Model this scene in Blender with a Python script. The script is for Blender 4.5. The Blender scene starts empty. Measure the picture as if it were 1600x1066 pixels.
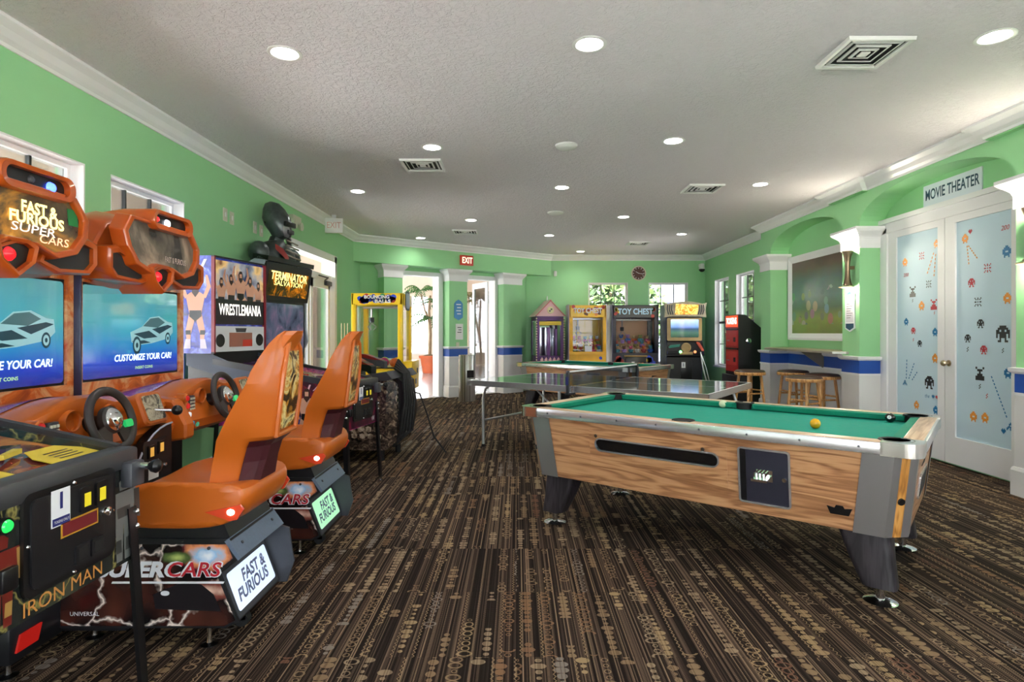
import bpy, bmesh, math, random
from mathutils import Vector, Matrix, Quaternion
random.seed(7)
PI = math.pi
SC = bpy.context.scene
COL = SC.collection

# ---------------------------------------------------------------- camera
F = 920.0                                    # focal length in pixels of the 1600 wide frame
cam_d = bpy.data.cameras.new('camera'); cam = bpy.data.objects.new('camera', cam_d); COL.objects.link(cam)
cam_d.sensor_width = 36.0; cam_d.lens = 36.0 * F / 1600.0
cam_d.shift_x = -8 / 1600.0; cam_d.shift_y = -13 / 1600.0
cam_d.clip_start = 0.05; cam_d.clip_end = 200
cam.location = (0, 0, 1.3); cam.rotation_euler = (PI / 2, 0, 0)
SC.camera = cam

# ---------------------------------------------------------------- view, world, sun
SC.view_settings.view_transform = 'Standard'; SC.view_settings.look = 'None'
SC.view_settings.gamma = 1.0; SC.view_settings.use_curve_mapping = False
SC.view_settings.exposure = 1.25
SC.cycles.use_denoising = True
SC.cycles.max_bounces = 9; SC.cycles.diffuse_bounces = 5; SC.cycles.glossy_bounces = 4
SC.cycles.transmission_bounces = 6; SC.cycles.transparent_max_bounces = 10
SC.cycles.sample_clamp_indirect = 6.0; SC.cycles.caustics_reflective = False; SC.cycles.caustics_refractive = False
W = bpy.data.worlds.new('sky'); SC.world = W; W.use_nodes = True
bg = W.node_tree.nodes['Background']
bg.inputs[0].default_value = (0.88, 0.94, 1.0, 1); bg.inputs[1].default_value = 4.0
sun_d = bpy.data.lights.new('sun', 'SUN'); sun = bpy.data.objects.new('sun', sun_d); COL.objects.link(sun)
sun_d.energy = 26.0; sun_d.angle = math.radians(2); sun.rotation_euler = (math.radians(32), math.radians(14), 0)
LAMP = 95.0                                  # emission of the ceiling lamps

def portal(loc, rot, sx, sy):
    d = bpy.data.lights.new('window_portal', 'AREA'); d.shape = 'RECTANGLE'; d.size = sx; d.size_y = sy
    d.cycles.is_portal = True
    o = bpy.data.objects.new('window_portal', d); COL.objects.link(o); o.location = loc; o.rotation_euler = rot

# ---------------------------------------------------------------- colour and materials
def s2l(c): return c / 12.92 if c <= 0.04045 else ((c + 0.055) / 1.055) ** 2.4
def rgb(r, g, b): return (s2l(r / 255), s2l(g / 255), s2l(b / 255), 1)
MATS = {}
class NT:
    """small helper that writes shader maths"""
    def __init__(s, m): s.t = m.node_tree; s.b = s.t.nodes['Principled BSDF']
    def n(s, kind, **kw):
        x = s.t.nodes.new(kind)
        for k, v in kw.items(): setattr(x, k, v)
        return x
    def link(s, a, b): s.t.links.new(a, b)
    def put(s, sock, v):
        if isinstance(v, (int, float)): sock.default_value = v
        elif isinstance(v, tuple): sock.default_value = v
        else: s.link(v, sock)
    def m(s, op, a, b=0.0, c=0.0):
        x = s.n('ShaderNodeMath', operation=op)
        s.put(x.inputs[0], a); s.put(x.inputs[1], b)
        if op in ('MULTIPLY_ADD', 'WRAP', 'SMOOTH_MIN'): s.put(x.inputs[2], c)
        return x.outputs[0]
    def mix(s, f, a, b, mode='MIX'):
        x = s.n('ShaderNodeMix', data_type='RGBA', blend_type=mode)
        s.put(x.inputs[0], f); s.put(x.inputs[6], a); s.put(x.inputs[7], b)
        return x.outputs[2]
    def ramp(s, f, stops, interp='LINEAR'):
        x = s.n('ShaderNodeValToRGB'); x.color_ramp.interpolation = interp
        e = x.color_ramp.elements
        while len(e) > 1: e.remove(e[-1])
        e[0].position = stops[0][0]; e[0].color = stops[0][1]
        for p, c in stops[1:]:
            q = e.new(p); q.color = c
        s.put(x.inputs[0], f); return x.outputs[0]
    def coords(s, kind='Object'): return s.n('ShaderNodeTexCoord').outputs[kind]
    def mapping(s, v, sc=(1, 1, 1), rot=(0, 0, 0), loc=(0, 0, 0)):
        x = s.n('ShaderNodeMapping'); s.link(v, x.inputs[0])
        x.inputs['Scale'].default_value = sc; x.inputs['Rotation'].default_value = rot; x.inputs['Location'].default_value = loc
        return x.outputs[0]
    def noise(s, v, scale, detail=3, rough=.5, out=0, dist=0.0):
        x = s.n('ShaderNodeTexNoise'); s.link(v, x.inputs['Vector'])
        x.inputs['Scale'].default_value = scale; x.inputs['Detail'].default_value = detail
        x.inputs['Roughness'].default_value = rough; x.inputs['Distortion'].default_value = dist
        return x.outputs[out]
    def vor(s, v, scale, feature='F1', out=0, rnd=1.0):
        x = s.n('ShaderNodeTexVoronoi', feature=feature); s.link(v, x.inputs['Vector'])
        x.inputs['Scale'].default_value = scale; x.inputs['Randomness'].default_value = rnd
        return x.outputs[out]
    def sep(s, v):
        x = s.n('ShaderNodeSeparateXYZ'); s.link(v, x.inputs[0]); return x.outputs
    def comb(s, a, b, c=0.0):
        x = s.n('ShaderNodeCombineXYZ'); s.put(x.inputs[0], a); s.put(x.inputs[1], b); s.put(x.inputs[2], c); return x.outputs[0]
    def white(s, v, out='Value'):
        x = s.n('ShaderNodeTexWhiteNoise', noise_dimensions='3D'); s.link(v, x.inputs[0]); return x.outputs[out]
    def bump(s, h, strength=.3, dist=.01):
        x = s.n('ShaderNodeBump'); x.inputs['Strength'].default_value = strength; x.inputs['Distance'].default_value = dist
        s.link(h, x.inputs['Height']); s.link(x.outputs[0], s.b.inputs['Normal'])

def mat(name, col=(.8, .8, .8, 1), rough=.5, metal=0.0, emit=None, es=1.0, coat=0.0, trans=0.0, spec=.5, alpha=1.0):
    if name in MATS: return MATS[name]
    m = bpy.data.materials.new(name); m.use_nodes = True
    b = m.node_tree.nodes['Principled BSDF'].inputs
    b['Base Color'].default_value = col; b['Roughness'].default_value = rough; b['Metallic'].default_value = metal
    b['Coat Weight'].default_value = coat; b['Coat Roughness'].default_value = .08
    b['Transmission Weight'].default_value = trans; b['Specular IOR Level'].default_value = spec
    b['Alpha'].default_value = alpha
    if emit: b['Emission Color'].default_value = emit; b['Emission Strength'].default_value = es
    m.diffuse_color = col
    MATS[name] = m; return m
def worn(name, col, rough=.5, metal=0.0, var=.12, scale=6.0, **k):
    """a plain colour broken by faint wear"""
    if name in MATS: return MATS[name]
    m = mat(name, col, rough, metal, **k); t = NT(m)
    f = t.noise(t.coords(), scale, 4)
    d = tuple(c * (1 - var) for c in col[:3]) + (1,); u = tuple(min(1, c * (1 + var)) for c in col[:3]) + (1,)
    t.link(t.ramp(f, [(.3, d), (.7, u)]), t.b.inputs['Base Color'])
    t.link(t.ramp(f, [(.2, (rough * .8,) * 3 + (1,)), (.8, (min(1, rough * 1.2),) * 3 + (1,))]), t.b.inputs['Roughness'])
    return m

GREEN = worn('green wall paint', rgb(148, 207, 150), .55, var=.03, scale=1.5)
WHITE = worn('white trim paint', rgb(236, 236, 238), .4, var=.02, scale=2)
WAINS = worn('off white wainscot paint', rgb(226, 224, 222), .45, var=.02, scale=2)
BLUE = worn('blue band paint', rgb(24, 78, 168), .45, var=.06, scale=2)
BLACK = worn('black laminate', rgb(22, 22, 25), .38, var=.2)
BLACKP = mat('black plastic', rgb(18, 18, 20), .3)
DARKG = worn('dark grey plastic', rgb(58, 60, 66), .45)
GREYM = worn('grey textured metal', rgb(98, 112, 132), .45, .2, var=.1, scale=60)
CHROME = mat('chrome', (.82, .83, .85, 1), .12, 1.0)
STEEL = mat('brushed steel', (.36, .35, .35, 1), .36, .75)
ALU = mat('satin aluminium', (.72, .72, .74, 1), .26, .8)
def thin_glass(name, tint=(1, 1, 1, 1), refl=.9, rough=.02):
    m = mat(name, tint); t = NT(m)
    tr = t.n('ShaderNodeBsdfTransparent'); tr.inputs[0].default_value = tint
    gl = t.n('ShaderNodeBsdfGlossy'); gl.inputs['Roughness'].default_value = rough
    fr = t.n('ShaderNodeFresnel'); fr.inputs[0].default_value = 1.5
    mx = t.n('ShaderNodeMixShader'); t.link(t.m('MULTIPLY', fr.outputs[0], refl), mx.inputs[0])
    t.link(tr.outputs[0], mx.inputs[1]); t.link(gl.outputs[0], mx.inputs[2])
    t.link(mx.outputs[0], t.t.nodes['Material Output'].inputs[0]); return m
GLASS = thin_glass('clear glass')
ORANGE = mat('glossy orange plastic', rgb(188, 94, 24), .38, coat=.2)
ORANGE_D = mat('deep orange lacquer', rgb(178, 78, 20), .28, coat=.4)
RED_E = mat('red lamp', rgb(255, 40, 20), .3, emit=rgb(255, 50, 25), es=4)
WHITE_E = mat('white lamp core', (1, 1, 1, 1), .3, emit=(1, .75, .7, 1), es=6)
YELLOW = mat('yellow laminate', rgb(240, 196, 20), .35, coat=.2)
PAPER = mat('white paper', rgb(235, 235, 238), .6)
NAVY = mat('navy print', rgb(36, 40, 110), .5)
TEALT = mat('deep teal lettering', rgb(20, 66, 92), .5)
RUBBER = mat('black rubber', rgb(14, 14, 14), .7)
WHITEP = mat('white plastic', rgb(230, 230, 228), .4)
BEIGEP = mat('ivory plastic', rgb(205, 205, 185), .45)

def carpet():
    m = mat('patterned carpet', rough=.95, spec=.1); t = NT(m)
    p = t.sep(t.n('ShaderNodeNewGeometry').outputs['Position']); x, y = p[0], p[1]
    T = .593
    ty = t.m('FLOOR', t.m('DIVIDE', t.m('ADD', y, .015), T)); tx = t.m('FLOOR', t.m('DIVIDE', x, .6))
    tr = t.white(t.comb(tx, ty, 3.1))
    # threads
    si = t.m('FLOOR', t.m('DIVIDE', x, .0052))
    sr = t.white(t.comb(si, t.m('FLOOR', t.m('DIVIDE', ty, 3.0)), 0.7)); sc = t.white(t.comb(si, ty, 9.3))
    thread = t.ramp(sr, [(0, rgb(42, 34, 30)), (.26, rgb(58, 48, 42)), (.46, rgb(76, 62, 54)), (.66, rgb(104, 88, 74)),
                         (.84, rgb(134, 115, 96)), (.95, rgb(164, 142, 116))], 'CONSTANT')
    weave = t.m('GREATER_THAN', t.m('FRACT', t.m('ADD', t.m('DIVIDE', y, .009), sc)), .36)
    thread = t.mix(t.m('MULTIPLY', t.m('SUBTRACT', 1.0, weave), t.m('GREATER_THAN', sc, .35)), thread, rgb(26, 20, 17))
    # columns of dots and rings
    C = .088
    u = t.m('ADD', t.m('DIVIDE', x, C), t.m('MULTIPLY', tr, 7.0))
    ci = t.m('FLOOR', u); cx = t.m('MULTIPLY', t.m('SUBTRACT', t.m('FRACT', u), .5), C)
    cr = t.white(t.comb(ci, tx, ty)); cr2 = t.white(t.comb(ci, ty, 5.5)); cr3 = t.white(t.comb(ci, ty, 1.5))
    L = .040
    v = t.m('ADD', t.m('DIVIDE', y, L), t.m('MULTIPLY', cr2, 3.0))
    vi = t.m('FLOOR', v); cy = t.m('MULTIPLY', t.m('SUBTRACT', t.m('FRACT', v), .5), L)
    rr = t.white(t.comb(ci, vi, 2.2))
    rad = t.m('ADD', .010, t.m('MULTIPLY', t.m('POWER', rr, 1.6), .022))
    ry = t.m('MINIMUM', t.m('MULTIPLY', rad, 1.0), .0192)
    ex = t.m('DIVIDE', cx, rad); ey = t.m('DIVIDE', cy, ry)
    d = t.m('SQRT', t.m('ADD', t.m('MULTIPLY', ex, ex), t.m('MULTIPLY', ey, ey)))
    disc = t.m('LESS_THAN', d, 1.0)
    ring = t.m('LESS_THAN', t.m('ABSOLUTE', t.m('SUBTRACT', d, .92)), .17)
    filled = t.m('GREATER_THAN', cr, .36)
    shape = t.m('ADD', t.m('MULTIPLY', disc, filled), t.m('MULTIPLY', ring, t.m('SUBTRACT', 1.0, filled)))
    act = t.noise(t.comb(t.m('MULTIPLY', ci, 3.7), t.m('MULTIPLY', y, 2.6), tr), 1.0, 1)
    shape = t.m('MULTIPLY', shape, t.m('GREATER_THAN', act, .43))
    # fine zigzag beside some columns
    zz = t.m('ABSOLUTE', t.m('SUBTRACT', t.m('MULTIPLY', t.m('PINGPONG', y, .014), .7), t.m('ADD', cx, .034)))
    zig = t.m('MULTIPLY', t.m('LESS_THAN', zz, .0022), t.m('GREATER_THAN', cr3, .62))
    dotc = t.ramp(cr3, [(0, rgb(176, 158, 130)), (.3, rgb(160, 138, 108)), (.6, rgb(184, 162, 124)), (.8, rgb(154, 122, 92)), (.89, rgb(138, 100, 80)), (.94, rgb(152, 146, 138))], 'CONSTANT')
    dotc = t.mix(t.m('MULTIPLY', t.m('LESS_THAN', sr, .35), .45), dotc, rgb(92, 72, 54))
    base = t.mix(shape, thread, dotc)
    base = t.mix(t.m('MULTIPLY', zig, .8), base, rgb(176, 152, 118))
    hue = t.noise(t.n('ShaderNodeNewGeometry').outputs['Position'], .9, 2)
    base = t.mix(.35, base, t.ramp(hue, [(.35, rgb(124, 118, 124)), (.65, rgb(138, 122, 106))]), 'OVERLAY')
    base = t.mix(1.0, base, (.76, .73, .71, 1), 'MULTIPLY')
    t.link(base, t.b.inputs['Base Color'])
    t.bump(t.m('ADD', t.m('MULTIPLY', shape, .5), weave), .25, .003)
    return m
CARPET = carpet()

def ceiling_mat():
    m = mat('knockdown ceiling plaster', rgb(227, 221, 226), .8, spec=.2); t = NT(m)
    c = t.coords()
    a = t.noise(c, 26, 5, .62, dist=.8); b = t.ramp(a, [(.42, (0, 0, 0, 1)), (.58, (1, 1, 1, 1))])
    t.bump(b, .6, .012); return m
CEIL = ceiling_mat()

def wood(name, c1, c2, c3, axis=0, scale=1.0, rough=.35, coat=.15):
    m = mat(name, c2, rough, coat=coat); t = NT(m); c = t.coords()
    sc = [9.0, 9.0, 9.0]; sc[axis] = .9
    q = t.mapping(c, tuple(s * scale for s in sc))
    n = t.noise(q, 1.0, 3, .55, dist=.6)
    w = t.n('ShaderNodeMath', operation='SINE'); t.put(w.inputs[0], t.m('MULTIPLY', n, 42.0))
    sc2 = [120.0, 120.0, 120.0]; sc2[axis] = 4
    f = t.noise(t.mapping(c, tuple(sc2)), 1.0, 2)
    v = t.m('ADD', t.m('MULTIPLY', w.outputs[0], .27), t.m('ADD', t.m('MULTIPLY', f, .5), .25))
    t.link(t.ramp(v, [(.15, c1), (.45, c2), (.8, c3)]), t.b.inputs['Base Color'])
    return m
OAK = wood('oak wood laminate', rgb(138, 92, 60), rgb(180, 130, 90), rgb(198, 150, 108), 0)
OAKY = wood('oak wood laminate across', rgb(138, 92, 60), rgb(180, 130, 90), rgb(198, 150, 108), 1)
OAKZ = wood('oak strip', rgb(150, 96, 44), rgb(196, 136, 66), rgb(214, 158, 88), 2)
RAILW = wood('pale rail laminate', rgb(186, 146, 112), rgb(214, 178, 144), rgb(228, 198, 166), 0)
RAILWY = wood('pale rail laminate across', rgb(186, 146, 112), rgb(214, 178, 144), rgb(228, 198, 166), 1)
STOOLW = wood('honey stool wood', rgb(160, 104, 52), rgb(204, 150, 88), rgb(222, 172, 110), 2, 1.5)
LEGW = wood('dark table leg laminate', rgb(26, 22, 24), rgb(38, 32, 36), rgb(52, 45, 50), 2, 1.4, .5, 0.0)
FELT = worn('green billiard cloth', rgb(0, 152, 130), .9, var=.04, scale=30)
FELTD = worn('green cushion cloth', rgb(0, 136, 108), .85, var=.05, scale=30)

# ---------------------------------------------------------------- mesh builder
def norm(v): v = Vector(v); return v.normalized() if v.length > 1e-9 else Vector((0, 0, 1))
TXT = {}
class MB:
    def __init__(s, *mats): s.v = []; s.f = []; s.mi = []; s.sm = []; s.mats = list(mats)
    def idx(s, m):
        if m is None: return 0
        if m not in s.mats: s.mats.append(m)
        return s.mats.index(m)
    def add(s, verts, faces, m=None, smooth=False, M=None):
        o = len(s.v); i = s.idx(m)
        s.v += [tuple(M @ Vector(v)) if M is not None else tuple(v) for v in verts]
        for f in faces: s.f.append([a + o for a in f]); s.mi.append(i); s.sm.append(smooth)
        return s
    def box(s, x0, x1, y0, y1, z0, z1, m=None, bev=0.0, M=None, seg=2):
        x0, x1 = min(x0, x1), max(x0, x1); y0, y1 = min(y0, y1), max(y0, y1); z0, z1 = min(z0, z1), max(z0, z1)
        vs = [(x0, y0, z0), (x1, y0, z0), (x1, y1, z0), (x0, y1, z0), (x0, y0, z1), (x1, y0, z1), (x1, y1, z1), (x0, y1, z1)]
        fs = [(0, 3, 2, 1), (4, 5, 6, 7), (0, 1, 5, 4), (1, 2, 6, 5), (2, 3, 7, 6), (3, 0, 4, 7)]
        if bev <= 0: return s.add(vs, fs, m, False, M)
        b = bmesh.new(); bv = [b.verts.new(v) for v in vs]
        for f in fs: b.faces.new([bv[i] for i in f])
        bmesh.ops.bevel(b, geom=b.edges[:], offset=min(bev, .49 * min(x1 - x0, y1 - y0, z1 - z0)), segments=seg, affect='EDGES', profile=.5)
        return s._bm(b, m, True, M)
    def _bm(s, b, m, smooth, M=None):
        b.verts.index_update()
        s.add([v.co.copy() for v in b.verts], [[v.index for v in f.verts] for f in b.faces], m, smooth, M)
        b.free(); return s
    def cyl(s, p0, p1, r0, r1=None, m=None, seg=20, cap=True, M=None):
        r1 = r0 if r1 is None else r1
        return s.tube([p0, p1], [r0, r1], m, seg, cap, M)
    def tube(s, pts, r, m=None, seg=10, cap=True, M=None):
        pts = [Vector(p) for p in pts]; n = len(pts)
        rs = r if isinstance(r, (list, tuple)) else [r] * n
        vs, fs = [], []
        t0 = norm(pts[1] - pts[0]); up = Vector((0, 0, 1)) if abs(t0.z) < .9 else Vector((1, 0, 0))
        a = norm(t0.cross(up))
        for i, p in enumerate(pts):
            t = norm(pts[min(i + 1, n - 1)] - pts[max(i - 1, 0)])
            a = norm(a - t * a.dot(t)); b = t.cross(a)
            for k in range(seg):
                q = 2 * PI * k / seg; vs.append(p + (a * math.cos(q) + b * math.sin(q)) * rs[i])
        for i in range(n - 1):
            for k in range(seg):
                k2 = (k + 1) % seg
                fs.append((i * seg + k, i * seg + k2, (i + 1) * seg + k2, (i + 1) * seg + k))
        s.add(vs, fs, m, True, M)
        if cap:
            s.add([vs[k] for k in range(seg)], [list(range(seg - 1, -1, -1))], m, False, M)
            s.add([vs[(n - 1) * seg + k] for k in range(seg)], [list(range(seg))], m, False, M)
        return s
    def lathe(s, prof, m=None, seg=28, c=(0, 0, 0), axis='Z', M=None, cap=True):
        vs, fs = [], []
        for r, z in prof:
            for k in range(seg):
                q = 2 * PI * k / seg; a, b = r * math.cos(q), r * math.sin(q)
                v = {'Z': (a, b, z), 'X': (z, a, b), 'Y': (b, z, a)}[axis]
                vs.append((v[0] + c[0], v[1] + c[1], v[2] + c[2]))
        n = len(prof)
        for i in range(n - 1):
            for k in range(seg):
                k2 = (k + 1) % seg; fs.append((i * seg + k, i * seg + k2, (i + 1) * seg + k2, (i + 1) * seg + k))
        s.add(vs, fs, m, True, M)
        if cap and prof[0][0] > 1e-4: s.add(vs[:seg], [list(range(seg - 1, -1, -1))], m, False, M)
        if cap and prof[-1][0] > 1e-4: s.add(vs[-seg:], [list(range(seg))], m, False, M)
        return s
    def ball(s, c, r, m=None, seg=20, sc=(1, 1, 1), M=None):
        prof = []
        n = max(6, seg // 2)
        vs, fs = [], []
        for i in range(n + 1):
            a = -PI / 2 + PI * i / n
            for k in range(seg):
                q = 2 * PI * k / seg
                vs.append((c[0] + r * sc[0] * math.cos(a) * math.cos(q), c[1] + r * sc[1] * math.cos(a) * math.sin(q), c[2] + r * sc[2] * math.sin(a)))
        for i in range(n):
            for k in range(seg):
                k2 = (k + 1) % seg; fs.append((i * seg + k, i * seg + k2, (i + 1) * seg + k2, (i + 1) * seg + k))
        return s.add(vs, fs, m, True, M)
    def prism(s, poly, o, u, w, t, m=None, smooth=False, M=None, mf=None):
        """2D polygon in the frame (o,u,w) pushed along t (a vector)"""
        o, u, w, t = Vector(o), Vector(u), Vector(w), Vector(t); n = len(poly)
        a = [o + u * p[0] + w * p[1] for p in poly]; b = [p + t for p in a]
        s.add(a + b, [[i, (i + 1) % n, n + (i + 1) % n, n + i] for i in range(n)], m, smooth, M)
        s.add(a, [list(range(n - 1, -1, -1))], m, False, M); s.add(b, [list(range(n))], mf or m, False, M)
        return s
    def plate(s, poly, o, u, w, m=None, M=None):
        o, u, w = Vector(o), Vector(u), Vector(w)
        return s.add([o + u * p[0] + w * p[1] for p in poly], [list(range(len(poly)))], m, False, M)
    def loft(s, secs, m=None, smooth=True, cap=True, closed=True, M=None):
        k = len(secs[0]); vs = [v for q in secs for v in q]; fs = []
        for i in range(len(secs) - 1):
            for j in range(k if closed else k - 1):
                j2 = (j + 1) % k; fs.append((i * k + j, i * k + j2, (i + 1) * k + j2, (i + 1) * k + j))
        s.add(vs, fs, m, smooth, M)
        if cap and closed:
            s.add(secs[0], [list(range(k - 1, -1, -1))], m, False, M); s.add(secs[-1], [list(range(k))], m, False, M)
        return s
    def text(s, txt, o, u, w, size, m, depth=.001, width=None, off=.0012, shear=0.0, M=None, align='CENTER', bold=0.0):
        """lettering whose middle sits at o, reading along u, up along w"""
        u, w, o = norm(u), norm(w), Vector(o); nrm = u.cross(w)
        key = (txt, align, round(bold, 3))
        if key not in TXT:
            cu = bpy.data.curves.new('t', 'FONT'); cu.body = txt; cu.align_x = align; cu.align_y = 'CENTER'; cu.size = 1.0
            cu.offset = bold; cu.resolution_u = 3
            ob = bpy.data.objects.new('t', cu); COL.objects.link(ob)
            bpy.context.view_layer.update()
            me = bpy.data.meshes.new_from_object(ob.evaluated_get(bpy.context.evaluated_depsgraph_get()))
            vs = [v.co.copy() for v in me.vertices]; fs = [list(p.vertices) for p in me.polygons]
            bpy.data.objects.remove(ob); bpy.data.curves.remove(cu); bpy.data.meshes.remove(me)
            TXT[key] = (vs, fs)
        vs, fs = TXT[key]
        if not vs: return s
        wd = max(v.x for v in vs) - min(v.x for v in vs); sx = size if not width else width / wd
        return s.add([o + u * (v.x * sx + shear * v.y * size) + w * (v.y * size) + nrm * off for v in vs], fs, m, False, M)
    def build(s, name, parent=None, flat=False, recalc=True, bevel=0.0):
        me = bpy.data.meshes.new(name); me.from_pydata(s.v, [], s.f)
        for m in s.mats: me.materials.append(m)
        me.polygons.foreach_set('material_index', s.mi)
        me.polygons.foreach_set('use_smooth', [False if flat else q for q in s.sm])
        me.update()
        b = bmesh.new(); b.from_mesh(me)
        bmesh.ops.remove_doubles(b, verts=b.verts, dist=1e-5)
        if recalc: bmesh.ops.recalc_face_normals(b, faces=b.faces)
        b.to_mesh(me); b.free()
        if any(s.sm) and not flat: me.set_sharp_from_angle(angle=math.radians(38))
        o = bpy.data.objects.new(name, me); COL.objects.link(o)
        if parent is not None: o.parent = parent
        return o

def tag(o, label, cat, group=None):
    o['label'] = label; o['category'] = cat
    if group: o['group'] = group
    return o
def thing(name, label, cat, loc=(0, 0, 0), rz=0.0, group=None):
    o = bpy.data.objects.new(name, None); COL.objects.link(o); o.empty_display_size = .1
    o.location = loc; o.rotation_euler = (0, 0, rz)
    return tag(o, label, cat, group)
def struct(o): o['kind'] = 'structure'; return o
def copy_tree(o, parent=None):
    c = o.copy(); COL.objects.link(c)
    if parent is not None: c.parent = parent
    for ch in list(o.children): copy_tree(ch, c)
    return c
def rrect(w, h, r, n=5, cx=0, cy=0):
    pts = []
    for (sx, sy, a0) in ((1, 1, 0), (-1, 1, 90), (-1, -1, 180), (1, -1, 270)):
        for k in range(n + 1):
            a = math.radians(a0 + 90 * k / n)
            pts.append((cx + sx * (w / 2 - r) + r * math.cos(a), cy + sy * (h / 2 - r) + r * math.sin(a)))
    return pts
def rect(x0, x1, y0, y1): return [(x0, y0), (x1, y0), (x1, y1), (x0, y1)]
X, Y, Z = Vector((1, 0, 0)), Vector((0, 1, 0)), Vector((0, 0, 1))

def sweep(mb, path, prof, m, closed=False):
    """profile (inward offset, z) carried along a plan path; inward is to the left of travel"""
    n = len(path); secs = []
    P = [Vector((p[0], p[1])) for p in path]
    for i in range(n):
        a = P[i] - P[i - 1] if (i > 0 or closed) else P[1] - P[0]
        b = P[(i + 1) % n] - P[i] if (i < n - 1 or closed) else a
        a = a.normalized(); b = b.normalized()
        na, nb = Vector((-a.y, a.x)), Vector((-b.y, b.x))
        mt = (na + nb); mt = mt / max(.2, (1 + na.dot(nb)))
        secs.append([(P[i].x + mt.x * d, P[i].y + mt.y * d, z) for d, z in prof])
    if closed: secs.append(secs[0])
    mb.loft(secs, m, False, cap=not closed)
    return mb

# ================================================================ the room
XL, XR, XA, XD = -2.92, 4.25, 4.0, 4.29      # left wall, far right wall, arcade face, recess face
YB, YR, HC = 13.3, -3.5, 3.05                # back wall, rear wall behind the camera, ceiling
H1 = Vector((.77, 13.3, 0)); H0 = Vector((-2.92, 10.5, 0))        # the slanted header over the entry
EU = (H1 - H0).normalized(); EN = Vector((-EU.y, EU.x, 0))        # along it, and away from the room
def wall(name, A, B, z0, z1, th, holes=(), m=GREEN, parent=None, zs=()):
    A, B = Vector((A[0], A[1], 0)), Vector((B[0], B[1], 0)); L = (B - A).length; u = (B - A) / L; out = Vector((u.y, -u.x, 0))
    ss = sorted({0, L} | {h[0] for h in holes} | {h[1] for h in holes}); zz = sorted({z0, z1} | {h[2] for h in holes} | {h[3] for h in holes})
    mb = MB(m)
    M = Matrix.Translation(A) @ Matrix(((u.x, out.x, 0, 0), (u.y, out.y, 0, 0), (0, 0, 1, 0), (0, 0, 0, 1)))
    for i in range(len(ss) - 1):
        for j in range(len(zz) - 1):
            cs, cz = (ss[i] + ss[i + 1]) / 2, (zz[j] + zz[j + 1]) / 2
            if any(h[0] < cs < h[1] and h[2] < cz < h[3] for h in holes): continue
            mb.box(ss[i], ss[i + 1], 0, th, zz[j], zz[j + 1], m, M=M)
    return struct(mb.build(name, parent, recalc=False))

# floor and ceiling
fl = MB(CARPET).plate([(-3.2, YR), (XD + .1, YR), (XD + .1, YB), (.32, YB), (-2.92, 10.84), (-3.2, 10.5)], (0, 0, 0), X, Y)
struct(fl.build('floor'))
LAMPS = []
for px, py in ((445, 83), (921, 69), (1555, 57), (675, 230), (1052, 220), (559, 299), (878, 293), (1188, 288), (736, 344), (974, 339),
               (657, 372), (858, 368), (1065, 366), (907, 393)):
    D = 1.75 * F / (520 - py); LAMPS.append((D * (px - 808) / F, D))
LAMPS += [(-.8, 1.7), (1.45, 1.7), (-1.45, -.2), (.5, -.2), (2.8, -.2), (-.8, -2.0), (1.5, -2.0)]
b = bmesh.new()
def loop_edges(pts, z):
    vs = [b.verts.new((p[0], p[1], z)) for p in pts]
    return [b.edges.new((vs[i], vs[(i + 1) % len(vs)])) for i in range(len(vs))]
ed = loop_edges([(-3.1, YR - .1), (XD + .1, YR - .1), (XD + .1, YB + .15), (.6, YB + .15), (-3.1, 10.55)], HC)
for lx, ly in LAMPS: ed += loop_edges([(lx + .082 * math.cos(k * PI / 12), ly + .082 * math.sin(k * PI / 12)) for k in range(24)], HC)
bmesh.ops.triangle_fill(b, use_beauty=True, use_dissolve=False, edges=ed)
bmesh.ops.delete(b, geom=[f for f in b.faces if any((f.calc_center_median() - Vector((lx, ly, HC))).length < .0815 for lx, ly in LAMPS)], context='FACES_ONLY')
me = bpy.data.meshes.new('ceiling'); b.to_mesh(me); b.free(); me.materials.append(CEIL)
ceil = bpy.data.objects.new('ceiling', me); COL.objects.link(ceil); struct(ceil)
struct(MB(mat('dark sun block deck', rgb(60, 60, 62), .9)).box(XL - 1.5, XD + 1.6, YR - 1.5, 10.3, HC + .16, HC + .26).box(XL - .3, XD + 1.6, 10.3, YB + 1.3, HC + .16, HC + .26).build('ceiling_sun_block'))  # roof deck out of view, eaves added to keep sun out of the windows

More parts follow.
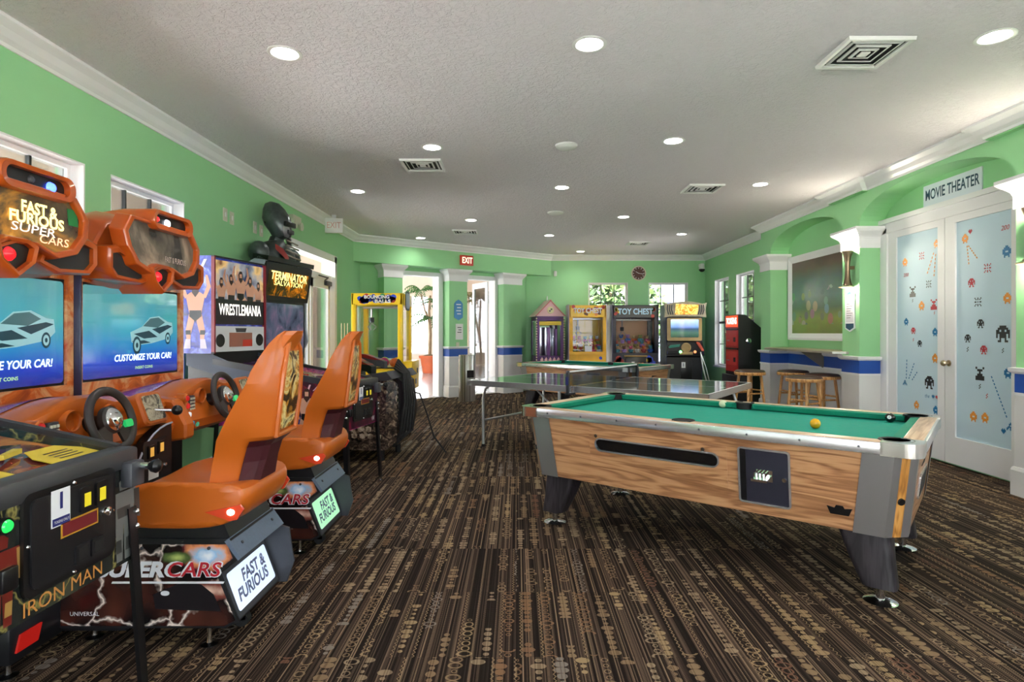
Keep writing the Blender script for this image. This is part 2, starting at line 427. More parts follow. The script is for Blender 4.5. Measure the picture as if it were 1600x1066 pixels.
def recess_light(p, lab):
    t = thing('ceiling_light', lab, 'ceiling light', (p[0], p[1], HC), 0, 'round recessed lights in the ceiling')
    MB(WHITEP).lathe([(.078, .004), (.104, .002), (.106, -.004), (.098, -.008), (.084, -.006), (.078, .004)], WHITEP, 32, cap=False).build('trim_ring', t)
    MB(mat('can liner', rgb(240, 240, 240), .35)).lathe([(.079, -.002), (.074, .03), (.068, .065)], None, 32, cap=False).build('can_liner', t, recalc=False)
    MB(mat('lamp glow', (1, 1, 1, 1), .5, emit=(1.0, .97, .93, 1), es=LAMP)).lathe([(.0001, .045), (.04, .05), (.068, .064)], None, 24, cap=False).build('lamp', t)
    return t
LAB = {0: 'recessed ceiling light nearest the left wall, the big one above the orange race machines', 1: 'large recessed ceiling light near the top middle of the picture',
       2: 'recessed ceiling light at the top right corner, beyond the big air vent', 3: 'recessed ceiling light just before the left air vent',
       4: 'recessed ceiling light right of the near ceiling speaker', 5: 'recessed ceiling light closest to the hanging white exit sign',
       6: 'recessed ceiling light between the two round ceiling speakers', 7: 'recessed ceiling light beside the bright ceiling patch above the far arch',
       8: 'recessed ceiling light above the narrow far left vent', 9: 'recessed ceiling light in the far middle right of the far speaker',
       10: 'small far recessed light beside the slanted green header', 11: 'small far recessed light left of centre near the back wall',
       12: 'small far recessed light right of the farthest vent', 13: 'farthest recessed ceiling light close to the back wall cornice'}
base = recess_light(LAMPS[0], LAB[0])
for i, p in enumerate(LAMPS[1:], 1):
    c = copy_tree(base); c.location = (p[0], p[1], HC); c['label'] = LAB.get(i, 'round recessed ceiling light behind the viewer')

# left wall
def sl(y): return 10.97 - y
LW = [(3.0, 3.98, .75, 2.44), (4.23, 5.17, .75, 2.44), (1.2, 2.2, .75, 2.44), (-2.4, -.4, .3, 2.44)]
wall('wall_left', (XL, 10.97), (XL, YR), 0, HC + .1, .2, [(sl(b_), sl(a_), z0, z1) for a_, b_, z0, z1 in LW] + [(sl(9.38), sl(7.54), 0, 2.42)])
# back wall
BW = [(1.61, 2.50, .6, 2.43), (2.97, 3.86, .6, 2.43)]
wall('wall_back', (XR + .2, YB), (.2, YB), 0, HC + .1, .2, [(XR + .2 - b_, XR + .2 - a_, z0, z1) for a_, b_, z0, z1 in BW])
# right far wall
RW = [(11.82, 12.67, .6, 2.43), (10.56, 11.43, .6, 2.43)]
wall('wall_right', (XR, 9.66), (XR, YB + .2), 0, HC + .1, .2, [(a_ - 9.66, b_ - 9.66, z0, z1) for a_, b_, z0, z1 in RW])
# recess wall behind the arches and the near right wall
wall('wall_right_recess', (XD, 4.2), (XD, 9.68), 0, HC + .1, .2)
NW = [(.3, 1.3, .3, 2.43), (1.7, 2.7, .3, 2.43), (-2.6, -.6, .3, 2.43)]
wall('wall_right_near', (XA, YR), (XA, 4.36), 0, HC + .1, .2, [(a_ - YR, b_ - YR, z0, z1) for a_, b_, z0, z1 in NW])
wall('wall_rear', (XL - .2, YR), (XA + .2, YR), 0, HC + .1, .2, [(.8, 2.8, .1, 2.5), (3.3, 5.3, .1, 2.5), (5.6, 6.8, .1, 2.5)])

# arcade wall with two segmental arches
def arch_pts(y0, y1, z, rise, n=24):
    c = (y0 + y1) / 2; a = (y1 - y0) / 2
    return [(c + a * math.cos(PI * k / n), z + rise * math.sin(PI * k / n) ** .8) for k in range(n + 1)]
poly = [(9.66, 2.29), (9.66, HC + .1), (4.36, HC + .1), (4.36, 2.29), (4.72, 2.29), (4.72, 2.53)]
poly += list(reversed(arch_pts(4.72, 6.88, 2.53, .36)))[1:-1]
poly += [(6.88, 2.53), (6.88, 2.29), (7.24, 2.29), (7.24, 2.53)] + list(reversed(arch_pts(7.24, 9.30, 2.53, .33)))[1:-1] + [(9.30, 2.53), (9.30, 2.29)]
ar = MB(GREEN); ar.prism(poly, (XA, 0, 0), Y, Z, (XD - XA, 0, 0))
for y0, y1 in ((4.36, 4.72), (6.88, 7.24), (9.30, 9.66)):
    ar.box(XA, XD, y0, y1, 0, 2.3, GREEN)
struct(ar.build('wall_right_arcade'))

# slanted entry wall
def ep(s, off=0.0): return H0 + EU * s + EN * off
LH = (H1 - H0).length
wall('wall_entry_header', ep(LH + .1), ep(-.2), 2.58, HC + .1, .35)
def ray_s(px, off):
    """distance along the entry line where the view ray of a column meets it"""
    o = ep(0, off); k = (px - 808) / F
    return (k * o.y - o.x) / (EU.x - k * EU.y)
D1 = (ray_s(627, .35), ray_s(685, .35)); D2 = (ray_s(726, .35), ray_s(773, .35))
sA = LH + .6
wall('wall_entry', ep(sA, .35), ep(-.35, .35), 0, HC + .1, .18, [(sA - D1[1], sA - D1[0], 0, 2.44), (sA - D2[1], sA - D2[0], 0, 2.44)])
PIL = []
en = MB(GREEN)
for a_, b_ in ((600, 629), (702, 730), (787, 815)):
    s0, s1 = ray_s(a_, .1), ray_s(b_, .1); PIL.append((s0, s1))
    M = Matrix.Translation(ep(0)) @ Matrix(((EU.x, EN.x, 0, 0), (EU.y, EN.y, 0, 0), (0, 0, 1, 0), (0, 0, 0, 1)))
    en.box(s0, s1, .1, .36, 0, 2.58, GREEN, M=M)
struct(en.build('wall_entry_pilasters'))

# cornice, rails, bases
CORN = [(0, 2.925), (.012, 2.925), (.018, 2.945), (.045, 2.965), (.075, 3.0), (.105, 3.02), (.12, 3.03), (.12, 3.052), (0, 3.052)]
J = .06
path = [(XA, YR), (XA, 4.36), (XA - J, 4.36), (XA - J, 4.95), (XA, 4.95), (XA, 6.72), (XA - J, 6.72), (XA - J, 7.45), (XA, 7.45), (XA, 9.66), (XR, 9.66), (XR, YB), (H1.x, H1.y), (H0.x, H0.y), (XL, YR)]
struct(sweep(MB(WHITE), path, CORN, WHITE).build('trim_1'))
jb = MB(GREEN)                                           # shallow wall breaks over the piers
for y0, y1 in ((4.36, 4.95), (6.72, 7.45)): jb.box(XA - J, XA, y0, y1, 2.915, HC, GREEN)
struct(jb.build('wall_right_breaks'))
def wains(path, name):
    g = MB(WAINS)
    sweep(g, path, [(0, 0), (.008, 0), (.008, .80), (0, .80)], WAINS)
    sweep(g, path, [(0, 0), (.026, 0), (.026, .2), (.018, .225), (0, .23)], WAINS)
    sweep(g, path, [(0, .80), (.016, .80), (.016, .822), (0, .822)], WHITE)
    sweep(g, path, [(0, .82), (.007, .82), (.007, .978), (0, .978)], BLUE)
    sweep(g, path, [(0, .972), (.015, .972), (.036, .99), (.04, 1.018), (0, 1.022)], WHITE)
    return struct(g.build(name))
wains([(XA, YR), (XA, 4.72), (XD, 4.72)], 'trim_2')
wains([(XD, 6.88), (XA, 6.88), (XA, 7.24), (XD, 7.24), (XD, 9.30), (XA, 9.30), (XA, 9.66), (XR, 9.66)], 'trim_3')
CAP = [(0, 2.29), (.014, 2.29), (.014, 2.40), (.022, 2.40), (.022, 2.415), (.03, 2.43), (.05, 2.45), (.085, 2.48), (.1, 2.50), (.1, 2.53), (0, 2.53)]
def cap(path, name, cp=CAP):
    return struct(sweep(MB(WHITE), path, cp, WHITE).build(name))
cap([(XA, 4.36), (XA, 4.72), (XD, 4.72)], 'trim_4')
cap([(XD, 6.88), (XA, 6.88), (XA, 7.24), (XD, 7.24)], 'trim_5')
cap([(XD, 9.30), (XA, 9.30), (XA, 9.66), (XR, 9.66)], 'trim_6')
for i, (s0, s1) in enumerate(PIL):
    pth = [ep(s1, .35), ep(s1, .1), ep(s0, .1), ep(s0, .35)]; pth = [(p.x, p.y) for p in pth]
    cap(pth, 'trim_%d' % (7 + i), [(a * .8, z + .05) for a, z in CAP])
    wains(pth, 'trim_%d' % (10 + i))
BASE = [(0, 0), (.018, 0), (.018, .1), (.01, .115), (0, .115)]
struct(sweep(MB(WHITE), [(XR, 9.68), (XR, YB), (.35, YB)], BASE, WHITE).build('baseboard_back'))
struct(sweep(MB(WHITE), [(XL, 7.45), (XL, YR)], BASE, WHITE).build('baseboard_left'))

# windows
DARKBAR = mat('dark window bar', rgb(28, 32, 30), .4)
def window(n, o, u, w, z0, z1, cols, rows, frame=WHITE, bars=DARKBAR, depth=.14):
    """o: a point of the wall face, u along the wall, depth outward is the wall's outer side"""
    u = Vector(u); out = Vector((u.y, -u.x, 0)); o = Vector(o); h = z1 - z0
    def P(a, d, z): return o + u * a + out * d + Z * z
    def bx(mb, a0, a1, d0, d1, za, zb, m):
        vs = [P(a0, d0, za), P(a1, d0, za), P(a1, d1, za), P(a0, d1, za), P(a0, d0, zb), P(a1, d0, zb), P(a1, d1, zb), P(a0, d1, zb)]
        mb.add(vs, [(0, 3, 2, 1), (4, 5, 6, 7), (0, 1, 5, 4), (1, 2, 6, 5), (2, 3, 7, 6), (3, 0, 4, 7)], m)
    f = MB(frame); t = .04
    for a0, a1, za, zb in ((0, t, z0, z1), (w - t, w, z0, z1), (t, w - t, z0, z0 + t), (t, w - t, z1 - t, z1)):
        bx(f, a0, a1, depth - .05, depth + .01, za, zb, frame)
    for a0, a1, za, zb in ((-.0, .012, z0, z1), (w - .012, w, z0, z1), (.012, w - .012, z1 - .012, z1)):   # painted reveal
        bx(f, a0, a1, 0.001, depth - .05, za, zb, frame)
    bx(f, -.02, w + .02, -.025, depth - .05, z0 - .025, z0 + .006, frame)
    root = struct(f.build('window_%d' % n))
    mbar = MB(bars)
    for i in range(1, cols): bx(mbar, w * i / cols - .009, w * i / cols + .009, depth - .04, depth - .015, z0 + t, z1 - t, bars)
    for j in range(1, rows): bx(mbar, t, w - t, depth - .038, depth - .017, z0 + h * j / rows - .009, z0 + h * j / rows + .009, bars)
    if bars is DARKBAR: bx(mbar, t, w - t, depth - .055, depth - .015, z0 + h * .5 - .022, z0 + h * .5 + .022, bars)
    mbar.build('window_bars', root)
    g = MB(GLASS); bx(g, t, w - t, depth - .029, depth - .025, z0 + t, z1 - t, GLASS); g.build('pane', root)
    c = P(w / 2, depth + .03, (z0 + z1) / 2)
    inward = -out
    portal(c, Vector((0, 0, -1)).rotation_difference(inward).to_euler(), w if abs(u.y) < .5 else h, h if abs(u.y) < .5 else w)
    return root
for i, (a_, b_, z0, z1) in enumerate(LW): window(1 + i, (XL, b_, 0), (0, -1, 0), b_ - a_, z0, z1, 3, 4)
for i, (a_, b_, z0, z1) in enumerate(BW): window(5 + i, (b_, YB, 0), (-1, 0, 0), b_ - a_, z0, z1, 3, 4)
for i, (a_, b_, z0, z1) in enumerate(RW): window(7 + i, (XR, a_, 0), (0, 1, 0), b_ - a_, z0, z1, 3, 4)
for i, (a_, b_, z0, z1) in enumerate(NW): window(9 + i, (XA, a_, 0), (0, 1, 0), b_ - a_, z0, z1, 3, 4)
for i, (a_, b_) in enumerate(((.8, 2.8), (3.3, 5.3), (5.6, 6.8))): window(12 + i, (XL - .2 + a_, YR, 0), (1, 0, 0), b_ - a_, .1, 2.5, 3, 4)

# glazed double exit door in the left wall
dr = MB(WHITE)
for a_, b_, z0, z1 in ((7.46, 7.56, 0, 2.5), (9.36, 9.46, 0, 2.5), (7.46, 9.46, 2.41, 2.52)):
    dr.box(XL, XL + .025, a_, b_, z0, z1, WHITE)
    dr.box(XL - .12, XL, max(a_, 7.5), min(b_, 9.42), z0, z1, WHITE)
dr.box(XL - .11, XL - .04, 7.56, 9.36, 2.10, 2.2, WHITE)
droot = struct(dr.build('door_1'))
for a_, b_ in ((7.57, 8.45), (8.47, 9.35)):
    lf = MB(WHITE)
    for y0, y1, z0, z1 in ((a_, a_ + .1, .02, 2.1), (b_ - .1, b_, .02, 2.1), (a_, b_, .02, .22), (a_, b_, 1.98, 2.1)):
        lf.box(XL - .09, XL - .05, y0, y1, z0, z1, WHITE)
    lo = lf.build('door_leaf', droot)
    MB(GLASS).box(XL - .073, XL - .067, a_ + .1, b_ - .1, .22, 1.98).build('pane', lo)
    cl = MB(DARKG).box(XL - .05, XL - .0, b_ - .3 if a_ > 8 else a_ + .05, b_ - .05 if a_ > 8 else a_ + .3, 2.03, 2.1, DARKG, .01)
    cl.tube([(XL - .02, (a_ + b_) / 2 + .1, 2.1), (XL + .06, (a_ + b_) / 2, 2.13), (XL - .01, (a_ + b_) / 2 - .2, 2.15)], .012, DARKG)
    cl.build('door_closer', lo)
portal((XL - .15, 8.46, 1.2), Vector((0, 0, -1)).rotation_difference(Vector((1, 0, 0))).to_euler(), 2.3, 1.8)

# door casings in the entry wall and the white door leaf that stands open
ME = Matrix.Translation(ep(0)) @ Matrix(((EU.x, EN.x, 0, 0), (EU.y, EN.y, 0, 0), (0, 0, 1, 0), (0, 0, 0, 1)))
for n, (a_, b_) in enumerate((D1, D2)):
    cs = MB(WHITE)
    for s0, s1, z0, z1 in ((a_ - .07, a_ + .01, 0, 2.5), (b_ - .01, b_ + .09, 0, 2.5), (a_ - .07, b_ + .09, 2.43, 2.51)):
        cs.box(s0, s1, .32, .56, z0, z1, WHITE, M=ME)
    struct(cs.build('door_%d' % (2 + n)))
    if n == 0: continue
    leafm = MB(WHITE); hp = ep(b_ - .02, .56); ang = math.radians(100 if n else 96)
    du = (-EU * math.cos(ang) + EN * math.sin(ang)); dn = Vector((-du.y, du.x, 0))
    ML = Matrix.Translation(hp) @ Matrix(((du.x, dn.x, 0, 0), (du.y, dn.y, 0, 0), (0, 0, 1, 0), (0, 0, 0, 1)))
    for s0, s1, z0, z1 in ((0, .1, .02, 2.42), (.72, .82, .02, 2.42), (.1, .72, .02, .25), (.1, .72, 2.3, 2.42)):
        leafm.box(s0, s1, 0, .04, z0, z1, WHITE, M=ML)
    leafm.lathe([(.0, -.05), (.028, -.045), (.03, -.03), (.012, -.02), (.012, 0)], mat('brass', (.6, .42, .2, 1), .25, 1.0), 14, (0, 0, 0), 'Y', M=ML @ Matrix.Translation((.77, 0, 1.02)))
    lo = struct(leafm.build('door_leaf_open'))
    MB(GLASS).box(.1, .72, .018, .022, .25, 2.3, M=ML).build('pane', lo)

# the lobby beyond the entry
CREAM = worn('cream lobby wall', rgb(232, 216, 200), .6, var=.02)
LT = mat('pale blue grey lobby tile', rgb(196, 202, 214), .18, coat=.2)
t = NT(LT); c = t.sep(t.coords())
gx = t.m('LESS_THAN', t.m('FRACT', t.m('DIVIDE', c[0], .45)), .02); gy = t.m('LESS_THAN', t.m('FRACT', t.m('DIVIDE', c[1], .45)), .02)
t.link(t.mix(t.m('MAXIMUM', gx, gy), rgb(200, 206, 218), rgb(160, 164, 172)), t.b.inputs['Base Color'])
e0, e1 = ep(-.9, .5), ep(LH + .45, .5)
fp = [(e0.x, e0.y), (.45, 13.45), (.95, 13.5), (.95, 22.5), (-9, 22.5), (-9, 10.5), (e0.x, e0.y - .2)]
struct(MB(LT).plate(fp, (0, 0, -.002), X, Y).build('floor_lobby'))
struct(MB(LT).plate([(ep(D1[0], .3).x, ep(D1[0], .3).y), (ep(D2[1], .3).x, ep(D2[1], .3).y), (ep(D2[1], .6).x, ep(D2[1], .6).y), (ep(D1[0], .6).x, ep(D1[0], .6).y)], (0, 0, .003), X, Y).build('floor_threshold'))
LBW = [(1.75, 2.8, .5, 2.7), (4.1, 5.1, .5, 2.7)]
wall('wall_lobby_back', (.95, 22.5), (-9, 22.5), 0, 4.6, .2, LBW, CREAM)
wall('wall_lobby_right', (.95, 13.5), (.95, 22.7), 0, 4.6, .2, (), CREAM)
wall('wall_lobby_left', (-9, 22.5), (-9, 10.0), 0, 4.6, .2, (), CREAM)
for i, (a_, b_, z0, z1) in enumerate(LBW): window(15 + i, (.95 - a_, 22.5, 0), (-1, 0, 0), b_ - a_, z0, z1, 3, 5, WHITE, WHITE)
for i, (x, y) in enumerate(((-2.75, 20.3), (-.75, 20.3))):
    struct(MB(CREAM).box(x - .3, x + .3, y - .25, y + .25, 0, 4.6, CREAM).box(x - .36, x + .36, y - .31, y + .31, 0, .25, WHITE).build('trim_lobby_column'))
struct(MB(CREAM).box(-9.2, 1.15, 10.0, 22.7, 4.6, 4.7).build('ceiling_lobby'))

# movie theatre double door
TC = MB(WHITE)
for y0, y1, z0, z1, d in ((6.76, 6.88, 0, 2.5, .05), (4.72, 4.92, 0, 2.5, .05), (4.72, 6.88, 2.44, 2.56, .05), (4.72, 6.88, 2.55, 2.6, .075)):
    TC.box(XD - d, XD, y0, y1, z0, z1, WHITE)
TC.box(XD - .03, XD, 6.72, 6.765, 0, 2.45, WHITE)
tdoor = struct(TC.build('door_4'))
FROST = mat('frosted pale blue glass', rgb(194, 218, 231), .6, coat=.0)
def onx(Xp, px, py):
    y = Xp * F / (px - 808); return y, 1.3 - (py - 520) * y / F
C_BK, C_RD, C_OR, C_BL = mat('black vinyl', rgb(30, 34, 40), .5), mat('red vinyl', rgb(184, 40, 56), .5), mat('orange vinyl', rgb(232, 150, 56), .5), mat('blue vinyl', rgb(14, 112, 166), .5)
SPR = {'bot': ["..XXXX..", ".XXXXXX.", "XX.XX.XX", "XXXXXXXX", "X.XXXX.X", "X.XXXX.X", "..X..X..", ".XX..XX."],
       'fig': ["...XX...", ".XXXXXX.", ".XX.XXX.", "XXXXXXXX", "..XXXX..", "...XX...", "..X..X.."],
       'fly': ["..XX..", ".XXXX.", "XXXXXX", "XX..XX", "XXXXXX", ".XXXX.", ".X..X."],
       'heart': [".X.X.", "XXXXX", "XXXXX", ".XXX.", "..X.."],
       'ship': ["...X...", "..XXX..", "..X.X..", ".XXXXX.", "XX.X.XX", "X..X..X"],
       'base': ["X...X", ".XXX.", "..X..", ".XXX.", "XXXXX", "XXXXX"],
       'burst': ["X..X..X", ".X.X.X.", ".......", "XX.X.XX", ".......", ".X.X.X.", "X..X..X"],
       'shot': [".X", "X.", ".X", "X."]}
def sprite(mb, kind, px, py, wpx, m, Xp):
    y, z = onx(Xp, px, py); s = SPR[kind]; cw = wpx * y / F * 1.25 / len(s[0])
    # across the door a pixel of the picture is foreshortened: keep the cell square on the glass
    for r, row in enumerate(s):
        for c_, ch in enumerate(row):
            if ch == 'X':
                yy = y - (c_ - (len(row) - 1) / 2) * cw; zz = z - (r - (len(s) - 1) / 2) * cw
                mb.add([(Xp, yy + cw / 2, zz - cw / 2), (Xp, yy - cw / 2, zz - cw / 2), (Xp, yy - cw / 2, zz + cw / 2), (Xp, yy + cw / 2, zz + cw / 2)], [(0, 1, 2, 3)], m)
def dashes(mb, p0, p1, n, m, Xp, t=.006):
    a = onx(Xp, *p0); b_ = onx(Xp, *p1)
    for i in range(n):
        f0, f1 = i / n, (i + .6) / n
        q0 = Vector((0, a[0] + (b_[0] - a[0]) * f0, a[1] + (b_[1] - a[1]) * f0)); q1 = Vector((0, a[0] + (b_[0] - a[0]) * f1, a[1] + (b_[1] - a[1]) * f1))
        d = norm(q1 - q0); k = Vector((0, -d.z, d.y)) * t
        mb.add([Vector((Xp, 0, 0)) + q for q in (q0 - k, q1 - k, q1 + k, q0 + k)], [(0, 1, 2, 3)], m)
SP1 = [('fly', 1463, 381, 9, C_OR), ('burst', 1440, 400, 9, C_RD), ('fly', 1414, 410, 9, C_OR), ('burst', 1451, 444, 9, C_BK), ('base', 1426, 456, 11, C_BK),
       ('fly', 1440, 478, 10, C_OR), ('base', 1459, 476, 11, C_RD), ('fly', 1416, 503, 8, C_BL), ('bot', 1427, 517, 8, C_RD), ('fly', 1461, 519, 9, C_BL),
       ('bot', 1437, 537, 8, C_BK), ('fly', 1461, 560, 10, C_OR), ('ship', 1414, 598, 8, C_BL), ('bot', 1452, 598, 16, C_BK), ('heart', 1458, 620, 5, C_BL),
       ('heart', 1464, 621, 5, C_RD), ('fly', 1432, 633, 9, C_OR), ('fly', 1462, 641, 9, C_BL), ('shot', 1427, 531, 2, C_RD), ('shot', 1426, 470, 2, C_BK), ('shot', 1460, 489, 2, C_RD)]
SP2 = [('fly', 1508, 373, 10, C_OR), ('heart', 1516, 362, 6, C_RD), ('fly', 1573, 393, 13, C_BL), ('burst', 1543, 419, 11, C_RD), ('bot', 1518, 442, 11, C_RD),
       ('burst', 1528, 472, 11, C_BK), ('fly', 1574, 466, 12, C_OR), ('bot', 1532, 506, 11, C_BK), ('bot', 1567, 522, 21, C_BK), ('bot', 1512, 529, 10, C_BK),
       ('bot', 1537, 547, 11, C_RD), ('base', 1531, 584, 14, C_BK), ('fly', 1575, 583, 12, C_BL), ('fly', 1521, 651, 11, C_OR), ('fly', 1539, 653, 11, C_OR),
       ('ship', 1579, 667, 12, C_BL), ('heart', 1568, 674, 7, C_BL), ('shot', 1512, 546, 3, C_BK), ('shot', 1567, 548, 3, C_BK), ('shot', 1531, 604, 3, C_BK), ('shot', 1542, 619, 3, C_RD)]
GX = XD - .02
for (a_, b_), (g0, g1), sp, lf_ in (((6.72, 5.865), (6.61, 5.96), SP1, 0), ((5.855, 4.92), (5.72, 5.07), SP2, 1)):
    mb = MB(WHITE)
    for y0, y1, z0, z1 in ((a_, g0, .02, 2.44), (g1, b_, .02, 2.44), (g0, g1, .02, .285), (g0, g1, 2.37, 2.44)): mb.box(XD - .035, XD - .002, y1, y0, z0, z1, WHITE)
    lo = mb.build('door_leaf', tdoor)
    g = MB(FROST).box(GX, GX + .006, g1, g0, .285, 2.37, FROST)
    S = GX - .0015
    for q in sp: sprite(g, *q, S)
    if lf_ == 0:
        dashes(g, (1459, 395), (1448, 430), 6, C_OR, S); dashes(g, (1462, 397), (1459, 434), 6, C_OR, S)
        dashes(g, (1416, 592), (1417, 560), 6, C_BL, S); dashes(g, (1420, 592), (1429, 566), 6, C_BL, S); dashes(g, (1425, 594), (1434, 580), 4, C_BL, S)
        for px, py, tx, m_ in ((1416, 430, '200', C_RD), (1449, 619, 'the', C_BL)):
            y, z = onx(S, px, py); g.text(tx, (S, y, z), (0, -1, 0), Z, .055, m_, shear=.2)
    else:
        dashes(g, (1511, 384), (1514, 415), 6, C_OR, S); dashes(g, (1513, 384), (1528, 405), 6, C_OR, S)
        dashes(g, (1549, 588), (1574, 655), 12, C_BL, S)
        y, z = onx(S, 1571, 356); g.text('200', (S, y, z), (0, -1, 0), Z, .06, C_RD, shear=.2)
    g.build('pane', lo)
    if lf_:
        k = MB(mat('aged brass', (.5, .4, .28, 1), .3, 1.0)); kc = (XD - .035, 5.80, 1.0)
        k.lathe([(.03, 0), (.03, -.008), (.012, -.012), (.012, -.035), (.026, -.042), (.031, -.055), (.024, -.07), (.0, -.074)], None, 20, kc, 'X'); k.build('door_knob', lo)

sg = MB(mat('pale sign board', rgb(222, 230, 240), .4)); sg.box(XD - .012, XD, 5.42, 6.20, 2.605, 2.835)
sg.text('MOVIE THEATER', (XD - .012, 5.81, 2.725), (0, -1, 0), Z, .15, TEALT, width=.72, bold=.02)
tag(sg.build('door_sign'), 'pale blue sign reading movie theater above the white double door', 'sign')
# dark movie slot lines of the ceiling vents
def vent(px, py, size, lab):
    D = 1.75 * F / (520 - py); t = thing('ceiling_vent', lab, 'air vent', (D * (px - 808) / F, D, HC), 0, 'square ceiling air vents')
    MB(mat('vent shadow', rgb(40, 40, 42), .8)).box(-size / 2 + .02, size / 2 - .02, -size / 2 + .02, size / 2 - .02, -.006, -.001).build('vent_back', t)
    for k in range(4):
        h = size / 2 - k * size * .115; w = .028 if k == 0 else .014; z = -.012
        fr = MB(WHITEP)
        prof = [(-w, z - .012 + (.006 if k else 0)), (0, z + (.004 if k == 0 else -.002)), (0, z + .008), (-w, z - .004)] if k else [(0, -.001), (-.004, -.022), (-w, -.02), (-w, -.001)]
        sweep(fr, [(-h, -h), (h, -h), (h, h), (-h, h)], [(-a, b_) for a, b_ in prof], WHITEP, True); fr.build('outer_frame' if k == 0 else 'louvre', t)
    MB(WHITEP).box(-size * .07, size * .07, -size * .07, size * .07, -.02, -.012).build('louvre', t)
vent(1349, 81, .40, 'large square ceiling vent at the upper right, nearest the viewer'); vent(661, 257, .42, 'square ceiling vent on the left side, beside a recessed light')
vent(1097, 294, .42, 'square ceiling vent on the right, left of the light by the arches'); vent(727, 362, .42, 'far left ceiling vent near the slanted header')
vent(997, 380, .42, 'farthest ceiling vent, above the row of claw machines')
for px, py, r, lab in ((885, 227, .105, 'round white ceiling speaker nearer the viewer, domed'), (868, 332, .12, 'flat round white ceiling speaker farther back')):
    D = 1.75 * F / (520 - py)
    o = MB(WHITEP).lathe([(r, 0), (r * .98, -.012), (r * .8, -.028), (r * .4, -.036), (.0001, -.038)], WHITEP, 32).build('ceiling_speaker')
    o.location = (D * (px - 808) / F, D, HC); tag(o, lab, 'ceiling speaker')

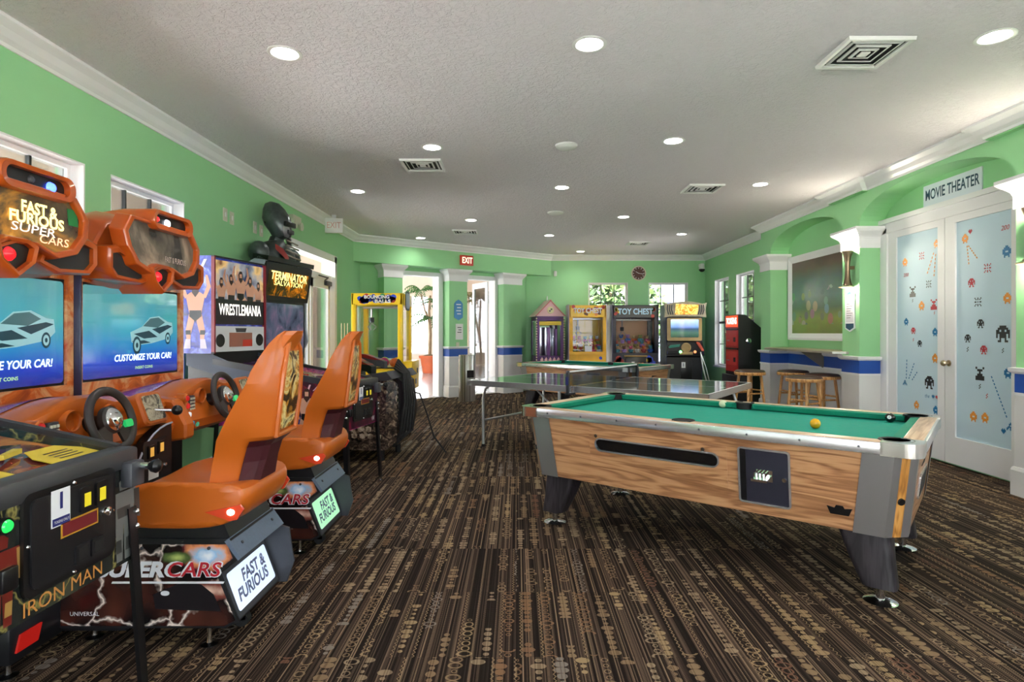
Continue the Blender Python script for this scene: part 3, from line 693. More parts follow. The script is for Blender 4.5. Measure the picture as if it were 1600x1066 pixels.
# ================================================================ pool tables
POCKET = mat('black pocket liner', rgb(12, 12, 12), .6)
def pool_table(loc, rz, label, main=True, felt=FELT):
    L, Wd = 2.28, 1.27; a, b_ = L / 2, Wd / 2
    t = thing('pool_table', label, 'pool table', (loc[0], loc[1], 0), rz, None)
    # cabinet: eight sided, tapering towards the floor
    def foot(hx, hy, c): return [(hx, -hy + c), (hx, hy - c), (hx - c, hy), (-hx + c, hy), (-hx, hy - c), (-hx, -hy + c), (-hx + c, -hy), (hx - c, -hy)]
    c = .085
    top, bot = foot(a - .03, b_ - .03, c), foot(a - .075, b_ - .075, c)
    zt, zb = .742, .35
    cb = MB(OAK, OAKY, BLACK)
    for i in range(8):
        j = (i + 1) % 8; d = (abs(top[i][0] - top[j][0]) < .01)
        cb.add([(bot[i][0], bot[i][1], zb), (bot[j][0], bot[j][1], zb), (top[j][0], top[j][1], zt), (top[i][0], top[i][1], zt)], [(0, 1, 2, 3)], OAKY if d else OAK)
    cb.add([(p[0], p[1], zb) for p in bot], [list(range(7, -1, -1))], BLACK); cb.add([(p[0], p[1], zt) for p in top], [list(range(8))], OAK)
    cb.build('cabinet', t, recalc=False)
    # metal corner trims wrapping each chamfered corner, wooden strip with a black lock between them
    for sx in (-1, 1):
        for sy in (-1, 1):
            ct = MB(STEEL, OAKZ)
            def lerp(hx, hy, z):
                f = (z - zb) / (zt - zb); e = .075 - .045 * f; return (a - e, b_ - e)
            def ring(z, off):
                hx, hy = lerp(0, 0, z); hx += off; hy += off
                return [(sx * (hx - c - .13), sy * hy), (sx * (hx - c), sy * hy), (sx * (hx - c * .68), sy * (hy - c * .32)), (sx * (hx - c * .32), sy * (hy - c * .68)), (sx * hx, sy * (hy - c)), (sx * hx, sy * (hy - c - .07))]
            r0, r1 = ring(zb - .004, .005), ring(zt, .005)
            for k in range(5):
                ct.add([(r0[k][0], r0[k][1], zb - .004), (r0[k + 1][0], r0[k + 1][1], zb - .004), (r1[k + 1][0], r1[k + 1][1], zt), (r1[k][0], r1[k][1], zt)],
                       [(0, 1, 2, 3)], OAKZ if k == 2 else STEEL)
            o = ct.build('corner_trim', t, recalc=False)
            zc = .52; hx, hy = lerp(0, 0, zc); cx_, cy_ = sx * (hx - c / 2 + .006), sy * (hy - c / 2 + .006)
            n = Vector((sx, sy, -.3)).normalized()
            MB(BLACKP).cyl(Vector((cx_, cy_, zc)) - n * .01, Vector((cx_, cy_, zc)) + n * .006, .018, .016, BLACKP, 18).build('lock', o)
    # top rails, metal edging, cushions
    rw = .098; ru, rl = .80, .742
    def seg(mb, x0, x1, y0, y1, z0, z1, m, bev=.006): mb.box(x0, x1, y0, y1, z0, z1, m, bev)
    pk = .066
    for sy in (-1, 1):
        for x0, x1 in ((-a + .16, -.055), (.055, a - .16)):
            r = MB(RAILW); seg(r, x0, x1, sy * (b_ - rw), sy * (b_ - .012), rl + .01, ru, RAILW); o = r.build('rail', t)
            cu = MB(FELTD); y0 = sy * (b_ - rw); y1 = sy * (b_ - rw - .045)
            e = .02; vs = [(x0 - .03 + (0 if x0 < 0 else .02), y0, .798), (x1 + .03 - (0 if x0 > 0 else .02), y0, .798), (x1 - e, y1, .793), (x0 + e, y1, .793),
                  (x0 - .03, y0, .755), (x1 + .03, y0, .755), (x1 - e, y1 + sy * .012, .762), (x0 + e, y1 + sy * .012, .762)]
            cu.add(vs, [(0, 1, 2, 3), (4, 7, 6, 5), (3, 2, 6, 7), (0, 3, 7, 4), (1, 5, 6, 2), (0, 4, 5, 1)], FELTD); cu.build('cushion', t)
        bridge = MB(RAILW).box(-.06, .06, sy * (b_ - .045), sy * (b_ - .012), rl + .01, ru, RAILW, .004); bridge.build('rail', t)
    for sx in (-1, 1):
        r = MB(RAILWY); seg(r, sx * (a - rw), sx * (a - .012), -b_ + .16, b_ - .16, rl + .01, ru, RAILWY); r.build('rail', t)
        cu = MB(FELTD); x0 = sx * (a - rw); x1 = sx * (a - rw - .045); y0, y1 = -b_ + .13, b_ - .13
        vs = [(x0, y0, .798), (x0, y1, .798), (x1, y1 - .05, .793), (x1, y0 + .05, .793), (x0, y0, .755), (x0, y1, .755), (x1 + sx * .012, y1 - .05, .762), (x1 + sx * .012, y0 + .05, .762)]
        cu.add(vs, [(0, 1, 2, 3), (4, 7, 6, 5), (3, 2, 6, 7), (0, 3, 7, 4), (1, 5, 6, 2), (0, 4, 5, 1)], FELTD); cu.build('cushion', t)
    # edge band
    eb = MB(ALU)
    for sy in (-1, 1): eb.box(-a + .15, a - .15, sy * (b_ - .016), sy * b_, rl, ru - .002, ALU, .004)
    for sx in (-1, 1): eb.box(sx * (a - .016), sx * a, -b_ + .15, b_ - .15, rl, ru - .002, ALU, .004)
    for i in range(8):
        x = -a + .25 + i * (L - .5) / 7
        for sy in (-1, 1): eb.cyl((x, sy * (b_ - .002), .772), (x, sy * (b_ + .0015), .772), .0055, None, DARKG, 10)
    eb.build('edge_band', t)
    # corner castings
    for sx in (-1, 1):
        for sy in (-1, 1):
            pts = [(.165, 0)]; rc = .07
            for k in range(9):
                q = math.radians(270 - 90 * k / 8); pts.append((rc + rc * math.cos(q), rc + rc * math.sin(q)))
            pts.append((0, .165)); pts.append((.1, .165))
            for k in range(13):
                q = math.radians(115 - (-270 + 360 + 140) * 0 + (245 * k / 12)); q = math.radians(105 + 240 * k / 12)
                pts.append((.118 + .062 * math.cos(q), .118 + .062 * math.sin(q)))
            pts.append((.165, .1))
            m_ = MB(CHROME, WHITEP)
            m_.prism([(p[0], p[1]) for p in pts], (-sx * -1 * a, sy * b_, rl - .004), (-sx, 0, 0), (0, -sy, 0), (0, 0, ru - rl + .006), mat('polished corner metal', (.80, .78, .74, 1), .2, 1.0))
            m_.build('corner_casting', t)
    # playfield with six pockets
    pf = MB(felt).box(-a + .1, a - .1, -b_ + .1, b_ - .1, .735, .755, felt); pf.build('playing_surface', t)
    PX = [(sx * (a - .113), sy * (b_ - .113)) for sx in (-1, 1) for sy in (-1, 1)] + [(0, sy * (b_ - .092)) for sy in (-1, 1)]
    for k, (x, y) in enumerate(PX):
        r = .066 if k < 4 else .056
        p = MB(POCKET).lathe([(r * .2, .757), (r, .757), (r, .799), (r + .008, .803), (r + .01, .797)], POCKET, 28, (x, y, 0))
        p.build('pocket', t, recalc=False)
    # legs with levelling discs
    for sx in (-1, 1):
        for sy in (-1, 1):
            lg = MB(LEGW)
            def q(cx, cy, hx, hy, z, rr=.035):
                return [(cx + p[0], cy + p[1], z) for p in rrect(hx * 2, hy * 2, rr, 4)]
            ox, oy = a - .255, b_ - .215
            lg.loft([q(sx * ox, sy * oy, .115, .085, .352, .03), q(sx * (ox + .035), sy * (oy + .017), .092, .075, .2, .03), q(sx * (ox + .07), sy * (oy + .035), .074, .062, .085, .03)], LEGW)
            o = lg.build('leg', t)
            MB(CHROME).lathe([(.072, .0), (.075, .008), (.055, .016), (.02, .022), (.018, .088)], CHROME, 28, (sx * (ox + .07), sy * (oy + .035), 0)).build('levelling_foot', o)
    # near long side fittings, following the slope of the side
    def side(x, z, off=0.0):
        f = (z - zb) / (zt - zb); return Vector((x, -(b_ - (.075 - .045 * f)) - off, z))
    u = X; w = (side(0, .7) - side(0, .4)).normalized(); n = u.cross(w)
    def SM(x, z): return side(x, z)
    ap = MB(OAK)
    ap.prism(rect(-.43, .43, -.115, .115), SM(-.165, .575), u, w, n * .003, OAK)
    for x_ in (-.38, .30): ap.cyl(SM(-.165 + x_, .575) + w * .085, SM(-.165 + x_, .575) + w * .085 + n * .008, .011, None, CHROME, 14)
    o = ap.build('access_panel', t)
    rim = MB(ALU); c0 = SM(-.165, .607)
    def hole(mb, c_, w_, h_, r_, rimw, dark):
        out_, in_ = rrect(w_, h_, r_, 6), rrect(w_ - 2 * rimw, h_ - 2 * rimw, max(.004, r_ - rimw), 6)
        k = len(out_); d = n * .012
        vs = [c_ + u * p[0] + w * p[1] + d for p in out_] + [c_ + u * p[0] + w * p[1] + d for p in in_] + [c_ + u * p[0] + w * p[1] for p in out_] + [c_ + u * p[0] + w * p[1] + n * .0045 for p in in_]
        fs = []
        for i in range(k):
            j = (i + 1) % k; fs += [(i, j, k + j, k + i), (2 * k + i, 2 * k + j, j, i), (k + i, k + j, 3 * k + j, 3 * k + i)]
        mb.add(vs, fs, None); mb.plate([(p[0], p[1]) for p in in_], c_ + n * .0045, u, w, dark)
    hole(rim, c0, .78, .085, .042, .008, mat('ball return darkness', rgb(16, 17, 19), .15, coat=.5)); rim.build('ball_window', o, recalc=False)
    cm = MB(ALU); c1 = SM(.455, .553)
    hole(cm, c1, .26, .30, .02, .01, mat('coin plate', rgb(58, 58, 72), .35, .4))
    cm.prism(rect(-.13 + .01, -.09, -.14, .14), c1 + n * .005, u, w, n * .001, BLACKP)
    oc = cm.build('coin_panel', t, recalc=False)
    ck = MB(CHROME); ck.prism(rect(-.035, .045, -.03, .03), c1 + u * .0 + w * .01 + n * .006, u, w, n * .008, CHROME)
    ck.prism(rect(-.05, .03, -.022, -.008), c1 + w * .01 + n * .014, u, w, n * .045, CHROME)
    for k in range(4): ck.prism(rect(-.04 + k * .018, -.034 + k * .018, -.01, .022), c1 + w * .01 + n * .014, u, w, n * .03, CHROME)
    ck.build('coin_slide', oc)
    lk = MB(CHROME); lk.cyl(c1 + u * .1 + n * .004, c1 + u * .1 + n * .014, .011, None, CHROME, 16); lk.build('lock', oc)
    lg_ = MB(BLACKP); lg_.prism([(-.055, .018), (-.022, .012), (-.015, .026), (.015, .026), (.022, .012), (.055, .018), (.04, -.02), (-.04, -.02)], SM(.80, .44), u, w, n * .004, BLACKP)
    lg_.build('maker_badge', t)
    # right end fittings
    def end(y, z): f = (z - zb) / (zt - zb); return Vector((a - (.075 - .045 * f), y, z))
    u2 = Y; w2 = (end(0, .7) - end(0, .4)).normalized(); n2 = u2.cross(w2)
    eb = MB(ALU)
    eb.prism(rrect(.36, .13, .02), end(-.0, .52), u2, w2, n2 * .008, ALU); eb.prism(rrect(.33, .10, .015), end(0, .52) + n2 * .0082, u2, w2, n2 * .001, POCKET)
    eb.prism([(-.16, -.015), (.02, -.02), (.0, 0), (.16, .012), (-.03, .02), (-.01, 0)], end(0, .64), u2, w2, n2 * .003, POCKET)
    eb.build('end_ball_tray', t)
    return t
PT = pool_table((1.29, 3.79), -math.radians(38.7), 'large oak pool table with green cloth and chrome corners in the right foreground')
PT2 = pool_table((1.22, 9.55), -math.radians(43), 'second oak pool table farther back, in front of the claw machines', False, worn('duller green cloth', rgb(8, 112, 96), .9, var=.04, scale=30))
def ball(px, py, col, lab, stripe=None):
    z = .755 + .0286; y = (1.3 - z) * F / (py - 520); x = (px - 808) * y / F
    m = mat(lab.split()[0] + ' ball resin', col, .12, coat=.5)
    mb = MB(m).ball((0, 0, 0), .0286, m, 28)
    if stripe:
        d = Vector((-x, -y, 1.3 - z)).normalized(); d = (d + Vector((-.25, 0, .15))).normalized(); q = d.to_track_quat('Z', 'Y')
        mb.lathe([(.0001, .02875), (.006, .0281), (.0115, .0263)], PAPER, 20, M=q.to_matrix().to_4x4(), cap=False)
        mb.text('8', q @ Vector((0, 0, .0288)), q @ X, q @ Y, .015, BLACKP, off=.0004)
    o = mb.build('pool_ball'); o.location = (x, y, z)
    return tag(o, lab, 'pool ball')
ball(1129.5, 631, rgb(222, 224, 190), 'pale cream cue ball near the far cushion of the green table')
ball(1274, 662, rgb(232, 170, 20), 'yellow pool ball out on the green cloth')
ball(1391, 653, rgb(14, 14, 16), 'black eight ball by the far right corner pocket', True)

# ================================================================ table tennis table
TT = thing('table_tennis_table', 'glossy dark table tennis table with aluminium edge between the two pool tables', 'table tennis table', (.99, 6.55, 0), -math.radians(35))
TTM = mat('glossy grey green table top', rgb(104, 116, 112), .08, coat=.7)
a, b_ = 1.37, .7625
for sx in (-1, 1):
    x0, x1 = (.004, a) if sx > 0 else (-a, -.004)
    o = MB(TTM).box(x0 + .004, x1 - .004, -b_ + .005, b_ - .005, .742, .760, TTM).build('table_top', TT)
    ln = MB(PAPER)
    ln.box(x0 + .006, x1 - .006, -b_ + .006, -b_ + .02, .7601, .7606, PAPER).box(x0 + .006, x1 - .006, b_ - .02, b_ - .006, .7601, .7606, PAPER).box(x0 + .02, x1 - .02, -.002, .002, .7601, .7606, PAPER)
    ln.box((x1 - .02) if sx > 0 else x0 + .006, (x1 - .006) if sx > 0 else x0 + .02, -b_ + .02, b_ - .02, .7601, .7606, PAPER); ln.build('court_lines', TT)
    fr = MB(ALU)
    for y in (-b_, b_ - .006): fr.box(x0, x1, y, y + .006, .70, .7605, ALU)
    xe = x1 - .006 if sx > 0 else x0; fr.box(xe, xe + .006, -b_, b_, .70, .7605, ALU); fr.build('edge_frame', TT)
TUBE = mat('grey steel tube', (.62, .64, .68, 1), .3, .9)
for sx in (-1, 1):
    for sy in (-1, 1):
        for xx, k in ((a - .14, 0), (.22, 1)):
            l = MB(TUBE)
            l.tube([(sx * xx, sy * (b_ - .12), .01), (sx * xx, sy * (b_ - .12), .56), (sx * (xx - (.03 if k == 0 else 0)), sy * (b_ - .12), .66), (sx * (xx - (.14 if k == 0 else 0)), sy * (b_ - .12), .735)], .016, TUBE, 12)
            l.cyl((sx * xx, sy * (b_ - .12), 0), (sx * xx, sy * (b_ - .12), .03), .02, None, RUBBER, 12)
            if k: l.tube([(sx * xx, sy * (b_ - .12), .45), (sx * (xx + .32), sy * (b_ - .12), .72)], .011, TUBE, 8)
            l.build('leg', TT)
br = MB(TUBE)
for sx in (-1, 1):
    for xx in (a - .14, .22): br.tube([(sx * xx, -b_ + .12, .3), (sx * xx, b_ - .12, .3)], .012, TUBE, 8)
br.build('cross_brace', TT)
NETM = thin_glass('fine grey net', (.55, .57, .6, 1), .1, .4)
nt = MB(NETM).box(-.0015, .0015, -b_ - .08, b_ + .08, .765, .91, NETM); no = nt.build('net', TT)
MB(PAPER).box(-.004, .004, -b_ - .1, b_ + .1, .902, .918, PAPER).build('net_tape', no)
for sy in (-1, 1):
    p = MB(DARKG).box(-.014, .014, sy * (b_ + .07), sy * (b_ + .1), .68, .92, DARKG, .003).box(-.03, .03, sy * (b_ - .02), sy * (b_ + .1), .68, .70, DARKG, .003)
    p.box(-.015, .015, sy * (b_ + .101), sy * (b_ + .104), .78, .86, NAVY); p.build('net_post', TT)

# ================================================================ stools, bar shelf
def stool(x, y, rz, lab):
    t = thing('bar_stool', lab, 'stool', (x, y, 0), rz, 'round wooden bar stools')
    sm = mat('dark brown vinyl seat', rgb(72, 50, 40), .4, coat=.2)
    MB(STOOLW).lathe([(.185, .70), (.207, .702), (.212, .715), (.212, .735), (.205, .742)], STOOLW, 36).build('seat_ring', t)
    MB(sm).lathe([(.205, .742), (.203, .755), (.185, .768), (.12, .775), (.0001, .778)], sm, 36).build('seat', t)
    for k in range(4):
        q = PI / 4 + k * PI / 2
        MB(STOOLW).cyl((.145 * math.cos(q), .145 * math.sin(q), .703), (.225 * math.cos(q), .225 * math.sin(q), 0), .019, .016, STOOLW, 14).build('leg', t)
        q2 = q + PI / 2
        for z in (.48 if k % 2 else .44, .20 if k % 2 else .16):
            r = .145 + (.703 - z) / .703 * .08
            MB(STOOLW).cyl((r * math.cos(q), r * math.sin(q), z), (r * math.cos(q2), r * math.sin(q2), z), .012, None, STOOLW, 10).build('rung', t)
    return t
stool(3.32, 8.4, .3, 'round wooden bar stool beside the black and red token machine')
stool(3.90, 8.32, .1, 'wooden bar stool under the wall shelf, farthest of the three grouped stools')
stool(3.52, 7.22, .5, 'wooden bar stool in front of the grouped stools, nearest the pool table')
stool(3.95, 7.62, .2, 'wooden bar stool against the wainscot, mostly hidden behind the nearest stool')
sh = thing('wall_shelf', 'wooden bar shelf with a metal edge across the recess below the big picture', 'shelf', (0, 0, 0))
sm_ = MB(mat('shelf laminate', rgb(190, 160, 124), .3, coat=.3)); pts = [(XD - .003, 7.26), (XD - .003, 9.28), (XA - .02, 9.28), (3.80, 9.05), (3.80, 7.1), (3.92, 7.02), (3.955, 7.02), (3.955, 7.26)]
sm_.prism(pts, (0, 0, 1.045), X, Y, (0, 0, .028), mat('satin shelf edge', (.62, .6, .55, 1), .3, .8), mf=mat('shelf laminate', rgb(190, 160, 124), .3, coat=.3)); sm_.build('shelf_board', sh)
bk = MB(mat('bracket metal', rgb(150, 140, 120), .4, .6)); bk.prism([(XD - .003, 1.044), (XD - .003, .80), (3.95, 1.044)], (0, 8.22, 0), X, Z, (0, .02, 0)); bk.build('bracket', sh)

# big framed picture: a plain crowd-like stand-in in the same colours
PICM = mat('framed picture print', rough=.35, coat=.3); t = NT(PICM); c = t.coords('Generated'); s_ = t.sep(c); u_, v_ = s_[1], s_[2]
bgc = t.ramp(v_, [(0, rgb(120, 140, 70)), (.2, rgb(140, 156, 76)), (.34, rgb(96, 120, 96)), (.5, rgb(110, 134, 130)), (.72, rgb(92, 112, 112)), (.88, rgb(96, 76, 60)), (1, rgb(84, 60, 46))])
bgc = t.mix(.25, bgc, t.noise(t.mapping(c, (1, 3, 3)), 3, 3, out=1), 'OVERLAY')
cell = t.vor(t.mapping(c, (1, 11, 6)), 1.0, out='Color'); dd = t.vor(t.mapping(c, (1, 11, 6)), 1.0)
hsv = t.n('ShaderNodeHueSaturation'); t.put(hsv.inputs['Color'], cell); hsv.inputs['Saturation'].default_value = .7; hsv.inputs['Value'].default_value = .5
band = t.m('MULTIPLY', t.m('GREATER_THAN', v_, .12), t.m('LESS_THAN', v_, t.m('ADD', .45, t.m('MULTIPLY', t.noise(t.mapping(c, (1, 5, 1)), 2.0), .25))))
msk = t.m('MULTIPLY', band, t.m('LESS_THAN', dd, .42))
pc = t.mix(t.m('MULTIPLY', msk, .75), bgc, hsv.outputs[0]); t.link(pc, t.b.inputs['Base Color'])
pf = thing('framed_picture', 'large white framed picture of a busy crowd hanging in the first arched recess', 'picture', (XD, 8.27, 1.83))
MB(PICM).box(-.015, -.008, -.9, .9, -.54, .54, PICM).build('print', pf)
fr = MB(WHITE); sweep(fr, [(-.98, -.64), (.98, -.64), (.98, .64), (-.98, .64)], [(0, 0), (0, .04), (.03, .045), (.07, .03), (.1, .02), (.1, 0)], WHITE, True)
o = fr.build('frame', pf)
for v in o.data.vertices:
    x, y, z = v.co; v.co = (-z, x, y)
# sconces with a turned wooden shape between two glowing cups
def sconce(y, z, lab):
    t = thing('wall_sconce', lab, 'wall light', (XA, y, z), 0, 'pier sconces')
    bz = mat('brown bronze metal', (.28, .2, .13, 1), .3, .8)
    MB(bz).lathe([(.055, -.21), (.045, -.19), (.032, -.12), (.026, -.02), (.028, .05), (.04, .13), (.06, .19), (.062, .2)], bz, 24, (-.072, 0, 0)).build('shade', t)
    MB(bz).box(-.09, 0, -.02, .02, -.02, .02, bz).build('wall_arm', t)
    gl = mat('sconce glow', (1, 1, 1, 1), .5, emit=(1, .93, .72, 1), es=130)
    MB(gl).lathe([(.0001, .192), (.055, .2)], gl, 20, (-.072, 0, 0), cap=False).lathe([(.0001, -.2), (.05, -.209)], gl, 20, (-.072, 0, 0), cap=False).build('bulb', t)
    for dz, e_ in ((.24, 14), (-.26, 6)):
        l_ = bpy.data.lights.new('sconce_bulb', 'POINT'); l_.energy = e_; l_.color = (1, .92, .74); l_.shadow_soft_size = .025
        lo = bpy.data.objects.new('sconce_bulb', l_); COL.objects.link(lo); lo.location = (XA - .075, y, z + dz)
    MB(mat('sconce disc', rgb(220, 190, 150), .3)).lathe([(.07, -.235), (.085, -.228), (.07, -.222)], None, 28, (-.088, 0, 0)).build('lower_ring', t)
sconce(7.0, 2.07, 'brown double ended sconce on the pier between the two arches')
sconce(4.5, 2.06, 'brown sconce at the right edge of the picture beside the theatre door')
def wall_sign(y, z, h, w, lab):
    mb = MB(TEALT); wv = Z; u = -Y
    mb.prism([(-w / 2, -h * .42), (0, -h * .5), (w / 2, -h * .42), (w / 2, h * .42), (0, h * .5), (-w / 2, h * .42)], (XA - .001, y, z), u, wv, (-.012, 0, 0), mat('white sign edge', rgb(226, 230, 232), .4))
    mb.plate([(-w * .42, -h * .4), (0, -h * .465), (w * .42, -h * .4), (w * .42, -h * .3), (-w * .42, -h * .3)], (XA - .0135, y, z), u, wv, TEALT)
    mb.plate([(-w * .42, h * .4), (w * .42, h * .4), (0, h * .47)], (XA - .0135, y, z), u, wv, TEALT)
    mb.plate(rect(-w * .4, w * .4, -h * .27, h * .33), (XA - .0135, y, z), u, wv, mat('sign grey paper', rgb(206, 204, 212), .5))
    for k in range(9): mb.plate(rect(-w * .32, w * (.3 - .1 * (k % 3)), h * (.27 - .055 * k), h * (.282 - .055 * k)), (XA - .0138, y, z), u, wv, DARKG)
    o = mb.build('wall_sign'); return tag(o, lab, 'sign')
wall_sign(7.06, 1.56, .5, .2, 'white and teal notice with pointed ends below the sconce between the arches')
wall_sign(4.52, 1.7, .58, .2, 'white and teal notice at the right edge of the picture')

# ================================================================ small wall things
def exit_sign():
    s = ray_s(728, 0); p = ep(s); t = thing('exit_sign', 'red exit sign with white letters on the slanted green header', 'sign', (p.x, p.y, 2.76), math.atan2(EU.y, EU.x))
    MB(mat('dark red sign', rgb(120, 36, 24), .5, emit=rgb(150, 40, 26), es=.3)).box(-.15, .15, -.05, -.001, -.1, .1, None, .006).build('housing', t)
    mb = MB(PAPER); mb.text('EXIT', (0, -.051, -.005), X, Z, .17, mat('lit letters', rgb(255, 235, 210), .5, emit=rgb(255, 225, 190), es=.7), width=.24, bold=.02); mb.build('lettering', t, recalc=False)
exit_sign()
t_ = thing('exit_sign', 'white hanging exit sign by the left cornice near the ceiling', 'sign', (XL + .2, 8.75, 2.9), .1)
MB(WHITEP).box(-.13, .13, -.025, .025, -.12, .1, WHITEP, .008).box(-.03, .03, -.02, .02, .1, .15, WHITEP).build('housing', t_)
lt = MB(BEIGEP); lt.text('EXIT', (0, -.026, -.01), X, Z, .13, mat('pale lettering', rgb(206, 150, 140), .5), width=.2); lt.build('lettering', t_, recalc=False)
em = thing('emergency_light', 'ivory emergency light with two lamp heads above the left glass door', 'emergency light', (XL, 7.62, 2.76))
MB(BEIGEP).box(0, .08, -.14, .14, -.05, .05, BEIGEP, .01).build('housing', em)
for y in (-.11, .11): MB(BEIGEP).lathe([(.02, -.06), (.05, -.02), (.055, .0), (.0001, .004)], BEIGEP, 18, (.1, y, -.07), 'X').build('lamp_head', em)
for i, (y, z, lab) in enumerate(((5.88, 2.48, 'first from the viewer of four ivory wall plates'), (6.02, 2.47, 'second from the viewer of four ivory wall plates'), (6.55, 2.47, 'third from the viewer of four ivory wall plates'), (6.71, 2.46, 'last of four ivory wall plates, beside the dark bust'))):
    o = MB(BEIGEP).box(0, .008, -.04, .04, -.065, .065, BEIGEP, .002).box(.008, .012, -.012, .012, -.022, .022, WHITEP).build('wall_plate'); o.location = (XL, y, z); tag(o, lab, 'wall plate')
ck = thing('wall_clock', 'round brown wall clock with pale rim above the back windows', 'clock', (2.74, YB, 2.64))
fm = mat('brown clock face', rgb(84, 44, 36), .5)
MB(mat('pale clock rim', rgb(205, 196, 176), .4)).lathe([(.145, 0), (.165, -.005), (.168, -.03), (.155, -.045), (.14, -.03)], None, 40, (0, 0, 0), 'Y', cap=False).build('rim', ck)
f_ = MB(fm).lathe([(.0001, -.02), (.145, -.02)], fm, 40, (0, 0, 0), 'Y', cap=False)
for k in range(12):
    q = k * PI / 6; f_.box(-.006, .006, -.023, -.021, .105, .13, PAPER, M=Matrix.Rotation(q, 4, 'Y'))
f_.build('face', ck)
for ang, l in ((-60, .075), (-5, .0), (100, .11)):
    if l: MB(PAPER).box(-.005, .005, -.028, -.025, -.01, l, PAPER, M=Matrix.Rotation(math.radians(ang), 4, 'Y')).build('hand', ck)
cam_ = thing('security_camera', 'white dome security camera in the back right corner', 'security camera', (4.13, YB - .14, 2.72))
MB(WHITEP).lathe([(.0001, .13), (.05, .12), (.06, .03), (.07, .0)], WHITEP, 20).box(-.03, .03, .0, .14, .06, .12, WHITEP).build('housing', cam_)
MB(mat('smoked dome', rgb(24, 22, 26), .08)).lathe([(.068, 0), (.06, -.035), (.035, -.058), (.0001, -.066)], None, 20).build('dome', cam_)
o = MB(WHITEP).box(-.035, .035, -.05, 0, -.06, .06, WHITEP, .015).build('motion_sensor'); o.location = (.86, YB, 2.63); tag(o, 'small white motion sensor at the end of the green header', 'sensor')
# notices and bin by the middle pier of the entry
s0, s1 = PIL[1]; pm = ep((s0 + s1) / 2, .1)
def pier_sign(name, ds, z, w, h, col, lab, shape=None, lines=4, lc=PAPER):
    o = MB(col); P0 = pm + EU * ds - EN * .001 + Z * z; sh_ = shape or rect(-w / 2, w / 2, -h / 2, h / 2)
    o.prism(sh_, P0, EU, Z, -EN * .01, col)
    for k in range(lines): o.plate(rect(-w * .28 + .02 * (k % 2), w * .28, h * (.24 - .15 * k), h * (.29 - .15 * k)), P0 - EN * .0105, EU, Z, lc)
    return tag(o.build(name), lab, 'sign')
w, h = .2, .42
pier_sign('wall_sign', 0, 1.76, w, h, mat('blue notice', rgb(70, 140, 196), .5), 'blue shield shaped notice on the middle entry pier', [(-w / 2, -h * .36), (0, -h / 2), (w / 2, -h * .36), (w / 2, h * .3), (w * .3, h * .42), (0, h / 2), (-w * .3, h * .42), (-w / 2, h * .3)])
pier_sign('wall_sign', .02, 1.32, .17, .32, WHITEP, 'small white notice with a black mark on the middle entry pier', lines=3, lc=DARKG)
o = pier_sign('wall_switch', -.02, 1.05, .07, .11, BEIGEP, 'ivory switch plate above the blue band behind the trash can', lines=0)
SS = mat('painted reflection stainless steel', rough=.3, metal=.7); t = NT(SS); t.link(t.ramp(t.noise(t.mapping(t.coords(), (16, 16, .01)), 1.0, 2), [(.35, rgb(120, 116, 110)), (.48, rgb(220, 218, 214)), (.55, rgb(140, 136, 130)), (.62, rgb(230, 230, 228))]), t.b.inputs['Base Color'])  # vertical light and dark bands paint reflections into the steel's colour
tc = thing('trash_can', 'tall cylindrical stainless steel trash can by the entry pier', 'trash can', (-.96, 11.25, 0))
MB(SS).lathe([(.155, .0), (.16, .01), (.16, .86), (.153, .875), (.14, .87), (.14, .84), (.0001, .835)], SS, 40).build('body', tc)
MB(BLACKP).prism(rect(-.07, .07, -.07, .07), (.075, -.142, .52), Vector((.88, .47, 0)), Z, Vector((.47, -.88, 0)) * .012, BLACKP).build('opening', tc)

# ================================================================ printed art for the machines
def art_streak(name, base, c1, c2, scale=5.0, width=.03, rough=.25, seed=0.0):
    """dark print crossed by bright jagged streaks and coloured glows"""
    m = mat(name, rough=rough, coat=.3); t = NT(m); c = t.mapping(t.coords(), (1, 1, 1), loc=(seed, seed * .7, seed * .3))
    wv = t.n('ShaderNodeVectorMath', operation='ADD'); t.link(c, wv.inputs[0])
    nn = t.n('ShaderNodeVectorMath', operation='SCALE'); t.link(t.noise(c, 9, 3, out=1), nn.inputs[0]); nn.inputs['Scale'].default_value = .16
    t.link(nn.outputs[0], wv.inputs[1])
    d = t.vor(wv.outputs[0], scale, 'DISTANCE_TO_EDGE')
    gl = t.ramp(t.noise(c, 3.5, 2), [(.5, base), (.66, tuple(.6 * p + .4 * q for p, q in zip(base[:3], c2[:3])) + (1,)), (.85, c2)])
    t.link(t.mix(t.ramp(d, [(0, (1, 1, 1, 1)), (width, (.25, .25, .25, 1)), (width * 2.2, (0, 0, 0, 1))]), gl, c1), t.b.inputs['Base Color']); return m
def art_noise(name, stops, scale=4.0, rough=.28, seed=0.0, dist=1.0, emit=0.0, mp=(1, 1, 1)):
    m = mat(name, rough=rough, coat=.3); t = NT(m); c = t.mapping(t.coords(), mp, loc=(seed, seed, seed))
    col = t.ramp(t.noise(c, scale, 5, .6, dist=dist), stops)
    t.link(col, t.b.inputs['Base Color'])
    if emit: t.link(col, t.b.inputs['Emission Color']); t.b.inputs['Emission Strength'].default_value = emit
    return m
A_RACE = art_streak('night race print', rgb(14, 12, 15), rgb(244, 226, 214), rgb(120, 60, 44), 4.2, .02)
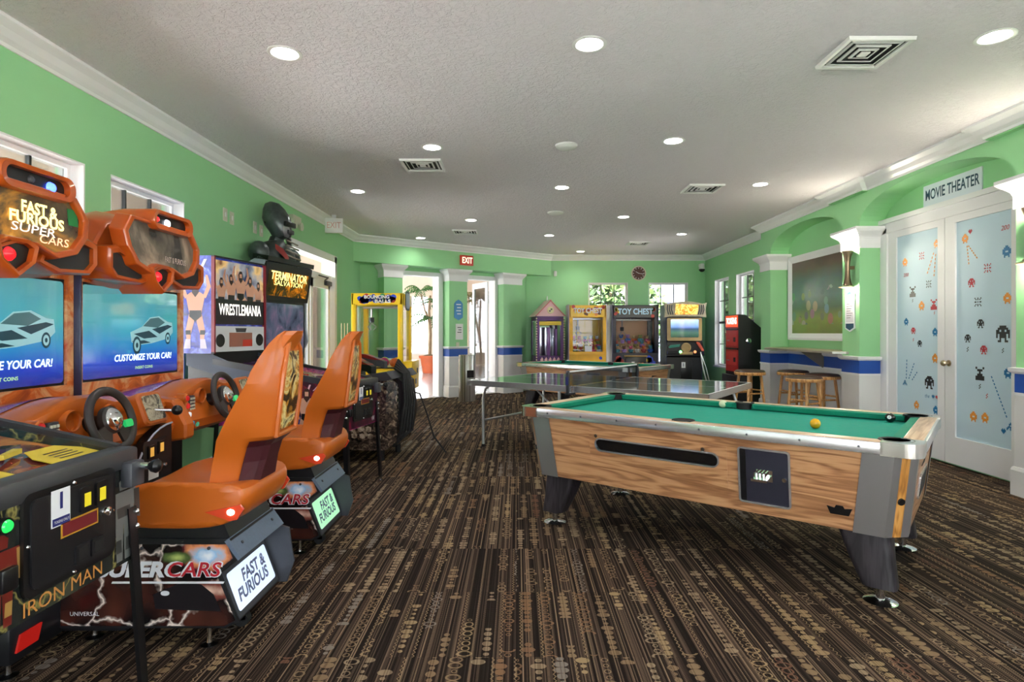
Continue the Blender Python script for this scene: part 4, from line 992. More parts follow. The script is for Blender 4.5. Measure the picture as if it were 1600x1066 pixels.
def glow_print(m):
    t = NT(m); src = t.b.inputs['Base Color'].links[0].from_socket; c = t.sep(t.coords())
    for cx, cz, rx, rz, stops in ((-1.27, .385, .14, .085, [(0, rgb(235, 240, 250)), (.3, rgb(150, 190, 225)), (.55, rgb(230, 150, 100)), (.8, rgb(120, 40, 50)), (1, rgb(14, 12, 15))]), (-1.40, .375, .07, .035, [(0, rgb(210, 225, 130)), (.6, rgb(90, 110, 60)), (1, rgb(14, 12, 15))]), (-1.27, .24, .2, .05, [(0, rgb(230, 190, 170)), (.5, rgb(130, 70, 60)), (1, rgb(14, 12, 15))])):
        dx = t.m('DIVIDE', t.m('SUBTRACT', c[0], cx), rx); dz = t.m('DIVIDE', t.m('SUBTRACT', c[2], cz), rz)
        d = t.m('ADD', t.m('SQRT', t.m('ADD', t.m('MULTIPLY', dx, dx), t.m('MULTIPLY', dz, dz))), t.m('MULTIPLY', t.m('SUBTRACT', t.noise(t.coords(), 16, 3), .5), .9))
        src = t.mix(t.m('SUBTRACT', 1.0, t.m('MINIMUM', t.m('MAXIMUM', t.m('MULTIPLY', t.m('SUBTRACT', d, .7), 3.3), 0.0), 1.0)), src, t.ramp(d, stops))
    t.link(src, t.b.inputs['Base Color'])
glow_print(A_RACE)
A_BEZ = art_noise('flaming bezel print', [(.3, rgb(150, 60, 24)), (.45, rgb(206, 104, 36)), (.55, rgb(226, 176, 128)), (.7, rgb(190, 70, 36))], 5, seed=2)
A_WIND = art_noise('smoky topper print', [(.35, rgb(46, 40, 34)), (.5, rgb(84, 70, 48)), (.62, rgb(190, 130, 50)), (.75, rgb(240, 200, 120))], 2.2, .05, seed=5, emit=.15)
A_WIND2 = art_noise('smoky topper print beige', [(.35, rgb(52, 48, 42)), (.5, rgb(96, 88, 76)), (.62, rgb(150, 130, 110)), (.78, rgb(206, 160, 140))], 2.4, .05, seed=9, emit=.1)
A_IRON = art_streak('dark circuit print', rgb(34, 38, 36), rgb(150, 140, 80), rgb(80, 84, 66), 4.5, .012, seed=3)
A_WBLUE = art_noise('blue lightning print', [(.3, rgb(30, 28, 90)), (.5, rgb(48, 60, 180)), (.62, rgb(90, 110, 225)), (.75, rgb(190, 200, 250))], 9, seed=1)
A_WPUR = art_noise('magenta electric print', [(.3, rgb(60, 20, 90)), (.45, rgb(150, 36, 130)), (.58, rgb(206, 60, 120)), (.7, rgb(240, 150, 190))], 11, seed=4, dist=2)
A_WFRONT = art_noise('maroon pinball print', [(.3, rgb(24, 14, 30)), (.5, rgb(70, 16, 44)), (.6, rgb(130, 20, 50)), (.75, rgb(60, 60, 130))], 6, seed=7)
A_BONE = art_noise('dark machine print', [(.32, rgb(26, 21, 19)), (.48, rgb(58, 46, 40)), (.58, rgb(96, 78, 64)), (.66, rgb(150, 130, 108)), (.72, rgb(44, 34, 30))], 13, .25, seed=6, dist=2.0)
A_BONE2 = art_streak('red glow machine print', rgb(52, 26, 20), rgb(214, 170, 140), rgb(210, 60, 36), 9, .03, seed=8)
def A_plain(n, c, e=.6, r=.15): return mat(n, c, r, emit=c, es=e, coat=.3)

# ================================================================ race machines
def race_machine(label, cy, second):
    t = thing('racing_arcade_machine', label, 'arcade machine', (0, cy, 0), 0, None)
    # lower cabinet
    MB(BLACK).box(-2.88, -2.34, -.5, .5, .06, .80, BLACK, .008).box(-2.88, -2.40, -.5, .5, .80, 1.62, BLACK, .008).build('cabinet', t)
    # base platform between cabinet and seat
    pb = MB(BLACK).box(-2.36, -1.62, -.16, .2, .06, .30, BLACK, .01).box(-2.36, -1.88, -.42, -.16, .06, .20, BLACK, .01); pbo = pb.build('platform', t)
    MB(mat('dull red lamp', rgb(150, 20, 16), .3, emit=rgb(230, 40, 30), es=.12)).prism([(0, -.03), (.10, -.03), (.12, .03), (.02, .03)], (-1.878, -.40, .13), Y, Z, (.008, 0, 0)).build('floor_lamp', pbo)
    # screen bank
    bz = MB(A_BEZ)
    n0 = (-2.40, -2.335)
    for y0, y1, z0, z1 in ((-.5, -.455, .96, 1.64), (.455, .5, .96, 1.64), (-.455, .455, .96, 1.03), (-.455, .455, 1.575, 1.64)): bz.box(n0[0], n0[1], y0, y1, z0, z1, A_BEZ)
    bz.build('screen_surround', t)
    SCR = mat('glowing race screen', rough=.04, coat=1.0); tn = NT(SCR)
    if not tn.b.inputs['Emission Color'].is_linked:
        c = tn.sep(tn.coords()); zf = tn.m('DIVIDE', tn.m('SUBTRACT', c[2], 1.03), .545)
        col = tn.ramp(zf, [(0, rgb(30, 28, 110)), (.18, rgb(24, 56, 168)), (.34, rgb(36, 116, 168)), (.6, rgb(58, 142, 150)), (1, rgb(70, 132, 132))])
        col = tn.mix(.3, col, tn.noise(tn.coords(), 3.5, 2, out=1), 'SOFT_LIGHT')
        tn.link(col, tn.b.inputs['Emission Color']); tn.b.inputs['Emission Strength'].default_value = .62
        tn.b.inputs['Base Color'].default_value = (.02, .03, .04, 1)
    s = MB(BLACKP).box(-2.42, -2.352, -.455, .455, 1.03, 1.575, BLACKP)
    u, w, o = Y, Z, Vector((-2.350, 0, 1.3025))
    s.prism(rrect(.885, .52, .02), o, u, w, X * .004, SCR); S0 = o + X * .0052
    CW, CD, CT = A_plain('car silver', rgb(120, 160, 166), .42), A_plain('car dark', rgb(34, 60, 70), .3), A_plain('car glass', rgb(60, 92, 96), .35)
    cx, cz = .18, .02
    s.plate([(p[0] + cx, p[1] + cz) for p in [(-.22, -.08), (-.23, -.02), (-.12, .015), (-.04, .075), (.06, .085), (.15, .05), (.2, .045), (.21, -.02), (.16, -.06), (-.02, -.09), (-.16, -.1)]], S0, u, w, CW)
    s.plate([(p[0] + cx, p[1] + cz) for p in [(-.11, .018), (-.035, .068), (.05, .077), (.12, .045), (.04, .01)]], S0 + X * .0006, u, w, CT)
    for q in ([(-.2, -.03), (-.05, -.01), (.04, -.05), (-.1, -.06)], [(-.02, -.0), (.15, .03), (.2, .02), (.06, -.03)], [(-.22, -.075), (-.16, -.095), (-.03, -.085), (-.1, -.07)]):
        s.plate([(p[0] + cx, p[1] + cz) for p in q], S0 + X * .0008, u, w, CD)
    for wx, wz, r in ((-.17, -.1, .055), (.15, -.06, .04)):
        for rr, mm, e in ((r, CD, .001), (r * .68, CW, .0014), (r * .3, CD, .0018)):
            s.plate([(cx + wx + rr * .72 * math.cos(k * PI / 10), cz + wz + rr * math.sin(k * PI / 10)) for k in range(20)], S0 + X * e, u, w, mm)
    LW_ = A_plain('screen lettering', rgb(200, 220, 235), .8)
    s.text('CUSTOMIZE YOUR CAR!', S0 + u * .09 + w * -.155, u, w, .055, LW_, width=.56, off=.001, shear=.15, bold=.02)
    s.text('INSERT COINS', S0 + u * .08 + w * -.218, u, w, .024, A_plain('green screen lettering', rgb(160, 200, 120), .5), width=.17, off=.001, bold=.01)
    s.build('screen', t, recalc=False)
    MB(mat('dark blue divider', rgb(40, 44, 70), .35)).box(-2.40, -2.30, -.518, -.504, .92, 1.66, None, .006).build('divider', t)
    # topper shaped like a car front
    C = .0
    tp = MB(ORANGE_D)
    def sec(x, ys, z0, z1, bow=0):
        z0 -= .05; z1 -= .05
        return [(x, -ys, z0 + .1), (x + .0, -ys * .86, z0 + .02), (x, -ys * .45, z0), (x, ys * .45, z0), (x, ys * .86, z0 + .02), (x, ys, z0 + .1),
                (x, ys, z0 + .2), (x, ys * .8, z1 - .06), (x, ys * .45, z1), (x, -ys * .45, z1), (x, -ys * .8, z1 - .06), (x, -ys, z0 + .2)]
    tp.loft([sec(-2.62, .30, 1.72, 1.98), sec(-2.55, .42, 1.62, 2.03), sec(-2.42, .46, 1.58, 2.05), sec(-2.36, .45, 1.60, 2.04), sec(-2.27, .42, 1.64, 2.02)], ORANGE_D)
    tp.v = [(v[0], v[1] - .03, v[2]) for v in tp.v]; tb = tp.build('topper_shell', t); tb.modifiers.new('soft', 'BEVEL').width = .012
    # framed windshield
    wf = MB(ORANGE_D); O = Vector((-2.165, -.05, 1.795)); wv = Vector((-.10, 0, 1)).normalized()
    shape = [(-.36, -.02), (-.30, -.115), (-.17, -.155), (-.06, -.115), (.05, -.115), (.16, -.155), (.28, -.12), (.36, -.03), (.38, .06), (.31, .16), (-.31, .16), (-.38, .07)]
    inn = [(p[0] * .9, p[1] * .86 + .003) for p in shape]; n = len(shape)
    A = [O + Y * p[0] + wv * p[1] + X * .045 for p in shape]; B = [O + Y * p[0] + wv * p[1] + X * .045 for p in inn]
    A0 = [O + Y * p[0] * 1.04 + wv * p[1] * 1.06 - X * .03 for p in shape]; B0 = [O + Y * p[0] + wv * p[1] + X * .01 for p in inn]
    wf.add(A + B + A0 + B0, [f for i in range(n) for j in [(i + 1) % n] for f in ((i, j, n + j, n + i), (2 * n + i, 2 * n + j, j, i), (n + i, n + j, 3 * n + j, 3 * n + i))], ORANGE_D)
    wfo = wf.build('windshield_frame', t, recalc=False); bv = wfo.modifiers.new('soft', 'BEVEL'); bv.width = .01; bv.segments = 3
    ws = MB(A_WIND2 if second else A_WIND); am = A_WIND2 if second else A_WIND
    ws.plate([(p[0], p[1]) for p in inn], O + X * .018, Y, wv, am)
    if not second:
        YG = A_plain('gold sign lettering', rgb(250, 226, 130), 1.2)
        ws.text('FAST &', O + X * .02 + Y * .10 + wv * .055, Y, wv, .075, YG, width=.2, shear=.12, bold=.03)
        ws.text('FURIOUS', O + X * .02 + Y * .085 + wv * .005, Y, wv, .07, YG, width=.3, shear=.12, bold=.03)
        ws.text('SUPER', O + X * .02 + Y * .06 - wv * .04, Y, wv, .055, A_plain('pale sign lettering', rgb(240, 220, 200), .8), width=.24, shear=.3, bold=.0)
        ws.text('CARS', O + X * .02 + Y * .17 - wv * .075, Y, wv, .055, A_plain('salmon sign lettering', rgb(250, 170, 130), .9), width=.17, shear=.3, bold=.0)
        ws.prism(rect(.27, .33, .02, .1), O + X * .018, Y, wv, X * .003, mat('green sticker', rgb(20, 120, 60), .5))
    else:
        ws.text('FAST & FURIOUS', O + X * .02 + Y * .12 - wv * .05, Y, wv, .05, A_plain('dim lettering', rgb(170, 150, 140), .2), width=.22, shear=.12)
    ws.build('windshield', t, recalc=False)
    # visor pod
    vz = MB(ORANGE_D); VO = Vector((-2.22, .02, 1.972))
    ring = rrect(.42, .122, .056, 7); r2 = rrect(.35, .074, .035, 7); k = len(ring)
    def L3(pts, x): return [VO + Y * p[0] + Z * p[1] + X * x for p in pts]
    vz.loft([L3(rrect(.32, .09, .04, 7), -.28), L3(ring, -.1), L3(ring, .085), L3([(p[0] * .97, p[1] * .92) for p in ring], .105), L3(r2, .1), L3(r2, .06)], ORANGE_D, cap=False)
    vz.build('visor_pod', t, recalc=False)
    dk = MB(BLACKP); dk.plate(r2, VO + X * .07, Y, Z, BLACKP)
    bl = A_plain('blue beacon', rgb(60, 90, 255), 3.0) if not second else A_plain('white beacon', rgb(220, 225, 235), 1.6)
    dk.lathe([(.026, 0), (.02, .012), (.0001, .018)], bl, 20, (VO.x + .072, VO.y + (.09 if not second else -.03), VO.z - .005), 'X')
    dk.lathe([(.018, 0), (.012, .01), (.0001, .014)], A_plain('red beacon', rgb(200, 30, 30), 1.2) if second else DARKG, 20, (VO.x + .072, VO.y - (.13 if second else .02), VO.z + .005), 'X')
    dk.build('beacon_lens', t, recalc=False)
    # lower wings with dark mesh and a centre spotlight pod
    for sy in (-1, 1):
        wg = MB(ORANGE_D)
        P_ = [(.10, -.02), (.40, .10), (.47, .08), (.47, -.03), (.42, -.085), (.2, -.10), (.08, -.06)]
        o_ = Vector((-2.20, -.05, 1.675)); pts = [(sy * p[0], p[1]) for p in P_]
        cxm, czm = sum(p[0] for p in pts) / 7, sum(p[1] for p in pts) / 7; ins = [(cxm + (p[0] - cxm) * .8, czm + (p[1] - czm) * .68) for p in pts]
        def W3(pp, x): return [o_ + Y * p[0] + Z * p[1] + X * x for p in pp]
        wg.loft([W3([(p[0] * .9, p[1] + .02) for p in pts], -.35), W3(pts, -.08), W3(pts, .04), W3([(cxm + (p[0] - cxm) * .93, czm + (p[1] - czm) * .88) for p in pts], .055), W3(ins, .05), W3(ins, .02)], ORANGE_D, cap=False)
        wo = wg.build('wing_pod', t, recalc=False)
        MB(mat('speaker mesh', rgb(34, 32, 32), .7)).plate(ins, o_ + X * .03, Y, Z).build('speaker_mesh', wo)
    sp = MB(ORANGE_D)
    pts = [(-.11, .05), (-.06, .075), (.06, .075), (.11, .05), (.09, -.03), (.0, -.1), (-.09, -.03)]; o_ = Vector((-2.16, -.12, 1.63)); ins = [(p[0] * .76, p[1] * .72) for p in pts]
    sp.loft([W3(pts, -.3), W3(pts, .05), W3([(p[0] * .92, p[1] * .9) for p in pts], .065), W3(ins, .06), W3(ins, .03)], ORANGE_D, cap=False); so = sp.build('spotlight_pod', t, recalc=False)
    l_ = MB(BLACKP); l_.plate(ins, o_ + X * .035, Y, Z, BLACKP)
    l_.lathe([(.03, 0), (.022, .012), (.0001, .02)], A_plain('red spot', rgb(210, 20, 26), 1.4), 18, (o_.x + .037, o_.y - .02, o_.z), 'X'); l_.build('spotlight', so, recalc=False)

    # dashboard
    ds = MB(ORANGE)
    def hood(y):
        return .10 * math.exp(-((y + .02) / .26) ** 2) + .045 * math.exp(-((y - .33) / .10) ** 2)
    secs = []
    for i in range(29):
        y = -.5 + i / 28; h = hood(y); e = .03 * math.exp(-((y - .0) / .3) ** 2)
        secs.append([(-2.34, y, .70), (-1.95 + e, y, .715), (-1.885 + e, y, .75), (-1.865 + e, y, .80), (-1.90 + e, y, .855), (-1.935 + e, y, .875 + h * .55),
                     (-1.915 + e, y, .895 + h * .95), (-1.92 + e, y, .915 + h), (-1.95 + e, y, .925 + h), (-2.05, y, .935 + h * .8), (-2.2, y, .955 + h * .35), (-2.34, y, .965)])
    ds.loft(secs, ORANGE); dso = ds.build('dashboard', t)
    tr_ = MB(mat('red orange print', rgb(160, 52, 30), .2, coat=.5))
    tr_.loft([[(-2.07, y_, .937 + hood(y_) * .76 + .004), (-2.19, y_, .955 + hood(y_) * .38 + .004), (-2.32, y_, .967)] for y_ in [-.44 + .88 * i / 20 for i in range(21)]], None, closed=False); tr_.build('dashboard_top_print', dso, recalc=False)
    # centre box between players with buttons
    bx = MB(ORANGE); bx.prism([(-1.93, .70), (-1.80, .72), (-1.80, .80), (-1.87, .93), (-1.98, .95), (-1.98, .7)], (0, -.42, 0), X, Z, (0, .09, 0), ORANGE)
    bo = bx.build('button_console', t); bo.modifiers.new('soft', 'BEVEL').width = .012
    for i, (y, z, c_) in enumerate(((-.30, .93, rgb(170, 30, 30)), (-.295, .885, rgb(190, 40, 40)), (-.28, .835, rgb(220, 220, 225)), (-.25, .785, rgb(40, 150, 190)), (-.2, .77, rgb(60, 140, 110)))):
        m_ = A_plain('button %d' % i, c_, .25)
        b2 = MB(ORANGE).lathe([(.026, -.03), (.026, .02), (.02, .026), (.017, .026)], ORANGE, 18, (-1.885, y, z), 'X', cap=False); b2.lathe([(.017, .02), (.014, .032), (.0001, .035)], m_, 18, (-1.885, y, z), 'X'); b2.build('button', dso, recalc=False)
    # gauges and keypad
    for y, z, r in ((-.11, .925, .042), (.12, .93, .036)):
        g = MB(ORANGE).lathe([(r * 1.15, -.05), (r * 1.15, .03), (r * 1.05, .045), (r * .9, .04), (r * .85, .0)], ORANGE, 26, (-1.92, y, z), 'X', cap=False)
        g.lathe([(r * .86, .0), (.0001, .001)], mat('dark gauge face', rgb(36, 34, 60), .1, coat=.8), 26, (-1.92, y, z), 'X'); g.lathe([(r * .5, .004), (r * .45, .01), (.0001, .01)], CHROME, 20, (-1.92, y, z), 'X'); g.build('gauge', dso, recalc=False)
    kp = MB(DARKG).box(-1.93, -1.885, -.235, -.175, .845, .935, DARKG, .004)
    for r in range(4):
        for c_ in range(3): kp.box(-1.886, -1.88, -.228 + c_ * .018, -.216 + c_ * .018, .852 + r * .02, .864 + r * .02, BEIGEP)
    kp.build('keypad', dso)
    # steering wheel
    wl = bpy.data.objects.new('steering_wheel', None)
    ctr = Vector((-1.79, 0, .915)); ax = Vector((1, 0, .28)).normalized(); uu = Y; vv = ax.cross(uu)
    ring = MB(RUBBER); R = .132
    vs, fs = [], []
    for i in range(48):
        q = 2 * PI * i / 48; d = uu * math.cos(q) + vv * math.sin(q)
        for k in range(10):
            p = 2 * PI * k / 10; vs.append(ctr + d * (R + .019 * math.cos(p)) + ax * .017 * math.sin(p))
    for i in range(48):
        for k in range(10): fs.append((i * 10 + k, i * 10 + (k + 1) % 10, ((i + 1) % 48) * 10 + (k + 1) % 10, ((i + 1) % 48) * 10 + k))
    wm = mat('worn black wheel rim', rgb(48, 42, 40), .5); ring.add(vs, fs, wm, True)
    # dished lower spokes in one piece
    for q0, q1 in ((200, 250), (290, 340), (250, 290)):
        pts = [(math.cos(math.radians(a_)) * R * .96, -math.sin(math.radians(a_)) * R * .96) for a_ in range(q0, q1 + 1, 10)]
        pts = [(p[0], p[1]) for p in pts] + [(math.cos(math.radians(q1)) * .045, -math.sin(math.radians(q1)) * .045), (math.cos(math.radians(q0)) * .045, -math.sin(math.radians(q0)) * .045)]
        if q0 != 250: ring.prism([(-p[0], p[1]) for p in pts], ctr - ax * .008, uu, -vv, ax * .012, wm)
    ring.lathe([(.062, -.02), (.062, .004), (.05, .012)], wm, 26, M=Matrix.Translation(ctr) @ ax.to_track_quat('Z', 'Y').to_matrix().to_4x4(), cap=False)
    wo = ring.build('steering_wheel', t)
    bpy.data.objects.remove(wl)
    MW = Matrix.Translation(ctr) @ ax.to_track_quat('Z', 'Y').to_matrix().to_4x4()
    MB(CHROME).lathe([(.05, .0), (.052, .014), (.04, .024), (.028, .026), (.022, .036), (.0001, .04)], CHROME, 26, M=MW).build('wheel_hub', wo)
    gb = MB(A_plain('green button glow', rgb(30, 150, 80), .5)); gb.prism(rrect(.05, .035, .012, 4), ctr + uu * .082 - vv * .0 + ax * .004 + vv * -.03, uu, vv, ax * .014); gb.build('wheel_button', wo)
    MB(BLACKP).cyl(ctr - ax * .02, ctr - ax * .16, .032, .05, BLACKP, 18).build('steering_column', t)
    # shifter
    sf = MB(ORANGE).prism(rrect(.19, .17, .03, 5), (-1.90, .37, .90), Y, Vector((-.35, 0, 1)).normalized(), Vector((1, 0, .35)).normalized() * .07, ORANGE); sfo = sf.build('shifter_housing', t)
    sfo.modifiers.new('soft', 'BEVEL').width = .01
    pl = MB(art_noise('scuffed shifter plate', [(.4, rgb(40, 36, 32)), (.5, rgb(190, 184, 160)), (.65, rgb(80, 70, 56))], 14, seed=3)); pl.prism(rrect(.14, .13, .015, 4), Vector((-1.90, .37, .90)) + Vector((1, 0, .35)).normalized() * .071, Y, Vector((-.35, 0, 1)).normalized(), Vector((1, 0, .35)).normalized() * .003); pl.build('shifter_plate', sfo)
    lv = MB(CHROME).cyl((-1.835, .37, .91), (-1.75, .40, .905), .008, None, CHROME, 10); lv.ball((-1.735, .405, .905), .026, BLACKP, 18); lv.build('shift_lever', t)

    # pedestal with printed sides and a lit rear sign
    cyp = .03; hw = .21
    side_ = [(-1.88, .085), (-1.20, .085), (-1.145, .11), (-1.225, .315), (-1.15, .372), (-1.18, .452), (-1.88, .452)]
    pd = MB(BLACK); pd.prism(side_, (0, cyp - hw, 0), X, Z, (0, 2 * hw, 0), BLACK)
    pdo = pd.build('pedestal', t)
    inn_ = [(-1.875, .095), (-1.205, .095), (-1.158, .118), (-1.24, .318), (-1.168, .372), (-1.192, .43), (-1.875, .43)]
    for sy in (-1, 1):
        a_ = MB(A_RACE); yy = cyp + sy * (hw + .002)
        a_.prism([(sy * -1 * p[0], p[1]) for p in inn_], (0, yy, 0), (-sy, 0, 0), Z, (0, -sy * .0018, 0), A_RACE)
        u_ = X if sy < 0 else -X; n_ = -Y if sy < 0 else Y
        P0 = Vector((-1.465, yy, .325)) + n_ * .0015
        if sy < 0:
            RD, WH = mat('red print lettering', rgb(180, 30, 44), .4), mat('white print lettering', rgb(225, 225, 230), .4)
            a_.text('SUPERCARS', P0 + u_ * .0, u_, Z, .085, WH, width=.51, shear=.25, off=.001, bold=.045)
            a_.text('CARS', P0 + u_ * .139, u_, Z, .083, RD, width=.218, shear=.25, off=.0016, bold=.015)
            a_.plate([(-.2, -.055), (.26, -.055), (.265, -.046), (-.195, -.046)], P0 + n_ * .001, u_, Z, WH)
            a_.text('FAST &', P0 + Vector((-.2, 0, .075)), u_, Z, .03, WH, shear=.2); a_.text('FURIOUS', P0 + Vector((-.19, 0, .045)), u_, Z, .03, WH, shear=.2)
            a_.text('UNIVERSAL', P0 + Vector((-.31, 0, -.18)), u_, Z, .024, WH)
            # glow patches and a dark car shape in the print
            a_.plate([(-.02, -.16), (-.03, -.1), (.04, -.07), (.1, -.045), (.17, -.06), (.22, -.1), (.25, -.17)], P0 - n_ * .0004, u_, Z, mat('car print dark', rgb(26, 22, 26), .3))
            a_.plate([(p[0] * .018 + .02, p[1] * .01 - .095) for p in rrect(2, 2, .9, 6)], P0, u_, Z, WH)
            for bx_ in (-.12, .155): a_.lathe([(.007, -.0), (.007, -.003), (.0001, -.004)], DARKG, 12, (-1.42 + bx_, yy - .001, .415), 'Y')
        a_.build('side_art', t, recalc=False)
    # slanted seat deck behind
    MB(BLACK).prism([(-1.70, .452), (-1.185, .452), (-1.21, .512), (-1.70, .512)], (0, cyp - .2, 0), X, Z, (0, .4, 0), BLACK).build('seat_riser', t)
    gp = MB(GREYM); d_ = Vector((.083, 0, -.07)); gp.prism([(0, 0), (1, 0), (1, 1), (0, 1)], (-1.185, cyp - hw - .012, .455), (0, 2 * hw + .024, 0), Vector((.055, 0, -.078)), (-.012, 0, -.01), GREYM)
    for yy in (-.15, .15): gp.lathe([(.007, 0), (.007, .004), (.0001, .005)], DARKG, 10, M=Matrix.Translation((-1.158, cyp + yy, .418)) @ Vector((.8, 0, .58)).to_track_quat('Z', 'Y').to_matrix().to_4x4())
    gp.build('rear_bumper_plate', t)
    for sy in (1,):
        fn = MB(DARKG); yy = cyp + sy * hw
        fn.prism([(-1.24, .30), (-1.15, .375), (-1.10, .36), (-1.085, .25), (-1.075, .20), (-1.11, .10), (-1.16, .10)], (0, yy - .002, 0), X, Z, (0, .012, 0), DARKG); fn.build('rear_fin', t)
    lp = MB(DARKG); o0 = Vector((-1.150, cyp, .115)); wv2 = Vector((-.075, 0, .20)); wl_ = wv2.normalized(); nn_ = Y.cross(wl_)
    LIT = A_plain('lit rear sign' + ('' if not second else ' green'), rgb(200, 218, 246) if not second else rgb(160, 222, 176), .42)
    lp.prism(rect(-hw + .012, hw - .012, 0, .205), o0 + nn_ * .001, Y, wl_, nn_ * .004, DARKG); lp.prism(rrect(.36, .165, .012, 4, 0, .105), o0 + nn_ * .005, Y, wl_, nn_ * .001, LIT)
    LN = mat('grey blue sign lettering', rgb(110, 118, 150), .5)
    lp.text('FAST &', o0 + nn_ * .006 + wl_ * .135 + Y * .03, Y, wl_, .07, LN, width=.22, shear=.2, bold=.035); lp.text('FURIOUS', o0 + nn_ * .006 + wl_ * .075 - Y * .01, Y, wl_, .07, LN, width=.28, shear=.2, bold=.035)
    lp.build('rear_sign', t, recalc=False)
    for x_, y_ in ((-1.28, -.15), (-1.28, .21), (-1.8, -.09), (-1.8, .17), (-1.92, -.38)):
        MB(CHROME).lathe([(.034, 0), (.034, .006), (.012, .014), (.009, .03), (.009, .09)], CHROME, 20, (x_, y_, 0)).build('levelling_foot', t)
    MB(RUBBER).cyl((-1.22, .0, .03), (-1.22, .04, .03), .03, None, RUBBER, 16).box(-1.24, -1.2, -.0, .04, .03, .09, BLACKP).build('caster', t)

    # bucket seat
    st = MB(ORANGE)
    prof = []
    def cs(y):
        k = abs(y) / .24; rim = .045 * k ** 3; dip = -.02 * (1 - k ** 2)
        e = .03 * max(0, k - .75) / .25
        return [(-1.70 + e, y, .535), (-1.715 + e, y, .575), (-1.69 + e, y, .615), (-1.62, y, .640 + dip + rim * .4), (-1.5, y, .662 + dip + rim), (-1.38, y, .655 + dip + rim), (-1.26, y, .67 + dip + rim * .6), (-1.15, y, .685),
                (-1.095 - e, y, .665), (-1.085 - e, y, .62), (-1.11 - e, y, .56), (-1.16 - e, y, .515), (-1.3, y, .502), (-1.5, y, .505), (-1.66 + e, y, .515)]
    st.loft([[(p[0], p[1] + .02, p[2]) for p in cs(y)] for y in (-.24, -.232, -.21, -.17, -.1, 0, .1, .17, .21, .232, .24)], ORANGE)
    sto = st.build('seat', t); m_ = sto.modifiers.new('smooth', 'SUBSURF'); m_.levels = m_.render_levels = 1
    bkm = MB(ORANGE)
    rows = [(.60, -1.27, -1.13, .215, .12), (.66, -1.262, -1.115, .212, .10), (.75, -1.25, -1.095, .21, .08), (.815, -1.235, -1.075, .215, .08), (.86, -1.225, -1.035, .225, .125), (.95, -1.18, -1.02, .232, .13), (1.03, -1.135, -1.01, .235, .122),
            (1.09, -1.105, -1.005, .225, .118), (1.14, -1.098, -1.0, .195, .11), (1.2, -1.072, -.997, .17, .1), (1.255, -1.045, -.995, .14, .085), (1.29, -1.025, -.998, .10, .065), (1.308, -1.015, -1.002, .055, .045)]
    secs = []
    for z, xf, xr, wf_, wr in rows:
        xm = xf + (xr - xf) * .42
        secs.append([(xf, -wf_, z), (xf + .0, -wf_ * .86, z), (xf + .05, -wf_ * .6, z), (xf + .065, 0, z), (xf + .05, wf_ * .6, z), (xf, wf_ * .86, z), (xf, wf_, z),
                     (xm, (wf_ + wr) / 2 + .012, z), (xr - .01, wr, z), (xr, wr * .85, z), (xr, -wr * .85, z), (xr - .01, -wr, z), (xm, -(wf_ + wr) / 2 - .012, z)])
    bkm.loft([[(p[0], p[1] + .02, p[2]) for p in q] for q in secs], ORANGE)
    bo = bkm.build('seat_back', t); bo.data.set_sharp_from_angle(angle=math.radians(25))
    dv = MB(mat('dark red vent', rgb(64, 16, 24), .5)); vs_ = []
    for z, xf, xr, wf_, wr in rows[1:4] + [(.845, -1.23, -1.045, .22, .115)]:
        xm = xf + (xr - xf) * .62; ym = wr + (wf_ - wr) * .36 + .016
        vs_.append([(xm, .02 - ym, z), (xr - .012, .02 - wr - .012, z), (xr + .006, .02 - wr * .8, z), (xr + .006, .02 + wr * .8, z), (xr - .012, .02 + wr + .012, z), (xm, .02 + ym, z)])
    dv.loft(vs_, None, False, closed=False, cap=False); dv.build('lower_vent', bo, recalc=False)
    AB = art_noise('back panel print', [(.34, rgb(24, 20, 18)), (.44, rgb(70, 46, 26)), (.5, rgb(214, 150, 50)), (.56, rgb(246, 226, 160)), (.62, rgb(90, 60, 34)), (.7, rgb(26, 24, 24))], 7, seed=2, dist=1.5)
    ap_ = MB(AB)
    ap_.loft([[(-1.028, .02 - .085, .88), (-1.028, .02 + .085, .88)], [(-1.010, -.07, 1.0), (-1.010, .11, 1.0)], [(-.999, -.06, 1.12), (-.999, .10, 1.12)], [(-.993, -.04, 1.22), (-.993, .08, 1.22)]], AB, closed=False, cap=False)
    ap_.build('back_art', bo, recalc=False)
    fr_ = MB(ORANGE)
    for yy in (-.09, .13): fr_.tube([(-1.03, .02 + (yy - .02) * .95, .86), (-1.012, yy, 1.0), (-1.001, .02 + (yy - .02) * .92, 1.12), (-.995, .02 + (yy - .02) * .66, 1.23), (-1.0, .02 + (yy - .02) * .3, 1.275)], .013, ORANGE, 8)
    fr_.tube([(-1.03, -.085, .862), (-1.03, .125, .862)], .013, ORANGE, 8)
    fr_.build('back_frame', bo)
    for sy in (-1, 1):
        tl = MB(mat('tail lamp shell', rgb(210, 70, 40), .25, coat=.5)); tl.prism([(-1.26, .575), (-1.12, .605), (-1.105, .585), (-1.13, .545), (-1.16, .54)], (0, .02 + sy * .232, 0), X, Z, (0, sy * .014, 0)); to = tl.build('tail_lamp', t)
        b3 = MB(WHITE_E); b3.ball((-1.155, .02 + sy * .246, .575), .016, WHITE_E, 14, (1, .5, .8)); b3.build('lamp_core', to)
